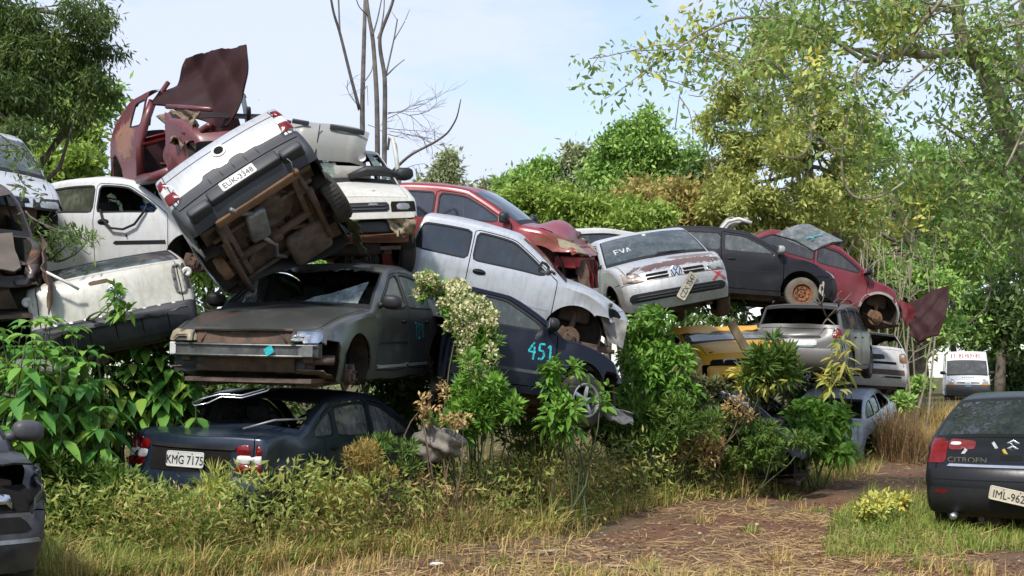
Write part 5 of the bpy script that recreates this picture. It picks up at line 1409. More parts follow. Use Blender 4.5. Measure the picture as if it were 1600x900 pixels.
# ------------------------------------------------------------------ maroon wreck on top, roof peeled up
def car_K():
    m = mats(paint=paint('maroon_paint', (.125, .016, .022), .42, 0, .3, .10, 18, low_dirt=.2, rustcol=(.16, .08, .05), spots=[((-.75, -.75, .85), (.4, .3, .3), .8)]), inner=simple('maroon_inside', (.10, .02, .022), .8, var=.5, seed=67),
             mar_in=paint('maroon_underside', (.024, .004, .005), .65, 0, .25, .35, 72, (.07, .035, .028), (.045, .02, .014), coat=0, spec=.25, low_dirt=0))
    m['paint2'] = m['paint']
    r = car_root('hatchback_car', 'doorless maroon wreck on top of the heap, its roof peeled up like a lid', (-3.93, 16.43, 3.93), (5.9, 3.4, -56))
    c = Car(r, m, kind='hatch', L=3.7, W=1.6, H=1.42, wb=2.4, fo=.74, cx=.96, wx=.3, rx=-1.0, bx=-1.62, pil=(-.2,), doors=((.78, -.2),), seed=18, skip=('side_window', 'windscreen', 'door', 'hood', 'front_bumper', 'rear_window', 'boot'), bumps=.010, arch=.35, qend=-.60)
    # the roof skin itself is gone: cut every roof face out of the body
    me = c.obj['body'].data; bm = bmesh.new(); bm.from_mesh(me)
    kill = [f for f in bm.faces if (lambda p: p.z > 1.24 and p.x > -.12)(f.calc_center_median()) or (lambda p: p.z > .99 and p.x > .3)(f.calc_center_median()) or (lambda p: abs(p.y) < .5 and p.z > 1.0)(f.calc_center_median())]
    bmesh.ops.delete(bm, geom=kill, context='FACES'); bm.to_mesh(me); bm.free()
    wells(c, m); underbody(c, m)
    fl = MB(); fl.box((-.05, 0, .26), (2.3, 1.34, .03)); fl.box((.75, 0, .5), (.05, 1.2, .5)); fl.build('floor_pan', m['inner'], r, False)
    k = MB()
    k.box((-.95, -.2, .52), (.7, .5, .04), (0, .1, 0)); k.build('rear_floor', m['inner'], r)
    def lid(V, u, w):
        V = V.copy(); V[:, 2] += .05 * np.sin(u * 3.0) * w + .06 * np.maximum(0, u - .8) * 5 * w; V[:, 1] += .10 * np.sin(w * 3.1); V[:, 0] -= .09 * np.sin(w * 3.1) * (1 - u) - .05 * np.sin(w * 3.1) * u; return V
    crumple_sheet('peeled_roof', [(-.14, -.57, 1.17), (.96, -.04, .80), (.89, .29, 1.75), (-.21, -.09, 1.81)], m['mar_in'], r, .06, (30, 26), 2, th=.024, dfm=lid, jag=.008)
    bent_tube('torn_pillar', [(-.20, -.66, .95), (-.19, -.62, 1.18), (-.17, -.52, 1.30), (-.20, -.36, 1.50)], .032, m['paint'], r, 8)
    bent_tube('far_pillar', [(-.1, .60, 1.35), (-.12, .66, .95), (-.14, .72, .3)], .035, simple('blue_grey_belt', (.10, .14, .18), .7, seed=68), r, 6)
    bent_tube('door_pillar', [(-.22, -.79, .28), (-.21, -.78, .70), (-.20, -.68, 1.02), (-.19, -.58, 1.26)], .055, m['paint'], r, 8)
    bent_tube('sill_beam', [(-.25, -.79, .26), (.3, -.80, .25), (.85, -.78, .28)], .07, m['paint'], r, 8)
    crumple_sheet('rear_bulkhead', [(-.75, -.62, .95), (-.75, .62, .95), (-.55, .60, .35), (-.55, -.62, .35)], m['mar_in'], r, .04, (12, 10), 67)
    bent_tube('seat_rail', [(-.15, -.2, .45), (.3, -.2, .8), (.75, -.2, .85)], .05, m['paint'], r, 6)
    crumple_sheet('dash_wreck', [(.60, -.70, 1.05), (1.45, -.62, .95), (1.5, -.75, .55), (.75, -.78, .70)], simple('torn_lining', (.28, .20, .14), .95, var=.75, seed=69, scale=14), r, .10, (16, 12), 14, jag=.25)
    crumple_sheet('front_wing', [(.70, -.78, .80), (1.4, -.74, .70), (1.35, -.78, .2), (.72, -.80, .2)], m['paint'], r, .05, (10, 10), 15, jag=.1)
    bent_tube('bonnet_edge', [(.55, -.66, 1.10), (1.0, -.6, 1.04), (1.6, -.5, .95)], .03, m['paint'], r, 8)
    bent_tube('wiper_arm', [(.75, .25, .82), (1.0, .2, .86), (1.15, .15, .95), (1.22, .12, 1.02)], .028, M0['plast'], r, 6); bent_tube('wiper_arm', [(.7, .3, .88), (.95, .28, .80), (1.2, .2, .84)], .022, M0['plast'], r, 6)
    lamp(c, 'tail_light', [(-.72, .62), (-.5, .62), (-.5, .80), (-.70, .80)], 'x-', m['red']); lamp(c, 'tail_light', [(.72, .62), (.5, .62), (.5, .80), (.70, .80)], 'x-', m['red'])
    return c

# ------------------------------------------------------------------ pale car at the upper left
def car_O():
    m = mats(paint=paint('ice_silver', (.55, .57, .60), .35, .2, .2, .02, 19, low_dirt=.2), glass=glassmat('aqua_glass', (.26, .36, .38), .45, .05, .3, 19, (.33, .42, .44)))
    r = car_root('hatchback_car', 'pale silver car half hidden by branches at the left edge, one headlight showing', (-6.85, 15.52, 3.25), (-2.2, 9.3, -52.4))
    c = Car(r, m, kind='hatch', L=3.9, W=1.66, H=1.45, wb=2.5, fo=.78, cx=.98, wx=.2, rx=-1.2, bx=-1.70, pil=(-.22,), doors=((.84, -.235),), seed=19, bumpcol=1, bumps=.003, skip=('front_bumper',))
    interior(c, m); wells(c, m); underbody(c, m); engine_bay(c, m)
    for x in (c.fx, c.rxw):
        for sd in (1, -1): hub(r, (x, sd * .68, .28), m, sd)
    for sy in (-1, 1):
        h = lamp(c, 'headlight', [(sy * .79, .57), (sy * .36, .57), (sy * .38, .69), (sy * .76, .705)], 'x+', m['plast'], .012)
        lamp(c, 'headlight_glass', [(sy * .70, .595), (sy * .44, .595), (sy * .45, .665), (sy * .69, .675)], 'x+', m['lens'], .024, parent=h)
    c.patch('grille', quad(-.33, .33, .58, .69), 'x+', m['plast'], None, .006, .012, .05, 1)
    return c

# ------------------------------------------------------------------ brown wreck and a pale one under it
def car_P():
    m = mats(paint=paint('brown_wreck', (.040, .030, .026), .6, 0, .4, .45, 20, (.11, .085, .06), low_dirt=.2), beige=paint('beige_panel', (.10, .075, .055), .6, 0, .5, .3, 73))
    r = car_root('wrecked_car', 'rusty brown wreck with a smashed front at the left edge above the pale car', (-6.0, 13.45, 2.30), (4, 12, -58))
    c = Car(r, m, kind='hatch', L=3.8, W=1.62, H=1.4, wb=2.4, fo=.74, cx=.92, wx=.2, rx=-1.1, bx=-1.66, pil=(-.22,), doors=((.82, -.235),), seed=20, skip=('front_bumper', 'windscreen', 'side_window', 'hood'), bumps=.014,
            dents=[((1.7, .5, .7), (.5, .5, .4), (-.2, -.1, -.1)), ((.2, 0, 1.4), (.9, .8, .5), (0, 0, -.2))])
    wells(c, m); underbody(c, m); engine_bay(c, m)
    for x in (c.fx, c.rxw):
        for sd in (1, -1): hub(r, (x, sd * .66, .28), m, sd)
    crumple_sheet('bent_bonnet', [(1.15, .50, .93), (1.1, -.5, .98), (1.70, -.45, .72), (1.75, .48, .66)], m['beige'], r, .03, (12, 12), 24, jag=.08)
    crumple_sheet('twisted_wing', [(.95, .78, .92), (1.82, .68, .66), (1.85, .68, .30), (1.2, .80, .45)], m['rustm'], r, .04, (14, 10), 25, jag=.15)
    lamp(c, 'headlight_bowl', [(.74, .52), (.44, .52), (.44, .68), (.72, .70)], 'x+', simple('dull_bowl', (.16, .13, .13), .4, .4, seed=74), .02)
    bent_tube('loose_strip', [(1.75, .70, .66), (1.85, .85, .58), (1.86, .98, .50)], .015, m['white'], r, 6)
    return c

def car_Q():
    m = mats(paint=paint('sage_grey', (.22, .235, .20), .5, 0, .45, .05, 21, (.24, .22, .16), low_dirt=.2))
    r = car_root('hatchback_car', 'greenish grey car buried in big leaves at the left edge below the brown wreck', (-5.4, 13.3, 1.10), (3, 14, -70))
    c = Car(r, m, kind='hatch', L=3.8, W=1.62, H=1.42, wb=2.4, fo=.74, cx=.95, wx=.2, rx=-1.1, bx=-1.66, pil=(-.22,), doors=((.82, -.235),), seed=21, skip=('windscreen',), bumps=.006, dents=[((.2, 0, 1.4), (.9, .9, .5), (0, 0, -.18))])
    interior(c, m); wells(c, m); underbody(c, m)
    for x in (c.fx, c.rxw):
        for sd in (1, -1): hub(r, (x, sd * .66, .28), m, sd)
    lamp(c, 'headlight', [(.74, .60), (.44, .60), (.44, .70), (.70, .72)], 'x+', m['lens']); lamp(c, 'headlight', [(-.74, .60), (-.44, .60), (-.44, .70), (-.70, .72)], 'x+', m['lens'])
    crumple_sheet('pale_roof_strip', [(.1, .45, 1.28), (.9, .70, .99), (.9, .74, .97), (.1, .52, 1.27)], m['white'], r, .005, (10, 2), 26)
    return c

# ------------------------------------------------------------------ smashed dark car at the lower left
def car_R():
    m = mats(paint=paint('graphite_paint', (.011, .012, .014), .3, .1, .2, .02, 22, (.17, .15, .13), low_dirt=.3), glass=glassmat('car_r_glass', (.25, .27, .28), .4, .06, .4, 20), bump=simple('scuffed_dark_bumper', (.022, .022, .024), .5, var=.4, seed=144, scale=5, col2=(.07, .068, .065)))
    r = car_root('smashed_car', 'graphite car with a smashed front corner standing in the grass at the lower left edge', (-4.56, 8.94, .20), (-.7, -1.6, -52.3), group='cars standing on the ground beside the heap')
    c = Car(r, m, kind='hatch', L=3.95, W=1.68, H=1.44, wb=2.5, fo=.80, cx=1.0, wx=.25, rx=-1.1, bx=-1.7, pil=(-.2,), doors=((.86, -.21),), seed=22, bumps=.006, bumpcol=1, hood=(.74, .96), skip=('hood',),
            dents=[((1.75, .6, .72), (.3, .3, .2), (-.06, -.05, -.02)), ((1.95, .4, .55), (.3, .5, .25), (-.10, 0, 0))])
    interior(c, m); wells(c, m); underbody(c, m); engine_bay(c, m)
    for x in (c.fx, c.rxw):
        for sd in (1, -1): wheel(r, (x, sd * .72, .29), .29, m, sd)
    crumple_sheet('folded_bonnet', [(.98, .72, .97), (.98, -.7, .98), (1.65, -.62, .86), (1.72, .66, .80)], m['paint'], r, .05, (14, 12), 27, jag=.12)
    crumple_sheet('torn_wing', [(1.35, .80, .84), (1.80, .66, .76), (1.90, .62, .58), (1.45, .82, .60)], m['paint'], r, .03, (10, 8), 28, jag=.15)
    hl = c.patch('headlight_socket', [(.70, .57), (.34, .57), (.36, .72), (.66, .73)], 'x+', m['dark'], None, .006, .015, .04, 1)
    lamp(c, 'headlight_bulb', [(.54, .58), (.42, .58), (.42, .68), (.54, .68)], 'x+', m['chrome'], .02, parent=hl, rnd=3)
    c.patch('bumper_lip', quad(-.72, .72, .385, .41), 'x+', m['rim'], None, .01, .02, .05, 0)
    c.patch('bumper_gap', [(-.6, .45), (.66, .45), (.6, .54), (-.6, .54)], 'x+', m['dark'], None, .006, .01, .05, 1)
    mirror(c, mats(plast=simple('grey_mirror_shell', (.07, .07, .075), .5, seed=75)), 1, .80, 1.0, mat='plast')
    return c

def car_U():
    m = mats(paint=paint('blue_silver', (.20, .24, .31), .42, .2, .4, .04, 23, (.25, .22, .18), low_dirt=.2))
    r = car_root('hatchback_car', 'blue-grey hatchback shell with a bare window frame behind the grey estate', (5.6, 26.6, 1.9), (-16, 6, 112))
    c = Car(r, m, kind='hatch', L=3.8, W=1.62, H=1.42, wb=2.4, fo=.74, cx=.95, wx=.2, rx=-1.2, bx=-1.7, pil=(-.22,), doors=((.82, -.235),), seed=23, skip=('rear_window', 'side_window', 'windscreen'), bumps=.008)
    interior(c, m); wells(c, m); underbody(c, m)
    for x in (c.fx, c.rxw):
        for sd in (1, -1): hub(r, (x, sd * .66, .28), m, sd)
    for sy in (-1, 1): lamp(c, 'lamp_socket', [(sy * .74, .70), (sy * .58, .70), (sy * .58, .93), (sy * .72, .93)], 'x-', m['inner'], .005)
    return c

def car_W():
    m = mats(paint=paint('dusty_blue', (.020, .025, .055), .4, .2, .25, .02, 24, (.2, .19, .17), low_dirt=.2), glass=glassmat('car_w_glass', (.25, .3, .28), .4, .06, .35, 21))
    r = car_root('saloon_car', 'dark blue car sunk in the weeds beneath the yellow car', (3.04, 18.9, .18), (4.6, 9.7, -20))
    c = Car(r, m, kind='hatch', L=3.9, W=1.64, H=1.4, wb=2.45, fo=.78, cx=.95, wx=.22, rx=-1.1, bx=-1.68, pil=(-.2,), doors=((.84, -.215),), seed=24, skip=('windscreen', 'side_window0R', 'front_bumper'), bumps=.006, dfm=lambda V: np.c_[np.where(V[:, 0] > .95, .95 + (V[:, 0] - .95) * .35, V[:, 0]), V[:, 1], V[:, 2]])
    interior(c, m); wells(c, m); underbody(c, m)
    for sd in (1, -1): wheel(r, (c.rxw, sd * .7, .24), .28, m, sd)
    mirror(c, m, -1, mat='plast', stretch=1.2)
    for sy in (-1, 1): c.patch('pillar_strip', [(.80, sy * .70), (.83, sy * .66), (.22, sy * .52), (.20, sy * .56)], 'z+', M0['rim'], None, .006, .01, .05, 0)
    return c

def car_X():
    m = mats(paint=paint('taxi_yellow', (.66, .335, .014), .42, 0, .06, .04, 25, (.25, .15, .05), low_dirt=.1, coat=.1), glass=glassmat('car_x_glass', (.3, .33, .33), .5, .06, .55, 22, (.36, .38, .38)))
    r = car_root('hatchback_car', 'crushed yellow car facing out beneath the silver hatchback with the red cross', (3.30, 20.2, 1.20), (2.0, -1.0, -84))
    def crush(V):
        V = V.copy(); h = V[:, 2]; V[:, 2] = np.where(h > .95, .95 + (h - .95) * .55, h); return V
    c = Car(r, m, kind='hatch', L=3.75, W=1.6, H=1.42, wb=2.42, fo=.72, cx=.92, wx=.15, rx=-1.1, bx=-1.66, hood=(.74, .94), pil=(-.22,), doors=((.80, -.235),), seed=25, skip=('side_window', 'front_bumper'), bumps=.008, dfm=crush,
            dents=[((1.7, .5, .7), (.4, .6, .3), (-.15, 0, -.08))])
    wells(c, m); underbody(c, m); engine_bay(c, m)
    for x in (c.fx, c.rxw):
        for sd in (1, -1): hub(r, (x, sd * .66, .28), m, sd)
    c.patch('grille_opening', [(-.62, .565), (.6, .57), (.6, .66), (-.6, .65)], 'x+', m['dark'], None, .006, .012, .05, 1)
    for y in (-.34, .1): lamp(c, 'headlight', [(y - .09, .585), (y + .09, .585), (y + .09, .64), (y - .09, .64)], 'x+', m['lens'], .018)
    k = MB(); k.box((1.78, 0, .46), (.10, 1.35, .20), (0, 0, 0), 0, .04); k.build('front_rail', m['paint'], r)
    crumple_sheet('flared_wing', [(1.0, -.78, .62), (1.75, -.72, .60), (1.55, -.82, .38), (.75, -.98, .32)], m['paint'], r, .03, (10, 6), 29)
    crumple_sheet('torn_roof_edge', [(.25, -.8, 1.20), (.25, .55, 1.22), (.45, .5, 1.12), (.5, -.9, 1.10)], m['paint'], r, .02, (16, 4), 30, jag=.2)
    return c

def car_J2():
    m = mats(paint=paint('bluish_white', (.50, .54, .60), .4, 0, .35, .02, 26, low_dirt=.3))
    r = car_root('hatchback_car', 'bluish white car half buried in dry grass under the stripped white shell', (6.85, 26.3, .05), (0, -9, 62))
    c = Car(r, m, kind='hatch', L=3.6, W=1.56, H=1.4, wb=2.35, fo=.72, cx=.92, wx=.2, rx=-1.1, bx=-1.6, pil=(-.22, -.7), doors=((.82, -.22),), seed=26, skip=('rear_window', 'side_window0R'), bumps=.005)
    interior(c, m); wells(c, m); underbody(c, m)
    for x in (c.fx, c.rxw):
        for sd in (1, -1): hub(r, (x, sd * .66, .28), m, sd)
    return c

def car_Y():
    m = mats(paint=paint('roof_white', (.55, .55, .53), .45, 0, .35, .08, 27, (.35, .28, .2), low_dirt=.1), glass=glassmat('car_y_glass', (.2, .22, .2), .5, .06, .3, 23))
    r = car_root('hatchback_car', 'white car of which only the roof shows between the red and silver hatchbacks', (1.9, 22.9, 2.78), (0, 2, 22))
    c = Car(r, m, kind='hatch', L=3.7, W=1.58, H=1.42, wb=2.38, fo=.72, cx=.95, wx=.22, rx=-1.2, bx=-1.65, pil=(-.2,), doors=((.82, -.22),), seed=27, bumps=.006)
    interior(c, m); wells(c, m); underbody(c, m)
    for x in (c.fx, c.rxw):
        for sd in (1, -1): hub(r, (x, sd * .66, .28), m, sd)
    return c

# ------------------------------------------------------------------ the far white van
def van():
    m = mats(paint=paint('van_white', (.76, .76, .75), .4, 0, .18, .03, 28, low_dirt=.3), glass=glassmat('van_glass', (.18, .22, .24), .5, .05, .3, 24))
    r = car_root('white_van', 'white van with faded red lettering above its windscreen, far off by the trees', (20.5, 58.0, .42), (0, 0, -107), 'van', 'cars standing on the ground beside the heap')
    a = 2.4
    K = [(a - .10, .3, 'fbump', 0), (a - .01, .5, 'fbump', .01), (a, .66, 'fbump', .01), (a - .03, .78, 'grille', .01), (a - .10, 1.0, 'hood', .03), (a - .55, 1.18, 'screen', .03), (a - 1.05, 1.92, 'head', .03), (a - 1.25, 2.25, 'roof', .03), (-a + .1, 2.22, 'boot', .0), (-a, .5, 'rbump', .01), (-a + .02, .4, 'rbump', 0), (-a + .1, .32, 'end', 0)]
    global _bowfix
    c = VanCar(r, m, kind='van', L=4.8, W=1.9, H=2.27, wb=2.9, fo=.9, cx=a - .55, wx=a - 1.05, rx=-a + .3, keys=K, belt=(1.18, 1.2), pil=(.4,), doors=((1.7, .5),), wr=.33, arch=.38, tum=.08, plan=(.06, .02), bow=(.12, .03), seed=28, rdents=0, bumpcol=1, frontz=(.5, .66, .78), rearz=(.4, .5, .5), sill=.3, bumps=.002)
    interior(c, m, seats=False); wells(c, m)
    for x in (c.fx, c.rxw):
        for sd in (1, -1): wheel(r, (x, sd * .8, .33), .33, m, sd)
    for sy in (-1, 1):
        lamp(c, 'headlight', [(sy * .84, .85), (sy * .56, .83), (sy * .58, 1.02), (sy * .80, 1.04)], 'x+', m['lens'], .012, .05)
        lamp(c, 'indicator', [(sy * .86, .76), (sy * .52, .76), (sy * .54, .83), (sy * .86, .84)], 'x+', m['orange'], .012, .05)
        c.patch('grille_slot', [(sy * .48, .84), (sy * .10, .84), (sy * .12, .89), (sy * .46, .88)], 'x+', m['dark'], None, .008, .01, .05, 0)
        mirror(c, m, sy, 1.75, 1.25, mat='plast', stretch=1.1)
    c.patch('bonnet_badge', [(-.10, .79), (.10, .79), (0, .93)], 'x+', m['white'], None, .014, .01, .05, 0)
    c.patch('blue_badge', [(-.12, .70), (.14, .70), (.14, .76), (-.12, .76)], 'x+', simple('blue_sticker', (.08, .25, .40), .5, seed=76), None, .012, .01, .05, 0)
    red = simple('faded_red_letters', (.50, .20, .20), .6, var=.4, seed=77)
    mb = MB()
    for j in range(11):
        y = -.62 + j * .115; 
        loc, n = c.hit((0, y, 2.06), 'x+'); h = .17 + .05 * math.sin(j * 2.1)
        mb.box(loc + np.array([.012, 0, 0]), (.012, .05 if j % 3 else .08, h), (0, -.55, 0))
        if j % 2: mb.box(loc + np.array([.012, .03, .03]), (.012, .07, .04), (0, -.55, 0))
    mb.build('roof_lettering', red, r, False)
    mb = MB()
    for j in range(6):
        loc, n = c.hit((0, -.22 + j * .09, 1.09), 'x+'); mb.box(loc + np.array([.01, 0, .01]), (.02, .05, .035), (0, -.9, 0))
    mb.build('bonnet_lettering', simple('green_letters', (.2, .45, .35), .6, seed=78), r, False)
    return c

class VanCar(Car):
    def profile(s):
        s.skip = tuple(s.skip)
        K = s.keys
        # 'head' behaves like roof skin
        s.keys = [(x, z, 'roof' if n == 'head' else n, b) for (x, z, n, b) in K]
        Car.profile(s)

def loose_bits():
    # windscreen lying on the black car
    r = car_root('loose_windscreen', 'loose windscreen with teal writing leaning on the black hatchback bonnet', (5.25, 22.5, 3.93), (0, 0, 0), 'windscreen', 'loose parts lying on the heap')
    g = glassmat('loose_glass', (.34, .38, .38), .35, .08, .55, 25, (.36, .38, .37))
    def bow(V, u, w):
        V = V.copy(); V[:, 2] += .06 * (1 - (2 * u - 1) ** 2); return V
    crumple_sheet('pane', [(-.55, .25, .20), (.10, .40, .42), (.60, -.1, .05), (.0, -.3, -.14)], g, r, .0, (14, 10), 1, th=.006, dfm=bow)
    bent_tube('pane_seal', [(-.55, .25, .205), (-.25, 0, .08), (.0, -.3, -.135), (.3, -.2, -.02), (.60, -.1, .055)], .016, M0['trim'], r)
    mb = MB()
    for (x, y, w_) in ((-.02, -.06, .12), (.1, -.03, .10), (.2, .0, .08), (.02, -.14, .08)): mb.box((x, y, .135 + .3 * (y + .06) + .14 * x), (w_, .03, .006), (.3, -.2, .4))
    mb.build('teal_writing', M0['teal'], r, False)
    # torn white bonnet sticking up at the back
    r = car_root('torn_bonnet', 'crumpled white bonnet sticking up behind the black hatchback', (4.25, 25.2, 4.25), (0, 0, 0), 'bonnet', 'loose parts lying on the heap')
    w = paint('torn_white', (.62, .61, .57), .5, 0, .35, .05, 81, low_dirt=.0)
    def fold(V, u, w_):
        V = V.copy(); V[:, 2] += .22 * np.sin(np.clip(u * 1.1, 0, 1) * 3.0) * (.6 + .4 * w_); V[:, 1] += .10 * np.sin(w_ * 8 + u * 3); return V
    crumple_sheet('bonnet_skin', [(-.46, 0, -.15), (.42, -.25, .35), (.40, .25, .50), (-.2, .5, .0)], w, r, .05, (18, 16), 31, dfm=fold, jag=.08, inner=simple('bonnet_inside', (.40, .38, .33), .7, var=.5, seed=82))
    bent_tube('bonnet_edge', [(-.46, .0, -.14), (-.25, -.08, .12), (.0, -.16, .40), (.2, -.22, .45), (.45, -.25, .36)], .035, w, r, 8)
    # timber leaning on the yellow car
    o = MB(); o.box((0, 0, 0), (.12, .04, .66), (0, 0, 0), 0, .006)
    ob = o.build('wooden_board', M0['wood']); ob.location = (3.24, 18.05, 2.10); ob.rotation_euler = (R(-12), R(-26), R(10)); tag(ob, 'weathered wooden board leaning on the yellow car', 'board', 'loose parts lying on the heap')
    # dead branches stuck in the estate's rear window
    mb = MB()
    for P in ([(0, 0, 0), (-.12, -.1, .22), (-.26, -.18, .46)], [(0, 0, 0), (.16, -.15, .2), (.36, -.25, .42)], [(.05, -.04, .06), (.2, -.1, .14), (.5, -.2, .28)], [(-.12, -.1, .22), (-.08, -.16, .4)], [(.16, -.15, .2), (.14, -.2, .4), (.2, -.22, .46)], [(0, 0, 0), (-.1, .2, -.2)], [(-.12, -.1, .22), (-.26, -.14, .3)], [(0, 0, 0), (.1, -.12, -.12), (-.2, -.2, -.2)]):
        mb.tube(P, [.018] + [.011] * (len(P) - 2) + [.006], 6)
    ob = mb.build('dead_branch', M0['branch']); ob.location = (5.36, 21.75, 2.60); tag(ob, 'dead forked branch poking out of the grey estate rear window', 'branch')

for f in (car_A, car_B, car_C, car_D, car_E, car_F, car_G, car_H, car_I, car_J, car_N, car_S, car_T, car_L, car_M, car_K, car_O, car_P, car_Q, car_R, car_U, car_W, car_X, car_J2, car_Y, van):
    CARS[f.__name__] = f()
roof_slab(); loose_bits()
# ------------------------------------------------------------------ ground and plants
CAM_F, CAM_TILT, CAM_H = 2000.0, math.atan(135 / 2000), 1.65
def at(px, py, dist):
    """where something seen at this spot of the photograph stands when it is dist metres away"""
    x = (px - 800) / CAM_F; z = (450 - py) / CAM_F
    v = np.array([x, math.cos(CAM_TILT) - z * math.sin(CAM_TILT), math.sin(CAM_TILT) + z * math.cos(CAM_TILT)])
    return np.array([0, 0, CAM_H]) + v * dist
def gxy(px, py):
    v = at(px, py, 1.0) - np.array([0, 0, CAM_H]); t = -CAM_H / min(v[2], -.012)
    return (v[0] * t, v[1] * t)

def ground_z(x, y):
    x = np.asarray(x, float); y = np.asarray(y, float)
    z = .55 * sm(26, 56, y) + .03 * np.sin(x * 1.3 + y * .7) + .025 * np.sin(x * .6 - y * 1.1 + 1) + .012 * np.sin(x * 4.1 + 2) * np.sin(y * 3.3)
    rut = np.exp(-((x - (.9 + .13 * (y - 9))) / .25) ** 2) + np.exp(-((x - (2.5 + .17 * (y - 9))) / .25) ** 2)
    return z - .035 * rut * (1 - sm(24, 32, y))

def world_poly(px): return np.array([gxy(*p) for p in px])
BARE = [world_poly(p) for p in (
    [(880, 905), (900, 845), (1010, 775), (1180, 738), (1320, 720), (1470, 712), (1460, 770), (1330, 785), (1290, 830), (1330, 872), (1620, 866), (1620, 905)],
    [(-20, 920), (380, 870), (700, 850), (900, 830), (900, 920)])]
GREENZ = [world_poly(p) for p in ([(1290, 870), (1300, 800), (1360, 765), (1470, 775), (1620, 800), (1620, 868), (1400, 875)], [(60, 900), (60, 800), (300, 790), (420, 830), (300, 880)])]
def bare_at(P):
    P = np.asarray(P)[:, :2]
    a = in_poly(P, BARE[0]).astype(float); b = in_poly(P, BARE[1]) * .75
    return np.maximum(a, b)

def ground_mat():
    m, nt, out = newmat('ground_soil'); vec, tc = obj_vec(nt, 0)
    n1 = noise_tex(nt, vec, .55, 8, .65, .5).outputs[0]; n2 = noise_tex(nt, vec, 5, 10, .72).outputs[0]; n3 = noise_tex(nt, vec, 38, 6, .7).outputs[0]
    soil = mix_rgb(nt, ramp(nt, n2, [(.35, (0, 0, 0)), (.65, (1, 1, 1))]), (.105, .048, .028), (.19, .100, .062))
    soil = mix_rgb(nt, ramp(nt, n1, [(.47, (0, 0, 0)), (.56, (.9, .9, .9))]), soil, (.050, .026, .016))
    straw = mix_rgb(nt, n3, (.19, .125, .08), (.31, .225, .15))
    base = mix_rgb(nt, ramp(nt, math_n(nt, 'ADD', math_n(nt, 'MULTIPLY', n1, .5), math_n(nt, 'MULTIPLY', n3, .5)), [(.46, (0, 0, 0)), (.58, (.75, .75, .75))]), soil, straw)
    gr = mix_rgb(nt, n3, (.045, .06, .018), (.10, .11, .035))
    at_ = N(nt, "ShaderNodeAttribute"); at_.attribute_name = 'green'
    base = mix_rgb(nt, at_.outputs["Fac"], base, gr)
    b = nt.nodes.new("ShaderNodeBsdfPrincipled"); nt.links.new(base, b.inputs["Base Color"]); b.inputs["Roughness"].default_value = .95; b.inputs["Specular IOR Level"].default_value = .15
    bp = nt.nodes.new("ShaderNodeBump"); bp.inputs["Strength"].default_value = .9; bp.inputs["Distance"].default_value = .03
    nt.links.new(math_n(nt, 'ADD', n2, math_n(nt, 'MULTIPLY', n3, .4)), bp.inputs["Height"]); nt.links.new(bp.outputs[0], b.inputs["Normal"])
    nt.links.new(b.outputs[0], out.inputs[0]); return m

def make_ground():
    xs = np.r_[np.linspace(-260, -14, 30), np.linspace(-13.5, 16, 150), np.linspace(17, 260, 30)]
    ys = np.r_[np.linspace(-30, 5, 12), np.linspace(5.3, 34, 160), np.linspace(35, 90, 40), np.linspace(100, 420, 16)]
    X, Y = np.meshgrid(xs, ys, indexing='ij'); V = np.c_[X.ravel(), Y.ravel(), ground_z(X, Y).ravel()]
    ny = len(ys); I, J = np.meshgrid(np.arange(len(xs) - 1), np.arange(ny - 1), indexing='ij')
    F = np.stack([I * ny + J, (I + 1) * ny + J, (I + 1) * ny + J + 1, I * ny + J + 1], -1).reshape(-1, 4)
    o = mesh_obj('ground', V, F, ground_mat()); o['kind'] = 'structure'
    g = 1 - bare_at(V); a = o.data.attributes.new('green', 'FLOAT', 'POINT')
    k = .65 * g; a.data.foreach_set('value', k.astype(np.float32))
    return o
make_ground()

# ---- leaf materials: colour differs from leaf to leaf, light passes through
LEAF_GAIN = 1.8   # lifts every leaf colour, because the foliage rendered too dark
def leafmat(name, cols, trans=.35, rough=.5, spec=.35, gain=1.0):
    m, nt, out = newmat(name)
    ge = N(nt, "ShaderNodeNewGeometry")
    cols = [(min(.8, c[0] * LEAF_GAIN * gain * 1.1), min(.8, c[1] * LEAF_GAIN * gain), min(.8, c[2] * LEAF_GAIN * gain * .85)) for c in cols]
    n = len(cols); stops = [(i / max(1, n - 1), c) for i, c in enumerate(cols)]
    vec, tc = obj_vec(nt, hash(name) % 17)
    nz = noise_tex(nt, vec, 1.4, 3, .6).outputs[0]
    f = math_n(nt, 'ADD', math_n(nt, 'MULTIPLY', ge.outputs["Random Per Island"], .65), math_n(nt, 'MULTIPLY', math_n(nt, 'SUBTRACT', nz, .3), .9), True)
    col = ramp(nt, f, stops)
    b = nt.nodes.new("ShaderNodeBsdfPrincipled"); nt.links.new(col, b.inputs["Base Color"]); b.inputs["Roughness"].default_value = rough; b.inputs["Specular IOR Level"].default_value = spec
    t = N(nt, "ShaderNodeBsdfTranslucent"); nt.links.new(mix_rgb(nt, .5, col, (.16, .22, .02), 'MIX'), t.inputs[0])
    mx = N(nt, "ShaderNodeMixShader"); mx.inputs[0].default_value = trans
    nt.links.new(b.outputs[0], mx.inputs[1]); nt.links.new(t.outputs[0], mx.inputs[2]); nt.links.new(mx.outputs[0], out.inputs[0])
    return m

def unit(v): return v / (np.linalg.norm(v, axis=-1, keepdims=True) + 1e-9)

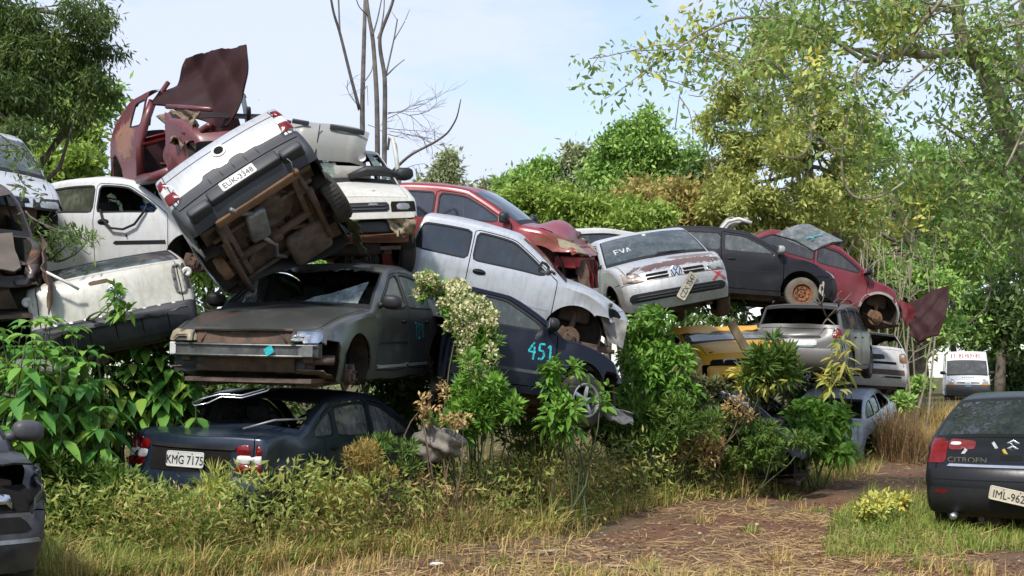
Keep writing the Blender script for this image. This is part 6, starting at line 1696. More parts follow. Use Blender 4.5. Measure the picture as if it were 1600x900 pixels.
def kites(C, D, Nn, L, Wd, fold=.25):
    """one folded four-corner leaf per row: base C, direction D, face normal Nn"""
    n = len(C); L = np.broadcast_to(L, (n,))[:, None]; Wd = np.broadcast_to(Wd, (n,))[:, None]
    D = unit(D); S = unit(np.cross(D, Nn)); U = np.cross(S, D)
    m = C + D * L * .45 - U * L * fold * .3
    V = np.stack([C, m + S * Wd * .5, C + D * L - U * L * fold * .5, m - S * Wd * .5], 1).reshape(-1, 3)
    F = np.arange(n * 4).reshape(n, 4)
    return V, F

def broad(C, D, Nn, L, Wd, droop=.35):
    """big pointed leaf with a midrib fold and a drooping tip: ten corners, one island each"""
    n = len(C); L = np.broadcast_to(L, (n,))[:, None]; Wd = np.broadcast_to(Wd, (n,))[:, None]
    D = unit(D); S = unit(np.cross(D, Nn)); U = np.cross(S, D)
    rows = [(0., .0), (.18, .62), (.42, 1.0), (.70, .72), (1.0, 0.)]
    P = []
    for t, w in rows:
        mid = C + D * L * t - np.array([0, 0, 1.]) * L * droop * t * t
        P += [mid + S * Wd * .5 * w + U * Wd * .10 * w, mid - U * Wd * .05 * w, mid - S * Wd * .5 * w + U * Wd * .10 * w]
    V = np.stack(P, 1).reshape(-1, 3)
    f = []
    for r in range(4):
        for k in range(2): f.append([3 * r + k, 3 * r + k + 1, 3 * r + k + 4, 3 * r + k + 3])
    F = (np.arange(n)[:, None, None] * 15 + np.array(f)[None]).reshape(-1, 4)
    return V, F

def rand_dir(n, up=0.0):
    d = rng.normal(size=(n, 3)); d[:, 2] += up; return unit(d)

def blobs_points(blobs, n, shell=.55):
    """points in a set of ellipsoids (cx,cy,cz,rx,ry,rz), denser towards their outside"""
    B = np.array(blobs, float); w = (B[:, 3] * B[:, 4] * B[:, 5]) ** .72; k = rng.choice(len(B), n, p=w / w.sum())
    d = rand_dir(n); r = (shell + (1 - shell) * rng.random(n)) ** (1 / 1.3)
    r = np.where(rng.random(n) < .25, rng.random(n) ** .5, r)
    return B[k, :3] + d * r[:, None] * B[k, 3:], d

def sub_blobs(c, r, n, k=.38, flat=1.0):
    """split one crown ellipsoid into smaller uneven lumps"""
    d = rand_dir(n); q = rng.random(n) ** .45
    out = []
    for i in range(n):
        s = k * (.6 + .8 * rng.random())
        out.append((c[0] + d[i, 0] * r[0] * q[i], c[1] + d[i, 1] * r[1] * q[i], c[2] + d[i, 2] * r[2] * q[i], r[0] * s, r[1] * s, r[2] * s * flat))
    return out

def limb(mb, p0, p1, r0, r1, bend=.12, seg=6, n=7, seed=0):
    p0, p1 = np.array(p0, float), np.array(p1, float); L = np.linalg.norm(p1 - p0); g = np.random.default_rng(seed)
    off = g.normal(size=3) * L * bend; t = np.linspace(0, 1, seg)
    P = p0 + (p1 - p0) * t[:, None] + off * np.sin(t * math.pi)[:, None] + g.normal(size=(seg, 3)) * L * bend * .12 * np.sin(t * math.pi)[:, None]
    mb.tube(P, np.linspace(r0, r1, seg), n); return P

BARK = simple('grey_bark', (.16, .13, .10), .95, var=.6, scale=5, seed=90, bump=1.0)
BARKP = simple('pale_bark', (.36, .31, .24), .95, var=.5, scale=6, seed=91, bump=.8)
BARKD = simple('dead_wood', (.20, .175, .155), .95, var=.6, scale=4, seed=92, bump=1.0)

def tree(label, base, top_blobs, leaf, nl, size, trunk_r, group, aspect=.42, bark=None, seed=1, limbs=10, cat='tree', name='tree', lean=(0, 0), trunk_top=None, droop=-.1, klo=2):
    base = np.array(base, float)
    r = empty(name, base, (0, 0, 0), label, cat, group)
    B = [(b[0] - base[0], b[1] - base[1], b[2] - base[2], b[3], b[4], b[5]) for b in top_blobs]
    mb = MB(); zt = max(b[2] for b in B); cx = np.mean([b[0] for b in B]); cy = np.mean([b[1] for b in B])
    tt = np.array(trunk_top, float) - base if trunk_top is not None else np.array([cx, cy, zt * .8])
    P = limb(mb, (0, 0, -.1), tt, trunk_r, trunk_r * .35, .05, 8, 9, seed)
    g = np.random.default_rng(seed + 5)
    for i in range(min(limbs, 60)):
        b = B[g.integers(len(B))]; k = g.integers(klo, 8); s = P[k]
        q = limb(mb, s, np.array(b[:3]) + g.normal(size=3) * np.array(b[3:]) * .35, trunk_r * .32, trunk_r * .06, .12, 6, 6, seed + i)
        for j in range(2):
            limb(mb, q[3], q[3] + g.normal(size=3) * np.array(b[3:]) * .7, trunk_r * .12, trunk_r * .03, .15, 4, 4, seed * 7 + i * 3 + j)
    mb.build('trunk', bark or BARK, r)
    C, d = blobs_points(B, nl); C = C + rng.normal(size=C.shape) * size * .8 * (rng.random((nl, 1)) < .5)
    D = unit(d * .5 + rand_dir(nl) + np.array([0, 0, droop])); Nn = unit(rand_dir(nl) * .9 + np.array([0, -.1, .8]))
    s = size * (.6 + .8 * rng.random(nl))
    V, F = kites(C, D, Nn, s, s * aspect)
    mesh_obj('crown', V, F, leaf, r)
    return r

GRP_T = 'trees behind the heap'
L_lime = leafmat('lime_leaves', [(.05, .10, .018), (.09, .15, .03), (.14, .21, .05), (.20, .26, .07)], .4, gain=1.35)
L_mid = leafmat('mid_leaves', [(.03, .065, .018), (.055, .11, .03), (.09, .15, .04), (.13, .19, .06)], .3, gain=2.0)
L_olive = leafmat('olive_leaves', [(.055, .08, .026), (.10, .125, .04), (.15, .17, .06), (.20, .205, .08)], .42, gain=1.9)
L_rust = leafmat('russet_leaves', [(.07, .085, .03), (.13, .125, .045), (.19, .15, .065), (.14, .165, .05)], .35, gain=1.4)
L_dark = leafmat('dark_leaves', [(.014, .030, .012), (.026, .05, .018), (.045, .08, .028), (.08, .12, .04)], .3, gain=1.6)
L_far_haze = leafmat('far_leaves', [(.09, .12, .075), (.13, .16, .10), (.17, .20, .12)], .25, gain=1.25)  # distance haze is put into these paler, greyer leaf colours
L_weed = leafmat('weed_leaves', [(.03, .08, .012), (.055, .135, .02), (.085, .19, .03), (.13, .25, .05)], .35, gain=1.05)
L_fern = leafmat('fern_leaves', [(.02, .05, .012), (.045, .095, .02), (.08, .14, .03), (.13, .18, .05)], .3)
L_big = leafmat('big_leaves', [(.014, .05, .016), (.028, .09, .024), (.05, .14, .03), (.10, .19, .035), (.20, .20, .05)], .35, .5, .35, gain=1.35)
L_yel = leafmat('yellow_green_leaves', [(.12, .17, .03), (.22, .27, .06), (.36, .38, .12), (.40, .33, .08)], .35)
L_tan = leafmat('withered_leaves', [(.09, .058, .03), (.17, .12, .06), (.26, .19, .10), (.13, .12, .045)], .2, gain=1.2)
L_flow = leafmat('cream_flowers', [(.22, .24, .12), (.34, .345, .22), (.42, .42, .31), (.10, .15, .04)], .25, .8, .2)

def B2(px, py, d, rpx, rpy, depth=None):
    """crown lump: centre and half sizes as measured on the photograph at a distance"""
    c = at(px, py, d); k = d / CAM_F; return (c[0], c[1], c[2], rpx * k, (depth or (rpx + rpy) / 2) * k, rpy * k)
def crown(lst, n=5, k=.45):
    o = []
    for b in lst: o += sub_blobs(b[:3], b[3:], n, k)
    return o
def foot(px, d):
    p = at(px, 585, d); return (p[0], p[1], float(ground_z(p[0], p[1])))

# far trees under the sky
tree('distant pale round-topped tree left of the red hatchback roof', foot(697, 120), crown([B2(698, 262, 120, 18, 22), B2(690, 285, 120, 26, 18), B2(672, 295, 120, 20, 14)], 5), L_far_haze, 2600, .55, .35, GRP_T, seed=2, limbs=6)
tree('distant small tree just above the red hatchback roof', foot(752, 120), crown([B2(752, 300, 120, 24, 12), B2(728, 305, 120, 16, 9)], 5), L_far_haze, 1500, .5, .3, GRP_T, seed=3, limbs=4)
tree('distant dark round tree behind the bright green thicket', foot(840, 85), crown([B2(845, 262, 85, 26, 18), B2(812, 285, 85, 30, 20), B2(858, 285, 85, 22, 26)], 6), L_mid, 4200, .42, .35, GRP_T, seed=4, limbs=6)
tree('distant grey-green tree between the round tree and the tall tree', foot(905, 85), crown([B2(905, 250, 85, 30, 22), B2(930, 290, 85, 36, 30), B2(880, 300, 85, 26, 26)], 6), L_far_haze, 5200, .45, .4, GRP_T, seed=5, limbs=6)
# nearer wall of trees
tree('bright lime green thicket tree above the red bonnet', foot(830, 36), crown([B2(830, 330, 36, 56, 40), B2(790, 345, 36, 34, 30), B2(880, 335, 35, 50, 42), B2(840, 380, 36, 80, 30)], 12, .36), L_lime, 20000, .15, .16, GRP_T, seed=6)
tree('lime green bushy tree behind the white car roof', foot(945, 35), crown([B2(945, 345, 35, 60, 40), B2(1000, 350, 34, 50, 36), B2(930, 390, 35, 80, 24)], 12, .36), L_lime, 17000, .15, .16, GRP_T, seed=7)
tree('tall green tree with two leafy spires right of the open sky', foot(1000, 40), crown([B2(985, 225, 40, 42, 34), B2(1015, 205, 40, 26, 36), B2(950, 255, 41, 50, 36), B2(1050, 250, 40, 50, 44), B2(1000, 285, 40, 80, 36)], 14, .32), L_mid, 20000, .17, .25, GRP_T, seed=8, limbs=16)
tree('russet and olive leaved tree behind the silver hatchback', foot(1040, 38), crown([B2(1040, 325, 37, 80, 40), B2(985, 315, 38, 46, 34), B2(1090, 320, 37, 50, 44)], 9), L_rust, 11000, .18, .18, GRP_T, seed=9, limbs=14)
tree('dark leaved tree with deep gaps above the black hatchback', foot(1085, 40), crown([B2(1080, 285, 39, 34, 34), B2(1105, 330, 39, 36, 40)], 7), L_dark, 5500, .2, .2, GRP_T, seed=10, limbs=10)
tree('tall thin-leaved olive tree with pale trunk behind the wine red car', foot(1285, 36), crown([B2(1180, 130, 35, 60, 60), B2(1260, 90, 36, 80, 70), B2(1190, 220, 35, 80, 60), B2(1290, 210, 36, 90, 70), B2(1160, 300, 35, 60, 50), B2(1250, 320, 35, 80, 44), B2(1330, 310, 36, 70, 60)], 16, .24), L_olive, 27000, .17, .24, GRP_T, .38, BARKP, 11, 30, trunk_top=at(1265, 120, 36))
tree('olive tree with spreading twigs above the torn white bonnet', foot(1150, 37), crown([B2(1140, 240, 36, 50, 44), B2(1120, 180, 36, 44, 36), B2(1150, 330, 36, 60, 44), B2(1190, 360, 36, 70, 24)], 14, .26), L_olive, 13000, .17, .15, GRP_T, .38, BARKP, 12, 20)
tree('green tree with dark gaps behind the pale saplings', foot(1400, 42), crown([B2(1390, 260, 42, 90, 60), B2(1350, 390, 41, 60, 60), B2(1460, 330, 42, 80, 70), B2(1320, 420, 40, 50, 40)], 12, .26), L_mid, 13000, .20, .26, GRP_T, .4, None, 13, 22)
tree('yellowish tree at the back above the wine red roof', foot(1240, 40), crown([B2(1235, 345, 40, 60, 36), B2(1300, 370, 40, 60, 50), B2(1190, 345, 40, 50, 40)], 9, .36), L_olive, 8000, .2, .18, GRP_T, .4, None, 14, 14)
tree('dense green tree low behind the torn wine red bonnet', foot(1440, 40), crown([B2(1440, 440, 40, 70, 50), B2(1500, 420, 41, 70, 70), B2(1450, 520, 40, 70, 50)], 9, .38), L_mid, 11000, .2, .2, GRP_T, .4, None, 15, 12)
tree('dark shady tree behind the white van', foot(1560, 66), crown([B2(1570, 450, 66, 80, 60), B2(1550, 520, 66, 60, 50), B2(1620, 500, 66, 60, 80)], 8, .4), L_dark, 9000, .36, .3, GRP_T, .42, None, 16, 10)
tree('green tree left of the white van', foot(1440, 64), crown([B2(1430, 540, 64, 50, 40), B2(1470, 500, 66, 60, 60), B2(1400, 560, 62, 40, 40)], 8, .4), L_mid, 7000, .32, .25, GRP_T, .42, None, 17, 8)
tree('tall shadowed tree filling the right edge behind the van', foot(1630, 80), crown([B2(1600, 380, 80, 110, 90), B2(1520, 400, 80, 60, 80), B2(1640, 560, 78, 90, 60)], 9, .4), L_mid, 10000, .42, .4, GRP_T, .42, None, 18, 10)
for i, (px, py, d, w_, h_, lf, lab) in enumerate(((560, 420, 46, 90, 60, L_mid, 'green tree hidden behind the middle of the heap'), (330, 420, 40, 90, 80, L_mid, 'green tree hidden behind the pickup'), (760, 430, 44, 90, 50, L_mid, 'green tree low behind the silver three-door'), (1010, 420, 42, 120, 40, L_fern, 'green brush behind the black hatchback'), (1380, 330, 50, 110, 90, L_olive, 'olive tree far behind the pale saplings'), (1500, 300, 66, 100, 90, L_mid, 'green tree far behind the right-hand tree'), (1590, 300, 72, 70, 110, L_mid, 'green tree far behind the limbs at the right edge'), (1590, 580, 70, 60, 26, L_dark, 'dark low brush right of the white van'), (1420, 480, 46, 70, 60, L_olive, 'olive brush right of the wine red car'))):
    tree(lab, foot(px, d), crown([B2(px, py, d, w_, h_)], 14, .4), lf, 7500, .25, .18, GRP_T, .42, None, 30 + i, 8)

# ---- pale leafless saplings in front of the green trees
def saplings(px0, px1, d, n, y0, y1, mat, label, seed):
    g = np.random.default_rng(seed)
    for i in range(n):
        px = px0 + (px1 - px0) * (i + g.random() * .8) / n; dd = d + g.normal() * .8
        b = np.array(foot(px, dd)); t = at(px + g.normal() * 22, y0 + (y1 - y0) * g.random(), dd)
        r = empty('sapling', b, (0, 0, 0), label, 'sapling', 'pale saplings right of the heap')
        mb = MB(); P = limb(mb, (0, 0, -.05), t - b, .035, .010, .04, 8, 5, seed * 31 + i)
        mb.build('stem', mat, r)
        mb = MB()
        for j in range(7):
            k = g.integers(3, 8); q = P[k] + np.array([g.normal() * .5, g.normal() * .4, .3 + .6 * g.random()])
            limb(mb, P[k], q, .012, .004, .15, 5, 4, seed * 17 + i * 9 + j)
        mb.build('twigs', mat, r)
saplings(1335, 1450, 33, 14, 330, 430, simple('pale_sapling', (.34, .29, .21), .9, var=.4, seed=95), 'pale leafless sapling standing among others right of the wine red car', 3)

# ---- dead bare tree behind the white car
def dead_tree():
    d0 = 21.5; b = np.array(foot(590, d0)); r = empty('dead_tree', b, (0, 0, 0), 'bare dead tree with several tall stems behind the white car', 'tree')
    def P(l, dz): return [at(x, y, d0 + dz * i / max(1, len(l) - 1)) - b for i, (x, y) in enumerate(l)]
    def br(l, r0, r1, dz=0, mb=None):
        q = np.array(P(l, dz)); t = np.linspace(0, 1, len(q)); tt = np.linspace(0, 1, len(q) * 4); r0, r1 = r0 * .55, r1 * .6
        Q = np.stack([np.interp(tt, t, q[:, k]) for k in range(3)], 1)
        for _ in range(2): Q[1:-1] = .25 * Q[:-2] + .5 * Q[1:-1] + .25 * Q[2:]
        mb.tube(Q, np.linspace(r0, r1, len(Q)), 7)
    mb = MB()
    br([(592, 600), (590, 400), (590, 235), (589, 150), (583, 60), (575, 20), (570, -30)], .10, .045, .3, mb)
    br([(600, 300), (601, 210), (602, 120), (594, 80), (593, 55), (612, 10), (622, -30)], .085, .035, -.4, mb)
    br([(575, 420), (567, 250), (566, 165), (569, 60), (571, -10), (572, -40)], .10, .04, .8, mb)
    br([(562, 172), (548, 120), (531, 50), (521, 20), (514, -20)], .055, .03, -.6, mb)
    br([(531, 52), (529, 0), (527, -40)], .03, .02, .2, mb)
    mb.build('trunk', BARKD, r)
    mb = MB()
    for l, r0, r1, dz in (([(602, 122), (616, 60), (621, 30)], .03, .018, .5), ([(604, 118), (618, 104), (632, 93)], .025, .012, .4), ([(616, 62), (632, 35), (640, 15)], .018, .008, .2), ([(621, 32), (612, 18)], .012, .006, .1), ([(590, 60), (605, 20), (612, 12)], .02, .01, .3), ([(568, 130), (582, 110), (584, 80)], .02, .01, .3), ([(575, 25), (560, 10), (553, -15)], .02, .012, -.2), ([(566, 150), (574, 130), (575, 165)], .014, .006, .1), ([(582, 56), (590, 30), (598, -10)], .03, .015, .2), ([(593, 58), (600, 20), (601, -20)], .025, .012, .1),
                        ([(613, 268), (640, 242), (680, 222), (700, 208), (714, 185), (720, 155)], .05, .014, -1.2), ([(680, 222), (678, 198)], .014, .006, -.1)):
        br(l, r0, r1, dz, mb)
    g = np.random.default_rng(4)
    def twig(p, ang, L, r0, depth):
        q = [p]; a = ang
        for k in range(4):
            a += g.normal() * .22; q.append((q[-1][0] + math.cos(a) * L / 4, q[-1][1] - math.sin(a) * L / 4))
        br(q, r0, r0 * .5, g.normal() * .4, mb)
        if depth:
            for k in range(3): twig(q[1 + k], a + g.normal() * .7, L * .55, r0 * .6, depth - 1)
    for (x, y, a, L) in ((605, 178, .35, 95), (606, 176, .1, 75), (604, 200, -.1, 70), (575, 195, -.05, 60), (606, 185, .65, 60), (562, 168, 2.6, 50), (640, 180, .4, 60), (610, 205, .15, 90), (650, 205, -.7, 40), (625, 262, .1, 40)):
        twig((x, y), a, L, .012, 2)
    mb.build('branches', BARKD, r)
dead_tree()

# ---- tree at the upper left, hanging in front of the pale car
def left_tree():
    b = np.array(foot(-60, 19.8))
    lumps = [B2(40, 40, 19.6, 90, 60), B2(120, 30, 19.6, 60, 40), B2(90, 110, 19.6, 70, 44), B2(150, 80, 19.9, 42, 30), B2(20, 130, 19.2, 70, 50), B2(140, 140, 19.9, 46, 20), B2(60, 180, 19.6, 60, 30), B2(-40, 80, 19.6, 80, 120), B2(20, 205, 18.8, 50, 26), B2(110, 175, 19.8, 50, 24)]
    tree('dark leaved tree hanging over the upper left corner of the heap', b, crown(lumps, 12, .30), leafmat('hanging_leaves', [(.02, .04, .014), (.035, .065, .02), (.06, .10, .03), (.11, .15, .045)], .35), 24000, .115, .2, 'trees at the left edge', .24, BARK, 21, 34, droop=-.8, trunk_top=at(0, 60, 19.8), klo=5)  # lighter tones in the leaf mix stand for top-lit leaves
    tree('bright yellow-green tree behind the pale car at the left', foot(120, 24), crown([B2(110, 215, 24, 42, 40), B2(120, 262, 23.5, 34, 26), B2(90, 270, 24, 40, 30), B2(140, 250, 24, 20, 30)], 9, .36), L_lime, 5500, .15, .12, 'trees at the left edge', .45, None, 22, 12)
    tree('dense mid green tree behind the dark tree at the left edge', foot(60, 28), crown([B2(50, 160, 28, 110, 80), B2(110, 130, 28, 60, 60), B2(0, 260, 28, 80, 50)], 9, .4), L_mid, 9000, .19, .2, 'trees at the left edge', .42, None, 23, 12)
    # sprays of leaves resting over the pale car and the brown wreck
    r = empty('leafy_branch', at(30, 262, 12.9), (0, 0, 0), 'dark leafy branch drooping across the bonnet of the pale car', 'branch')
    c0 = at(30, 262, 12.9); mb = MB(); L = []
    for (x0, y0, x1, y1) in ((-40, 200, 75, 285), (-30, 240, 60, 268), (20, 255, 60, 300), (40, 330, 130, 372), (60, 345, 140, 398), (-20, 225, 40, 262)):
        p = limb(mb, at(x0, y0, 12.9) - c0, at(x1, y1, 12.5) - c0, .012, .004, .08, 8, 5, x0 + 99)
        for t in range(52):
            k = rng.integers(1, 7); q = p[k] + (p[min(k + 1, 7)] - p[k]) * rng.random() + rng.normal(size=3) * .06; L.append(q)
    mb.build('twig', BARK, r); L = np.array(L); n = len(L); s = .085 * (.6 + .8 * rng.random(n))
    V, F = kites(L, unit(rand_dir(n) + np.array([.3, 0, -.5])), rand_dir(n, .8), s, s * .3); mesh_obj('leaves', V, F, L_dark, r)
left_tree()

# ---- big tree reaching in from the right
def right_tree():
    d0 = 17.0; b = np.array(foot(1720, d0)); r = empty('tree', b, (0, 0, 0), 'large tree reaching in from the right edge with pale limbs and glossy leaves', 'tree')
    mb = MB(); tips = []
    def br(l, r0, r1, dz0=0, dz1=0, sub=3, seed=1):
        q = np.array([at(x, y, d0 + dz0 + (dz1 - dz0) * i / (len(l) - 1)) - b for i, (x, y) in enumerate(l)])
        t = np.linspace(0, 1, len(q)); tt = np.linspace(0, 1, len(q) * 4); Q = np.stack([np.interp(tt, t, q[:, k]) for k in range(3)], 1)
        for _ in range(2): Q[1:-1] = .25 * Q[:-2] + .5 * Q[1:-1] + .25 * Q[2:]
        mb.tube(Q, np.linspace(r0, r1, len(Q)), 8)
        g = np.random.default_rng(seed)
        for k in range(sub):
            i = g.integers(len(Q) // 4, len(Q)); e = Q[i] + g.normal(size=3) * np.array([.55, .5, .42]); P = limb(mb, Q[i], e, r1 * .7, .006, .15, 5, 5, seed * 13 + k)
            tips.extend([e, P[3], P[2]])
            for j in range(2):
                e2 = P[2 + j] + g.normal(size=3) * .38; P2 = limb(mb, P[2 + j], e2, .008, .003, .15, 4, 4, seed * 29 + k * 5 + j); tips.extend([e2, P2[2]])
        return Q
    br([(1725, 640), (1700, 450), (1640, 330), (1595, 245), (1560, 170), (1540, 110), (1505, 70), (1495, 20), (1500, -60)], .24, .06, .6, -.4, 8, 1)
    br([(1600, 120), (1570, 100), (1540, 80), (1500, 78), (1440, 88), (1410, 80), (1380, 92), (1350, 95)], .085, .035, .0, -1.0, 8, 2)
    br([(1500, 78), (1530, 55), (1560, 45), (1610, 30)], .045, .025, -.3, -.8, 5, 3)
    br([(1440, 88), (1425, 62), (1432, 45), (1455, 20), (1480, -10)], .035, .02, -.7, -1.2, 6, 4)
    br([(1560, 170), (1530, 120), (1510, 60)], .03, .015, -.2, -.6, 4, 5)
    br([(1580, 250), (1500, 215), (1460, 185)], .03, .014, .2, -.3, 6, 6)
    br([(1600, 235), (1580, 250), (1570, 262)], .03, .02, -.1, -.5, 3, 7)
    br([(1380, 92), (1330, 130), (1260, 150)], .022, .01, -1, -1.6, 8, 8)
    br([(1350, 95), (1300, 60), (1240, 30), (1150, 25), (1090, 55), (1060, 75)], .03, .010, -1, -1.8, 8, 9)
    br([(1600, 300), (1540, 250), (1480, 255), (1380, 250)], .03, .012, .3, -.6, 9, 10)
    br([(1620, 370), (1570, 350), (1520, 335), (1480, 345)], .03, .012, .5, 0, 9, 11)
    br([(1640, 320), (1580, 330), (1520, 320), (1450, 300)], .03, .012, .5, -.2, 10, 12)
    br([(1495, 20), (1440, 10), (1380, 20), (1300, -10), (1220, -20)], .03, .012, -.3, -1, 10, 13)
    br([(1640, 200), (1600, 150), (1590, 60), (1600, -20)], .05, .03, .3, 0, 9, 14)
    br([(1240, 130), (1200, 90), (1160, 100), (1110, 80)], .014, .006, -1.6, -2.0, 7, 15)
    br([(1085, 140), (1060, 130), (1040, 125), (1022, 112)], .008, .004, -1.8, -2.0, 0, 17); br([(1150, 100), (1120, 130), (1095, 152), (1075, 148)], .01, .004, -1.6, -2.0, 0, 18)
    mb.build('trunk', BARKP, r)
    # dangling pale vines
    mb2 = MB()
    for l in ([(1330, 150), (1318, 210), (1313, 262), (1322, 300), (1345, 315), (1385, 305), (1412, 285)], [(1270, 205), (1262, 235), (1245, 248), (1215, 243)], [(1270, 205), (1300, 230), (1320, 250)], [(1460, 95), (1420, 130), (1385, 165)], [(1412, 62), (1405, 90), (1440, 45)], [(1600, 200), (1585, 235), (1572, 260)]):
        q = np.array([at(x, y, 16) - b for x, y in l]); t = np.linspace(0, 1, len(q)); tt = np.linspace(0, 1, 20); Q = np.stack([np.interp(tt, t, q[:, k]) for k in range(3)], 1)
        for _ in range(3): Q[1:-1] = .25 * Q[:-2] + .5 * Q[1:-1] + .25 * Q[2:]
        mb2.tube(Q, .016, 5)
    mb2.build('vine', simple('pale_vine', (.42, .36, .27), .9, var=.3, seed=96), r)
    T = np.array(tips); n = 13000; k = rng.integers(len(T), size=n); C = T[k] + rng.normal(size=(n, 3)) * np.array([.15, .15, .13])
    D = unit(rand_dir(n) + np.array([0, 0, -.35])); Nn = rand_dir(n, .9); s = .105 * (.5 + .9 * rng.random(n)); V, F = kites(C, D, Nn, s, s * .40)
    mesh_obj('crown', V, F, leafmat('glossy_leaves', [(.03, .065, .022), (.06, .115, .035), (.12, .18, .055), (.19, .25, .09)], .45, .4, .5, gain=1.5), r)
    # brighter yellow-green leaves in a few tufts
    S = T[rng.choice(len(T), 26)]; S = S[(S[:, 0] + b[0]) < at(1460, 0, 16)[0]]
    k = rng.integers(len(S), size=1500); C = S[k] + rng.normal(size=(1500, 3)) * .17; s = .12 * (.6 + .7 * rng.random(1500)); V, F = kites(C, unit(rand_dir(1500) + np.array([0, 0, .3])), rand_dir(1500, .9), s, s * .4)
    mesh_obj('yellow_green_tufts', V, F, L_yel, r)
right_tree()

# ---- shrubs and weeds grown through the heap
GRP_S = 'weeds and bushes grown around the wrecks'
STEM = simple('green_stem', (.10, .13, .05), .8, var=.4, seed=97)
STEMB = simple('brown_stem', (.16, .11, .07), .9, var=.4, seed=98)
def bush(label, lumps, leaf, nl, size, aspect=.4, style='kite', seed=1, stem=STEM, up=.2, base=None, n=7, k=.42, name='bush', cat='bush', droop=.35, extra=None):
    B = crown(lumps, n, k); c = np.mean([b[:3] for b in lumps], 0); bs = np.array([c[0], c[1] + .1, float(ground_z(c[0], c[1]))]) if base is None else np.array(base, float)
    r = empty(name, bs, (0, 0, 0), label, cat, GRP_S)
    BL = [(b[0] - bs[0], b[1] - bs[1], b[2] - bs[2], b[3], b[4], b[5]) for b in B]
    mb = MB(); g = np.random.default_rng(seed)
    for i in range(min(8, len(BL))):
        b = BL[g.integers(len(BL))]; limb(mb, (g.normal() * .12, g.normal() * .1, -.05), np.array(b[:3]) + g.normal(size=3) * np.array(b[3:]) * .5, .014, .005, .1, 6, 5, seed * 41 + i)
    mb.build('stem', stem, r)
    C, d = blobs_points(BL, nl, .5)
    D = unit(d * .8 + rand_dir(nl) * .8 + np.array([0, 0, up])); Nn = unit(rand_dir(nl) * .7 + np.array([0, -.2, 1.]))
    s = size * (.55 + .8 * rng.random(nl))
    V, F = broad(C, D, Nn, s, s * aspect, droop) if style == 'broad' else kites(C, D, Nn, s, s * aspect)
    mesh_obj('foliage', V, F, leaf, r)
    if extra is not None:
        lf, ne, sz, asp = extra
        C, d = blobs_points([(b[0], b[1] - b[4] * .3, b[2] + b[5] * .3, b[3] * 1.02, b[4], b[5]) for b in BL], ne, .92)
        s = sz * (.6 + .8 * rng.random(ne)); V, F = kites(C, rand_dir(ne, .5), rand_dir(ne), s, s * asp); mesh_obj('flowers', V, F, lf, r)
    return r

def big_leaf_plants():
    """tall herbs with whorls of large pointed leaves"""
    groups = (('tall big-leaved plant at the left edge in front of the pale car', [(-10, 520), (25, 505), (60, 540), (10, 580), (50, 600), (-5, 640), (35, 655), (75, 625), (20, 540), (70, 580)], 11.6),
              ('big-leaved plant rising in front of the white tailgate corner', [(85, 505), (115, 520), (100, 550), (140, 560), (125, 600), (90, 620), (150, 630), (110, 650), (80, 670), (105, 585)], 11.9),
              ('big-leaved plant below the middle of the white tailgate', [(165, 530), (205, 515), (180, 565), (220, 560), (195, 600), (165, 625), (215, 605), (150, 590), (140, 540), (230, 530)], 13.0),
              ('big-leaved plant beside the headlight of the grey saloon', [(245, 508), (275, 520), (235, 550), (270, 565), (245, 585), (285, 600), (265, 545), (225, 515), (290, 560), (255, 610)], 13.0))
    for gi, (lab, tops, d) in enumerate(groups):
        c = np.mean([at(x, y, d) for x, y in tops], 0); b = np.array([c[0], c[1], float(ground_z(c[0], c[1]))]); r = empty('big_leaf_plant', b, (0, 0, 0), lab, 'plant', GRP_S)
        g = np.random.default_rng(50 + gi); mb = MB(); C, D, S = [], [], []
        for ti, (x, y) in enumerate(tops):
            for rep_ in range(3):
                t = at(x + g.normal() * 10, y + g.normal() * 9, d + g.normal() * .25) - b; foot_ = np.array([t[0] * .6 + g.normal() * .1, t[1] * .6, -.05])
                P = limb(mb, foot_, t, .012, .005, .05, 9, 5, gi * 100 + ti * 3 + rep_)
                for k in range(8, 4 if gi < 2 else 5, -1):
                    m = 7 if k == 8 else 5; a0 = g.random() * 6.3
                    for j in range(m):
                        a = a0 + j * 2 * math.pi / m; C.append(P[k]); D.append((math.cos(a), math.sin(a), .25 if k == 8 else -.12 - .08 * (8 - k))); S.append((.14 if k == 8 else .185 + .012 * (8 - k)) * (.5 + .8 * g.random()))
        mb.build('stem', STEM, r); C, D, S = np.array(C), np.array(D), np.array(S); n = len(C)
        V, F = broad(C + unit(D) * .02, D, unit(rand_dir(n) * .25 + np.array([0, 0, 1.])), S, S * .52, .55); mesh_obj('foliage', V, F, L_big, r)
big_leaf_plants()
bush('small green weed growing over the badge of the white tailgate', [B2(178, 468, 12.2, 14, 22), B2(190, 485, 12.2, 16, 8)], L_weed, 70, .13, .38, 'broad', 3, name='weed', cat='weed', base=at(183, 492, 12.3), n=3)
bush('feathery dark green bush left of the blue saloon boot', [B2(145, 750, 11.3, 66, 46), B2(120, 795, 11.2, 60, 30), B2(190, 765, 11.4, 36, 34), B2(95, 720, 11.2, 40, 36)], L_fern, 3600, .085, .24, seed=4, up=.4)
bush('mat of grass and vine on the bonnet below the pale car', [B2(110, 375, 13.2, 46, 16), B2(80, 395, 13.2, 30, 14)], L_fern, 500, .09, .2, seed=5, base=at(100, 400, 13.3))
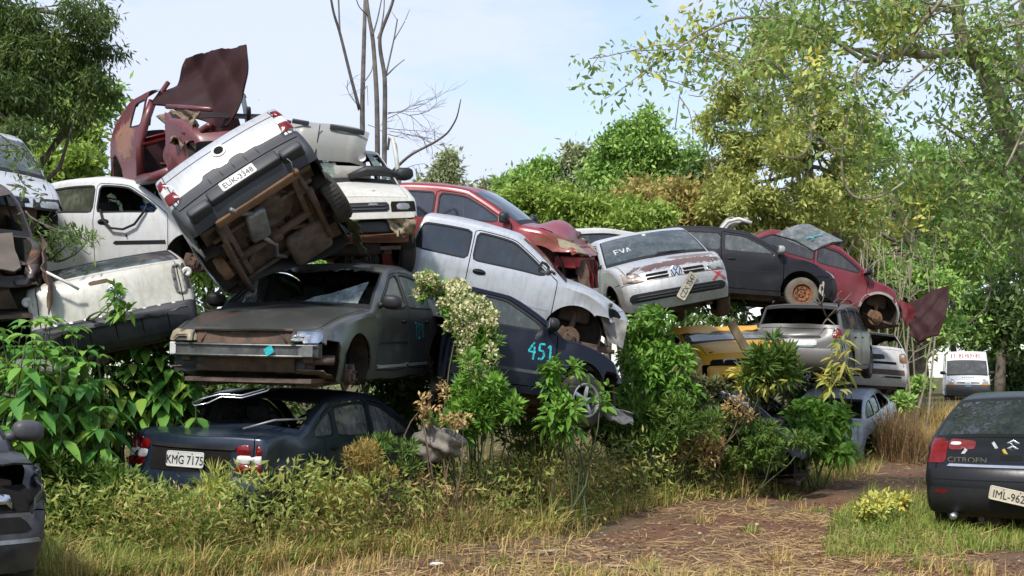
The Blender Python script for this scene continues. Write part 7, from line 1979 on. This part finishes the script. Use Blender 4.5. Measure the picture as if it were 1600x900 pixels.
bush('bush of creamy white flowers right of the grey saloon', [B2(672, 448, 14.2, 26, 16), B2(702, 468, 14.2, 28, 22), B2(724, 500, 14.1, 28, 30), B2(740, 540, 14.0, 24, 36), B2(740, 580, 13.9, 24, 36), B2(733, 630, 13.9, 22, 36), B2(752, 560, 14.0, 22, 36), B2(728, 474, 14.1, 24, 20), B2(752, 515, 14.1, 22, 26)], L_weed, 4200, .085, .4, seed=6, extra=(L_flow, 15000, .034, .9), n=9, k=.5)
bush('bright green bush right of the white flowers', [B2(758, 580, 13.8, 34, 50), B2(770, 640, 13.6, 40, 44), B2(735, 660, 13.6, 30, 40), B2(752, 540, 14, 22, 34), B2(780, 610, 13.7, 24, 40), B2(740, 610, 13.8, 30, 44), B2(715, 660, 13.5, 40, 24)], L_weed, 6500, .10, .3, seed=7, droop=.3)
bush('leafy bush in front of the alloy wheel of the navy car', [B2(868, 590, 14.0, 22, 24), B2(882, 630, 13.9, 28, 28), B2(900, 580, 14.0, 22, 14), B2(940, 615, 14.2, 12, 22), B2(880, 660, 13.9, 36, 22)], L_weed, 560, .13, .42, 'broad', 8)
bush('tall leafy bush below the silver hatchback with the red cross', [B2(1015, 505, 17.0, 36, 26), B2(1040, 540, 17.0, 40, 34), B2(990, 560, 16.9, 36, 36), B2(1025, 590, 16.8, 54, 36), B2(985, 525, 17.0, 26, 34), B2(1000, 640, 16.9, 54, 44), B2(1045, 570, 16.8, 36, 40)], L_weed, 4200, .115, .34, 'broad', 9)
bush('low feathery bush below the tall leafy bush', [B2(1020, 640, 16.6, 60, 36), B2(970, 660, 16.6, 34, 40), B2(1070, 660, 16.6, 40, 40), B2(1020, 705, 16.5, 70, 36)], L_fern, 5200, .10, .24, seed=10, up=.4)
bush('dark green bush between the yellow car and the grey estate', [B2(1192, 550, 17.3, 30, 22), B2(1215, 572, 17.4, 36, 22), B2(1182, 575, 17.3, 22, 20)], L_fern, 1900, .17, .28, seed=11, up=.3, base=at(1200, 640, 19))
bush('yellowish leafy plant below the wooden board', [B2(1180, 585, 17.4, 30, 14), B2(1200, 598, 17.3, 36, 14), B2(1160, 600, 17.4, 22, 14)], L_yel, 260, .14, .26, 'broad', 12, base=at(1165, 680, 17.5))
bush('grey-green vine tangled in front of the yellow car', [B2(1095, 615, 17.3, 34, 20), B2(1128, 604, 17.4, 26, 12), B2(1090, 640, 17.2, 30, 24)], leafmat('vine_leaves', [(.03, .04, .02), (.06, .075, .035), (.12, .13, .07)], .25), 1500, .085, .5, seed=13)
bush('pale yellow-green plant in front of the grey estate tailgate', [B2(1312, 560, 19.5, 20, 24), B2(1300, 595, 19.5, 20, 20), B2(1316, 534, 19.6, 12, 12)], L_yel, 130, .20, .24, 'broad', 14, base=at(1290, 690, 19.6), k=.5)
bush('leafy green bush under the grey estate', [B2(1275, 655, 18.4, 50, 28), B2(1300, 650, 18.4, 34, 30), B2(1235, 670, 18.3, 38, 30), B2(1275, 695, 18.3, 56, 26)], L_weed, 2000, .15, .42, 'broad', 15)
bush('low bush hiding the dark blue car', [B2(1165, 672, 17.4, 50, 22), B2(1110, 662, 17.4, 36, 30), B2(1210, 695, 17.3, 56, 26), B2(1150, 715, 17.3, 70, 24)], L_fern, 4600, .10, .28, seed=16)
bush('brownish withered shrub at the foot of the yellow car', [B2(1100, 690, 17.0, 40, 34), B2(1060, 700, 17.0, 30, 24), B2(1150, 650, 17.1, 30, 20)], L_tan, 1700, .085, .3, seed=17, stem=STEMB)
bush('brown withered weed stalk at the front of the blue saloon', [B2(690, 620, 13.0, 10, 30), B2(710, 655, 13, 32, 14), B2(665, 640, 13, 10, 30)], L_tan, 420, .06, .4, seed=18, stem=STEMB, n=5)
bush('rusty brown bush beside the rear wheel of the blue saloon', [B2(520, 780, 12.0, 44, 30), B2(560, 735, 12.1, 34, 36), B2(600, 745, 12.2, 28, 20)], leafmat('rusty_fern', [(.12, .075, .025), (.20, .13, .04), (.16, .14, .04), (.26, .18, .07)], .25), 3600, .06, .16, seed=19, stem=STEMB, up=.5)
bush('yellowing tall grass clump by the number plate of the blue saloon', [B2(340, 762, 11.6, 22, 28), B2(330, 795, 11.6, 30, 20)], L_yel, 700, .14, .07, seed=20, up=1.2)
bush('dark fern at the tail light of the blue saloon', [B2(450, 725, 12.3, 32, 26), B2(480, 745, 12.3, 20, 20)], leafmat('dark_fern', [(.02, .03, .015), (.05, .05, .03), (.09, .09, .04)], .2), 900, .06, .3, seed=21)
bush('green weed at the door of the blue saloon', [B2(590, 700, 12.6, 40, 20), B2(640, 715, 12.6, 30, 22)], L_fern, 900, .08, .22, seed=22, up=.6)
bush('light green weed clump on the bare ground left of the black car', [B2(1375, 790, 13.6, 34, 14), B2(1400, 780, 14, 26, 14), B2(1345, 800, 13.6, 16, 10)], L_yel, 900, .07, .5, seed=23)
bush('green weed in the middle foreground', [B2(860, 805, 15, 18, 12)], L_weed, 70, .10, .4, 'broad', 24, n=3)
bush('thicket of weeds low behind the white flowers', [B2(800, 660, 15.5, 50, 30), B2(850, 690, 15.2, 50, 24)], L_fern, 1800, .09, .2, seed=25, up=.6)
bush('green undergrowth at the right under the trees', [B2(1425, 605, 34, 30, 22), B2(1405, 622, 32, 26, 18)], L_mid, 2200, .16, .4, seed=26)
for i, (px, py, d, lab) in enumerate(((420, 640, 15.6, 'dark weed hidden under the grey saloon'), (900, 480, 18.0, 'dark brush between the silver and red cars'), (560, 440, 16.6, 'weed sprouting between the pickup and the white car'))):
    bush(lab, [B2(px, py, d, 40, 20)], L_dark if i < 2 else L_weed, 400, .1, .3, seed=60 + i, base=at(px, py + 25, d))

for i, (px, py, d, w_, h_, n, lab) in enumerate(((380, 640, 17.2, 150, 70, 2600, 'brush added to darken the gap behind the grey saloon'), (640, 600, 17.6, 120, 80, 2600, 'brush added to darken the gap behind the navy car'), (860, 620, 18.2, 110, 80, 2400, 'brush added to darken the gap behind the alloy wheel of the navy car'), (1080, 560, 21.8, 70, 70, 2000, 'brush added to darken the gap behind the yellow car'), (1260, 620, 26.5, 90, 70, 2000, 'dense brush in the shade below the grey estate'), (150, 480, 16.8, 140, 80, 2600, 'dense brush behind the white tailgate'), (1010, 440, 24.5, 60, 40, 1300, 'dense brush under the white roof'))):
    bush(lab, [B2(px, py, d, w_, h_, 40)] + ([B2(1120, 490, 23, 50, 30)] if px == 1080 else []), L_dark, n, .17, .4, seed=80 + i, base=foot(px, d), n=16, k=.34)  # brush behind saloon, navy and yellow cars is added to darken bright gaps

# ---- grass, straw and litter of the ground
def blades(P, h, w, lean, mat, name, label=None, curve=.5):
    n = len(P); a = rng.random(n) * 2 * math.pi; dirv = np.c_[np.cos(a), np.sin(a), np.zeros(n)]; S = np.c_[-np.sin(a + .6), np.cos(a + .6), np.zeros(n)]
    ln = np.abs(rng.normal(size=n)) * lean; hh = h * (.45 + .9 * rng.random(n)); w = w * (.6 + .8 * rng.random(n))
    up = np.array([0, 0, 1.]); p1 = P + dirv * (ln * hh * .3)[:, None] + up * (hh * .55)[:, None]; p2 = P + dirv * (ln * hh)[:, None] + up * (hh * (1 - curve * np.minimum(ln, 1) * .6))[:, None]
    V = np.stack([P - S * w[:, None] / 2, P + S * w[:, None] / 2, p1 + S * w[:, None] * .4, p1 - S * w[:, None] * .4, p2 + S * w[:, None] * .08, p2 - S * w[:, None] * .08], 1).reshape(-1, 3)
    o = np.arange(n)[:, None] * 6; F = np.concatenate([o + np.array([0, 1, 2, 3]), o + np.array([3, 2, 4, 5])]); 
    ob = mesh_obj(name, V, F, mat); tag(ob, label, 'grass', kind='stuff'); return ob

def scatter(n, y0, y1, keep, clump=None, x0=-.45, x1=.45):
    y = 1 / (1 / y0 + rng.random(n) * (1 / y1 - 1 / y0)); x = (x0 + (x1 - x0) * rng.random(n)) * y
    P = np.c_[x, y]; k = rng.random(n) < keep(P)
    P = P[k]; return np.c_[P, ground_z(P[:, 0], P[:, 1]) - .01]

def fbm(P, s, seed=0):
    x, y = P[:, 0] * s, P[:, 1] * s; o = seed * 7.3
    v = np.sin(x * 1.0 + 1.7 * np.sin(y * .9 + o) + o) + .6 * np.sin(y * 2.1 + 1.3 * np.sin(x * 1.9 - o)) + .4 * np.sin(x * 4.3 + y * 3.1 + o) + .3 * np.sin(x * 7.9 - y * 6.7 + o)
    return np.clip(.5 + v / 3.4, 0, 1)

G_green = leafmat('grass_green', [(.045, .075, .016), (.075, .105, .024), (.11, .13, .035), (.16, .15, .05)], .35, gain=1.5)
G_dry = leafmat('grass_dry', [(.11, .08, .035), (.19, .145, .065), (.27, .215, .11), (.13, .12, .045)], .35, .7, .2, gain=1.4)
G_straw = leafmat('straw_litter', [(.115, .076, .042), (.20, .145, .080), (.30, .235, .135), (.07, .042, .028)], .15, .8, .2)
G_brown = leafmat('grass_brown', [(.07, .042, .026), (.12, .082, .048), (.17, .125, .075)], .2, .8, .2)
TRK = lambda P: sm(.0, .15, bare_at(P))
green_z = lambda P: np.maximum(in_poly(P[:, :2], GREENZ[0]) * 1.0, in_poly(P[:, :2], GREENZ[1]) * .7)
VERGE = np.array([(-5.2, 8.9), (-3.3, 9.6), (-2.2, 10.9), (-.95, 11.9), (.45, 13.7), (1.75, 15.9), (3.3, 17.4), (5.2, 19.5), (6.6, 23.0), (7.2, 25), (4.5, 22), (2.5, 20), (1.0, 18), (-.5, 16.8), (-2, 16), (-4.6, 14.5), (-6, 12.5)])
verge = lambda P: in_poly(P[:, :2], VERGE) * 1.0
blades(scatter(70000, 8.6, 30, lambda P: np.clip((1 - bare_at(P)) * (.05 + .6 * fbm(P, .9, 1)) * .45 + green_z(P) * .8, 0, 1)), .11, .010, .8, G_green, 'short_grass', 'short green grass around the heap and the black car')
blades(scatter(46000, 8.6, 34, lambda P: np.clip((1 - bare_at(P)) * (.25 + .75 * fbm(P, 1.3, 2)) - green_z(P) * .6, 0, 1)), .16, .009, 1.0, G_dry, 'dry_grass', 'dry yellow grass between the track and the heap')
blades(scatter(150000, 8.8, 26, lambda P: verge(P) * (.25 + .75 * fbm(P, 1.7, 3)) * .8), .22, .011, 1.0, G_dry, 'tall_dry_grass', 'tall dry grass along the foot of the heap')
blades(scatter(140000, 8.8, 26, lambda P: verge(P) * (.2 + .8 * fbm(P, 1.2, 4)) * .7), .26, .012, 1.0, G_green, 'tall_green_grass', 'tall green grass along the foot of the heap')
def tufts(n, keep, per, h, mat, name, label):
    P = scatter(n, 8.8, 24, keep); Q = np.repeat(P, per, 0) + np.c_[rng.normal(size=(len(P) * per, 2)) * .06, np.zeros(len(P) * per)]
    blades(Q, h, .010, .95, mat, name, label)
tufts(260, lambda P: bare_at(P) * .5 * fbm(P, 1.5, 21), 40, .13, G_green, 'track_tufts', 'small green tufts scattered over the bare track')
tufts(330, lambda P: np.clip(bare_at(P) * .7 * fbm(P, 1.2, 22), 0, 1), 45, .15, G_dry, 'track_dry_tufts', 'small dry tufts scattered over the bare track')
tufts(1000, lambda P: verge(P) * .6 * fbm(P, 1.3, 23), 40, .38, G_dry, 'straggly_straw', 'straggly straw-coloured grass clumps before the heap')
tufts(900, lambda P: verge(P) * .6 * fbm(P, 1.5, 24), 40, .45, G_green, 'straggly_grass', 'straggly green grass clumps before the heap')
blades(scatter(60000, 9.5, 24, lambda P: green_z(P) * (.25 + .75 * fbm(P, 1.6, 31))), .15, .011, .9, leafmat('verge_green', [(.05, .095, .018), (.085, .14, .028), (.13, .18, .04), (.19, .20, .06)], .4, gain=1.25), 'green_verge', 'green grass patch in front of the black car')
# flat straw
def straw(n, keep, L, w, mat, name, label):
    P = scatter(n, 8.6, 40, keep); m = len(P); a = rng.random(m) * 6.3; D = np.c_[np.cos(a), np.sin(a), rng.normal(size=m) * .16]; P[:, 2] += .015 + .02 * rng.random(m)
    l = L * (.4 + .9 * rng.random(m)); V, F = kites(P, D, unit(rand_dir(m) * .5 + np.array([0, 0, 1.])), l, w * (.6 + .8 * rng.random(m)), .1)
    tag(mesh_obj(name, V, F, mat), label, 'litter', kind='stuff')
straw(90000, lambda P: np.clip(-.75 + 2.3 * fbm(P, 1.0, 5) + .1 * bare_at(P), 0, 1), .26, .010, G_straw, 'straw_litter', 'flattened straw strewn over the bare track')
straw(26000, lambda P: np.clip(.3 + .5 * fbm(P, 2.0, 7), 0, 1), .07, .028, leafmat('leaf_litter', [(.07, .042, .028), (.13, .08, .05), (.22, .15, .09)], .1, .85, .2), 'leaf_litter', 'small dead leaves and chips on the soil')
# knee-high weeds that close the foot of the heap
def undergrowth(name, label, n, keep, hmax, L, asp, mat, seed):
    P = scatter(n, 9.2, 26, keep); m = len(P); P[:, 2] += hmax * (.25 + .75 * fbm(P, 1.6, seed)) * rng.random(m) ** .8
    D = unit(rand_dir(m) + np.array([0, 0, .35])); s = L * (.5 + .9 * rng.random(m)); V, F = kites(P, D, unit(rand_dir(m) + np.array([0, 0, .6])), s, s * asp)
    tag(mesh_obj(name, V, F, mat), label, 'weeds', kind='stuff')
FOOT = np.array([(-5.2, 9.4), (-3.2, 10.3), (-2.0, 11.3), (-.8, 11.9), (.5, 13.3), (1.7, 15.9), (3.2, 17.3), (5.0, 19.8), (6.2, 23.0), (7.2, 25), (4.5, 22), (2.5, 20), (1.0, 18), (-.5, 16.8), (-2, 16), (-4.6, 14.5), (-6, 12.5)])
def in_box(P, c, yaw, L, W):
    d = P[:, :2] - np.array(c); a = R(yaw); u = d[:, 0] * math.cos(a) + d[:, 1] * math.sin(a); w_ = -d[:, 0] * math.sin(a) + d[:, 1] * math.cos(a)
    return (np.abs(u) < L / 2) & (np.abs(w_) < W / 2)
foot_z = lambda P: in_poly(P[:, :2], FOOT) * ~in_box(P, (-2.19, 13.99), 67, 4.5, 1.7) * 1.0
FOOT_IN = np.array([(-5.2, 10.2), (-3.6, 10.7), (-2.2, 10.6), (-1.2, 11.9), (-.2, 13.3), (1.2, 15.0), (3.0, 17.2), (5.0, 19.8), (6.2, 23.0), (7.2, 25), (4.5, 22), (2.5, 20), (1.0, 18), (-.5, 16.8), (-2, 16), (-4.6, 14.5), (-6, 12.5)])
inner_z = lambda P: foot_z(P) * in_poly(P[:, :2], FOOT_IN)
L_low = leafmat('low_weed_leaves', [(.05, .085, .02), (.085, .12, .03), (.13, .155, .045), (.20, .18, .07)], .35, gain=1.55)
undergrowth('low_weeds', 'low green weeds at the foot of the heap', 280000, lambda P: inner_z(P) * (.35 + .65 * fbm(P, 1.1, 12)), .98, .08, .28, L_low, 12)
undergrowth('yellowed_weeds', 'yellowed weeds mixed in at the foot of the heap', 130000, lambda P: inner_z(P) * fbm(P, 1.4, 13), .75, .065, .3, L_olive, 13)
undergrowth('withered_weeds', 'withered brown weeds at the foot of the heap', 190000, lambda P: inner_z(P) * fbm(P, 1.2, 14), .75, .07, .18, L_tan, 14)
undergrowth('front_weeds', 'short yellowish weeds fringing the foot of the heap', 110000, lambda P: foot_z(P) * (1 - in_poly(P[:, :2], FOOT_IN)) * fbm(P, 1.5, 15), .26, .06, .26, L_low, 15)
undergrowth('front_withered', 'short withered stalks fringing the foot of the heap', 80000, lambda P: foot_z(P) * (1 - in_poly(P[:, :2], FOOT_IN)) * fbm(P, 1.3, 16), .26, .07, .16, L_tan, 16)
def gravel():
    P = scatter(1500, 8.8, 26, lambda P: .25 + .5 * bare_at(P)); bm = bmesh.new(); bmesh.ops.create_icosphere(bm, subdivisions=1, radius=1); U = np.array([q.co[:] for q in bm.verts]); FF = np.array([[q.index for q in f.verts] for f in bm.faces]); bm.free()
    n = len(P); k = len(U); sz = .008 + .022 * rng.random(n) ** 3; V = (U[None] * (1 + .35 * rng.normal(size=(n, k, 1)).clip(-1, 1)) * sz[:, None, None] * np.array([1.3, 1, .7]) + (P + np.array([0, 0, .012]))[:, None]).reshape(-1, 3)
    F = (np.arange(n)[:, None, None] * k + FF[None]).reshape(-1, 3)
    tag(mesh_obj('gravel', V, F, leafmat('gravel_chips', [(.05, .04, .035), (.10, .085, .07), (.16, .14, .12), (.28, .27, .25)], 0, .9, .2)), 'small stones and chips scattered on the soil', 'gravel', kind='stuff')
gravel()
# brown thicket at the far end of the heap
def thicket(px, py, d, rpx, n, h, mat, label):
    c = at(px, py, d); P = np.c_[c[0] + rng.normal(size=n) * rpx * d / CAM_F, c[1] + rng.normal(size=n) * .5]; P = np.c_[P, ground_z(P[:, 0], P[:, 1])]
    blades(P, h, .013, .8, mat, 'dry_thicket', label)
thicket(1400, 660, 24.5, 14, 1300, .9, G_brown, 'brown dry thicket under the stripped white shell')
thicket(1430, 650, 27, 26, 1600, .55, G_dry, 'dry grass clump between the heap and the van')
thicket(840, 690, 15.6, 26, 1100, .75, G_brown, 'brown dry stalks in front of the navy car')
thicket(1480, 650, 34, 40, 2500, .7, G_dry, 'yellow grass on the rise below the van')
thicket(700, 700, 13.4, 30, 1000, .4, G_brown, 'brown matted grass in front of the blue saloon')
# ---- loose things on the ground
def lump(name, label, p, size, mat, seed, cat, amp=.25, rot=(0, 0, 0)):
    bm = bmesh.new(); bmesh.ops.create_icosphere(bm, subdivisions=4, radius=1); V = np.array([v.co[:] for v in bm.verts]); F = [[v.index for v in f.verts] for f in bm.faces]; bm.free()
    o = seed * 3.1; k = 1 + amp * (np.sin(V[:, 0] * 3 + o) * np.sin(V[:, 1] * 4 + o) + .6 * np.sin(V[:, 2] * 7 + V[:, 0] * 5 + o) + .4 * np.sin(V[:, 1] * 13 + V[:, 0] * 9 + o))
    ob = mesh_obj(name, V * k[:, None] * np.array(size), F, mat); ob.location = p; ob.rotation_euler = rot; tag(ob, label, cat); return ob
PW = simple('white_litter', (.72, .71, .68), .8, var=.2, seed=100)
def on_ground(px, py, dz=.03): x, y = gxy(px, py); return (x, y, float(ground_z(x, y)) + dz)
lump('plastic_scrap', 'crumpled white plastic bag lying in the grass in the middle foreground', on_ground(667, 838, .04), (.11, .06, .045), PW, 1, 'litter', .4)
lump('plastic_bottle', 'white plastic scrap in the weeds below the blue saloon plate', on_ground(333, 838, .08), (.085, .04, .04), PW, 2, 'litter', .2, (0, -.5, .4))
lump('paper_scrap', 'torn white paper lying near the bottom edge in the middle', on_ground(682, 893, .02), (.05, .03, .012), PW, 3, 'litter', .3)
lump('plastic_scrap', 'white scrap lying under the red tail light of the blue saloon', at(402, 755, 11.9), (.08, .04, .05), PW, 4, 'litter', .3)
lump('stone', 'grey lump of rubble at the nose of the blue saloon', at(685, 692, 13.2), (.24, .2, .16), simple('grey_stone', (.24, .22, .19), .95, var=.5, seed=101, bump=.8), 5, 'stone')
lump('cardboard_scrap', 'pale strip of bark lying on the straw in the foreground', on_ground(850, 874, .025), (.17, .03, .012), simple('pale_wood', (.45, .33, .20), .9, seed=102), 6, 'litter', .2, (0, 0, .4))
lump('cardboard_scrap', 'pale wood chip at the bottom edge right of the middle', on_ground(960, 895, .02), (.12, .025, .01), simple('pale_wood_chip', (.45, .33, .20), .9, seed=103), 7, 'litter', .2, (0, 0, -.3))
def tyre_thing(label, p, rot):
    e = empty('old_tyre', p, rot, label, 'tyre', 'old tyres on the ground'); mb = MB()
    mb.lathe([(.17, -.07), (.19, -.09), (.26, -.09), (.30, -.06), (.305, 0), (.30, .06), (.26, .09), (.19, .09), (.17, .07)], 36, 'z'); autosmooth(mb.build('tyre_carcass', M0['tyre'], e), 40)
tyre_thing('black scrap tyre lying flat on the track right of the heap', on_ground(1400, 720, .05), (.15, .1, .3))
tyre_thing('dark tyre half sunk in weeds at the end of the heap', on_ground(1350, 712, .10), (1.0, .2, .5))
def bumper_scrap(label, p, rot, L=1.3):
    o = crumple_sheet('torn_bumper', [(-L / 2, 0, .28), (L / 2, .1, .10), (L / 2, .12, -.02), (-L / 2, .04, .08)], simple('scrap_plastic', (.05, .05, .055), .5, .0, var=.5, seed=104, col2=(.16, .16, .16)), None, .05, (18, 6), 41, jag=.2)
    o.location = p; o.rotation_euler = rot; tag(o, label, 'bumper')
bumper_scrap('torn dark bumper lying in the dry grass beside the track', on_ground(1420, 684, .08), (0, 0, .2), 1.0)
bumper_scrap('grey car panel half hidden in weeds below the alloy wheel', at(925, 655, 14.6), (0, .1, .1), 1.0)

def unseen_wood_behind():  # unseen trees added so dark paint mirrors them instead of open sky
    n = 26000; B = []
    for i in range(26):
        a = -math.pi * (.03 + .94 * i / 25); rad = 26 + 5 * math.sin(i * 2.7); h = 4.8 + 1.6 * math.sin(i * 1.9)
        B += sub_blobs((rad * math.cos(a), rad * math.sin(a) - 2, h * .5), (4.5, 4.5, h * .5), 6, .5)
    C, d = blobs_points(B, n); C[:, 2] = np.maximum(C[:, 2], .1); s = .55 * (.6 + .8 * rng.random(n)); V, F = kites(C, rand_dir(n, -.1), rand_dir(n, .8), s, s * .5)
    tag(mesh_obj('unseen_wood', V, F, L_mid), 'unseen green wood added behind the viewer to darken reflections', 'wood', kind='stuff')
unseen_wood_behind()
def wood_sides():
    B = []
    for i, (x, y) in enumerate([(-15 - 2.2 * k, 30 + 1.1 * k) for k in range(14)] + [(23 + 1.4 * k, 30 + 2.4 * k) for k in range(14)] + [(-40 + 6 * k, 75 + 3 * math.sin(k)) for k in range(6)]):
        h = 6.5 + 2.5 * math.sin(i * 1.9); B += sub_blobs((x, y, h * .5), (2.6, 2.2, h * .5), 12, .36)
    n = 34000; C, d = blobs_points(B, n); C[:, 2] = np.maximum(C[:, 2], .6); s = .26 * (.6 + .8 * rng.random(n)); V, F = kites(C, unit(rand_dir(n) + np.array([0, 0, -.2])), rand_dir(n, .8), s, s * .42)
    tag(mesh_obj('wood_edge', V, F, L_mid), 'green wood running along both sides of the yard', 'wood', kind='stuff')
wood_sides()
# ------------------------------------------------------------------ sky, sun, camera
w = bpy.data.worlds.new("World"); SC.world = w; w.use_nodes = True
nt = w.node_tree; bg = nt.nodes['Background']
sky = nt.nodes.new("ShaderNodeTexSky"); sky.sky_type = 'NISHITA'; sky.sun_disc = False
SUN_EL, SUN_AZ = 50, 205      # azimuth clockwise from +Y: the sun stands behind the camera to its left
sky.sun_elevation = R(SUN_EL); sky.sun_rotation = R(SUN_AZ); sky.air_density = 1.0; sky.dust_density = .6; sky.ozone_density = 1.0
tc = nt.nodes.new("ShaderNodeTexCoord")
mp = nt.nodes.new("ShaderNodeMapping"); mp.inputs["Scale"].default_value = (1, 1, 2.6); nt.links.new(tc.outputs["Generated"], mp.inputs[0])
n1 = noise_tex(nt, mp.outputs[0], 1.9, 9, .58, .4).outputs[0]
n2 = noise_tex(nt, mp.outputs[0], 7.0, 8, .6, .2).outputs[0]
cl = math_n(nt, 'ADD', math_n(nt, 'MULTIPLY', n1, .8), math_n(nt, 'MULTIPLY', n2, .2))
mask = ramp(nt, cl, [(.41, (.0,) * 3), (.56, (.95,) * 3)])
sk = mix_rgb(nt, mask, sky.outputs[0], (3.6, 3.95, 4.75))
nt.links.new(sk, bg.inputs[0]); bg.inputs[1].default_value = .15
l = bpy.data.lights.new('sun', 'SUN'); l.energy = 3.0; l.angle = R(5); l.color = (1, .95, .87)
lo = bpy.data.objects.new('sun', l); COL.objects.link(lo)
d = Vector((math.sin(R(SUN_AZ)) * math.cos(R(SUN_EL)), math.cos(R(SUN_AZ)) * math.cos(R(SUN_EL)), math.sin(R(SUN_EL))))
lo.rotation_euler = d.to_track_quat('Z', 'Y').to_euler(); lo.location = d * 60
cd = bpy.data.cameras.new('camera'); co = bpy.data.objects.new('camera', cd); COL.objects.link(co)
co.location = (0, 0, 1.65); co.rotation_euler = (R(90) + math.atan(135 / 2000), 0, 0)
cd.sensor_width = 36; cd.lens = 36 * 2000 / 1600; cd.clip_end = 2000; SC.camera = co
SC.view_settings.view_transform = 'Standard'; SC.view_settings.look = 'None'; SC.view_settings.exposure = 0.6; SC.view_settings.gamma = 1
SC.render.engine = 'CYCLES'
SC.cycles.max_bounces = 8; SC.cycles.diffuse_bounces = 3; SC.cycles.glossy_bounces = 3; SC.cycles.transparent_max_bounces = 24; SC.cycles.transmission_bounces = 4
SC.cycles.use_denoising = True
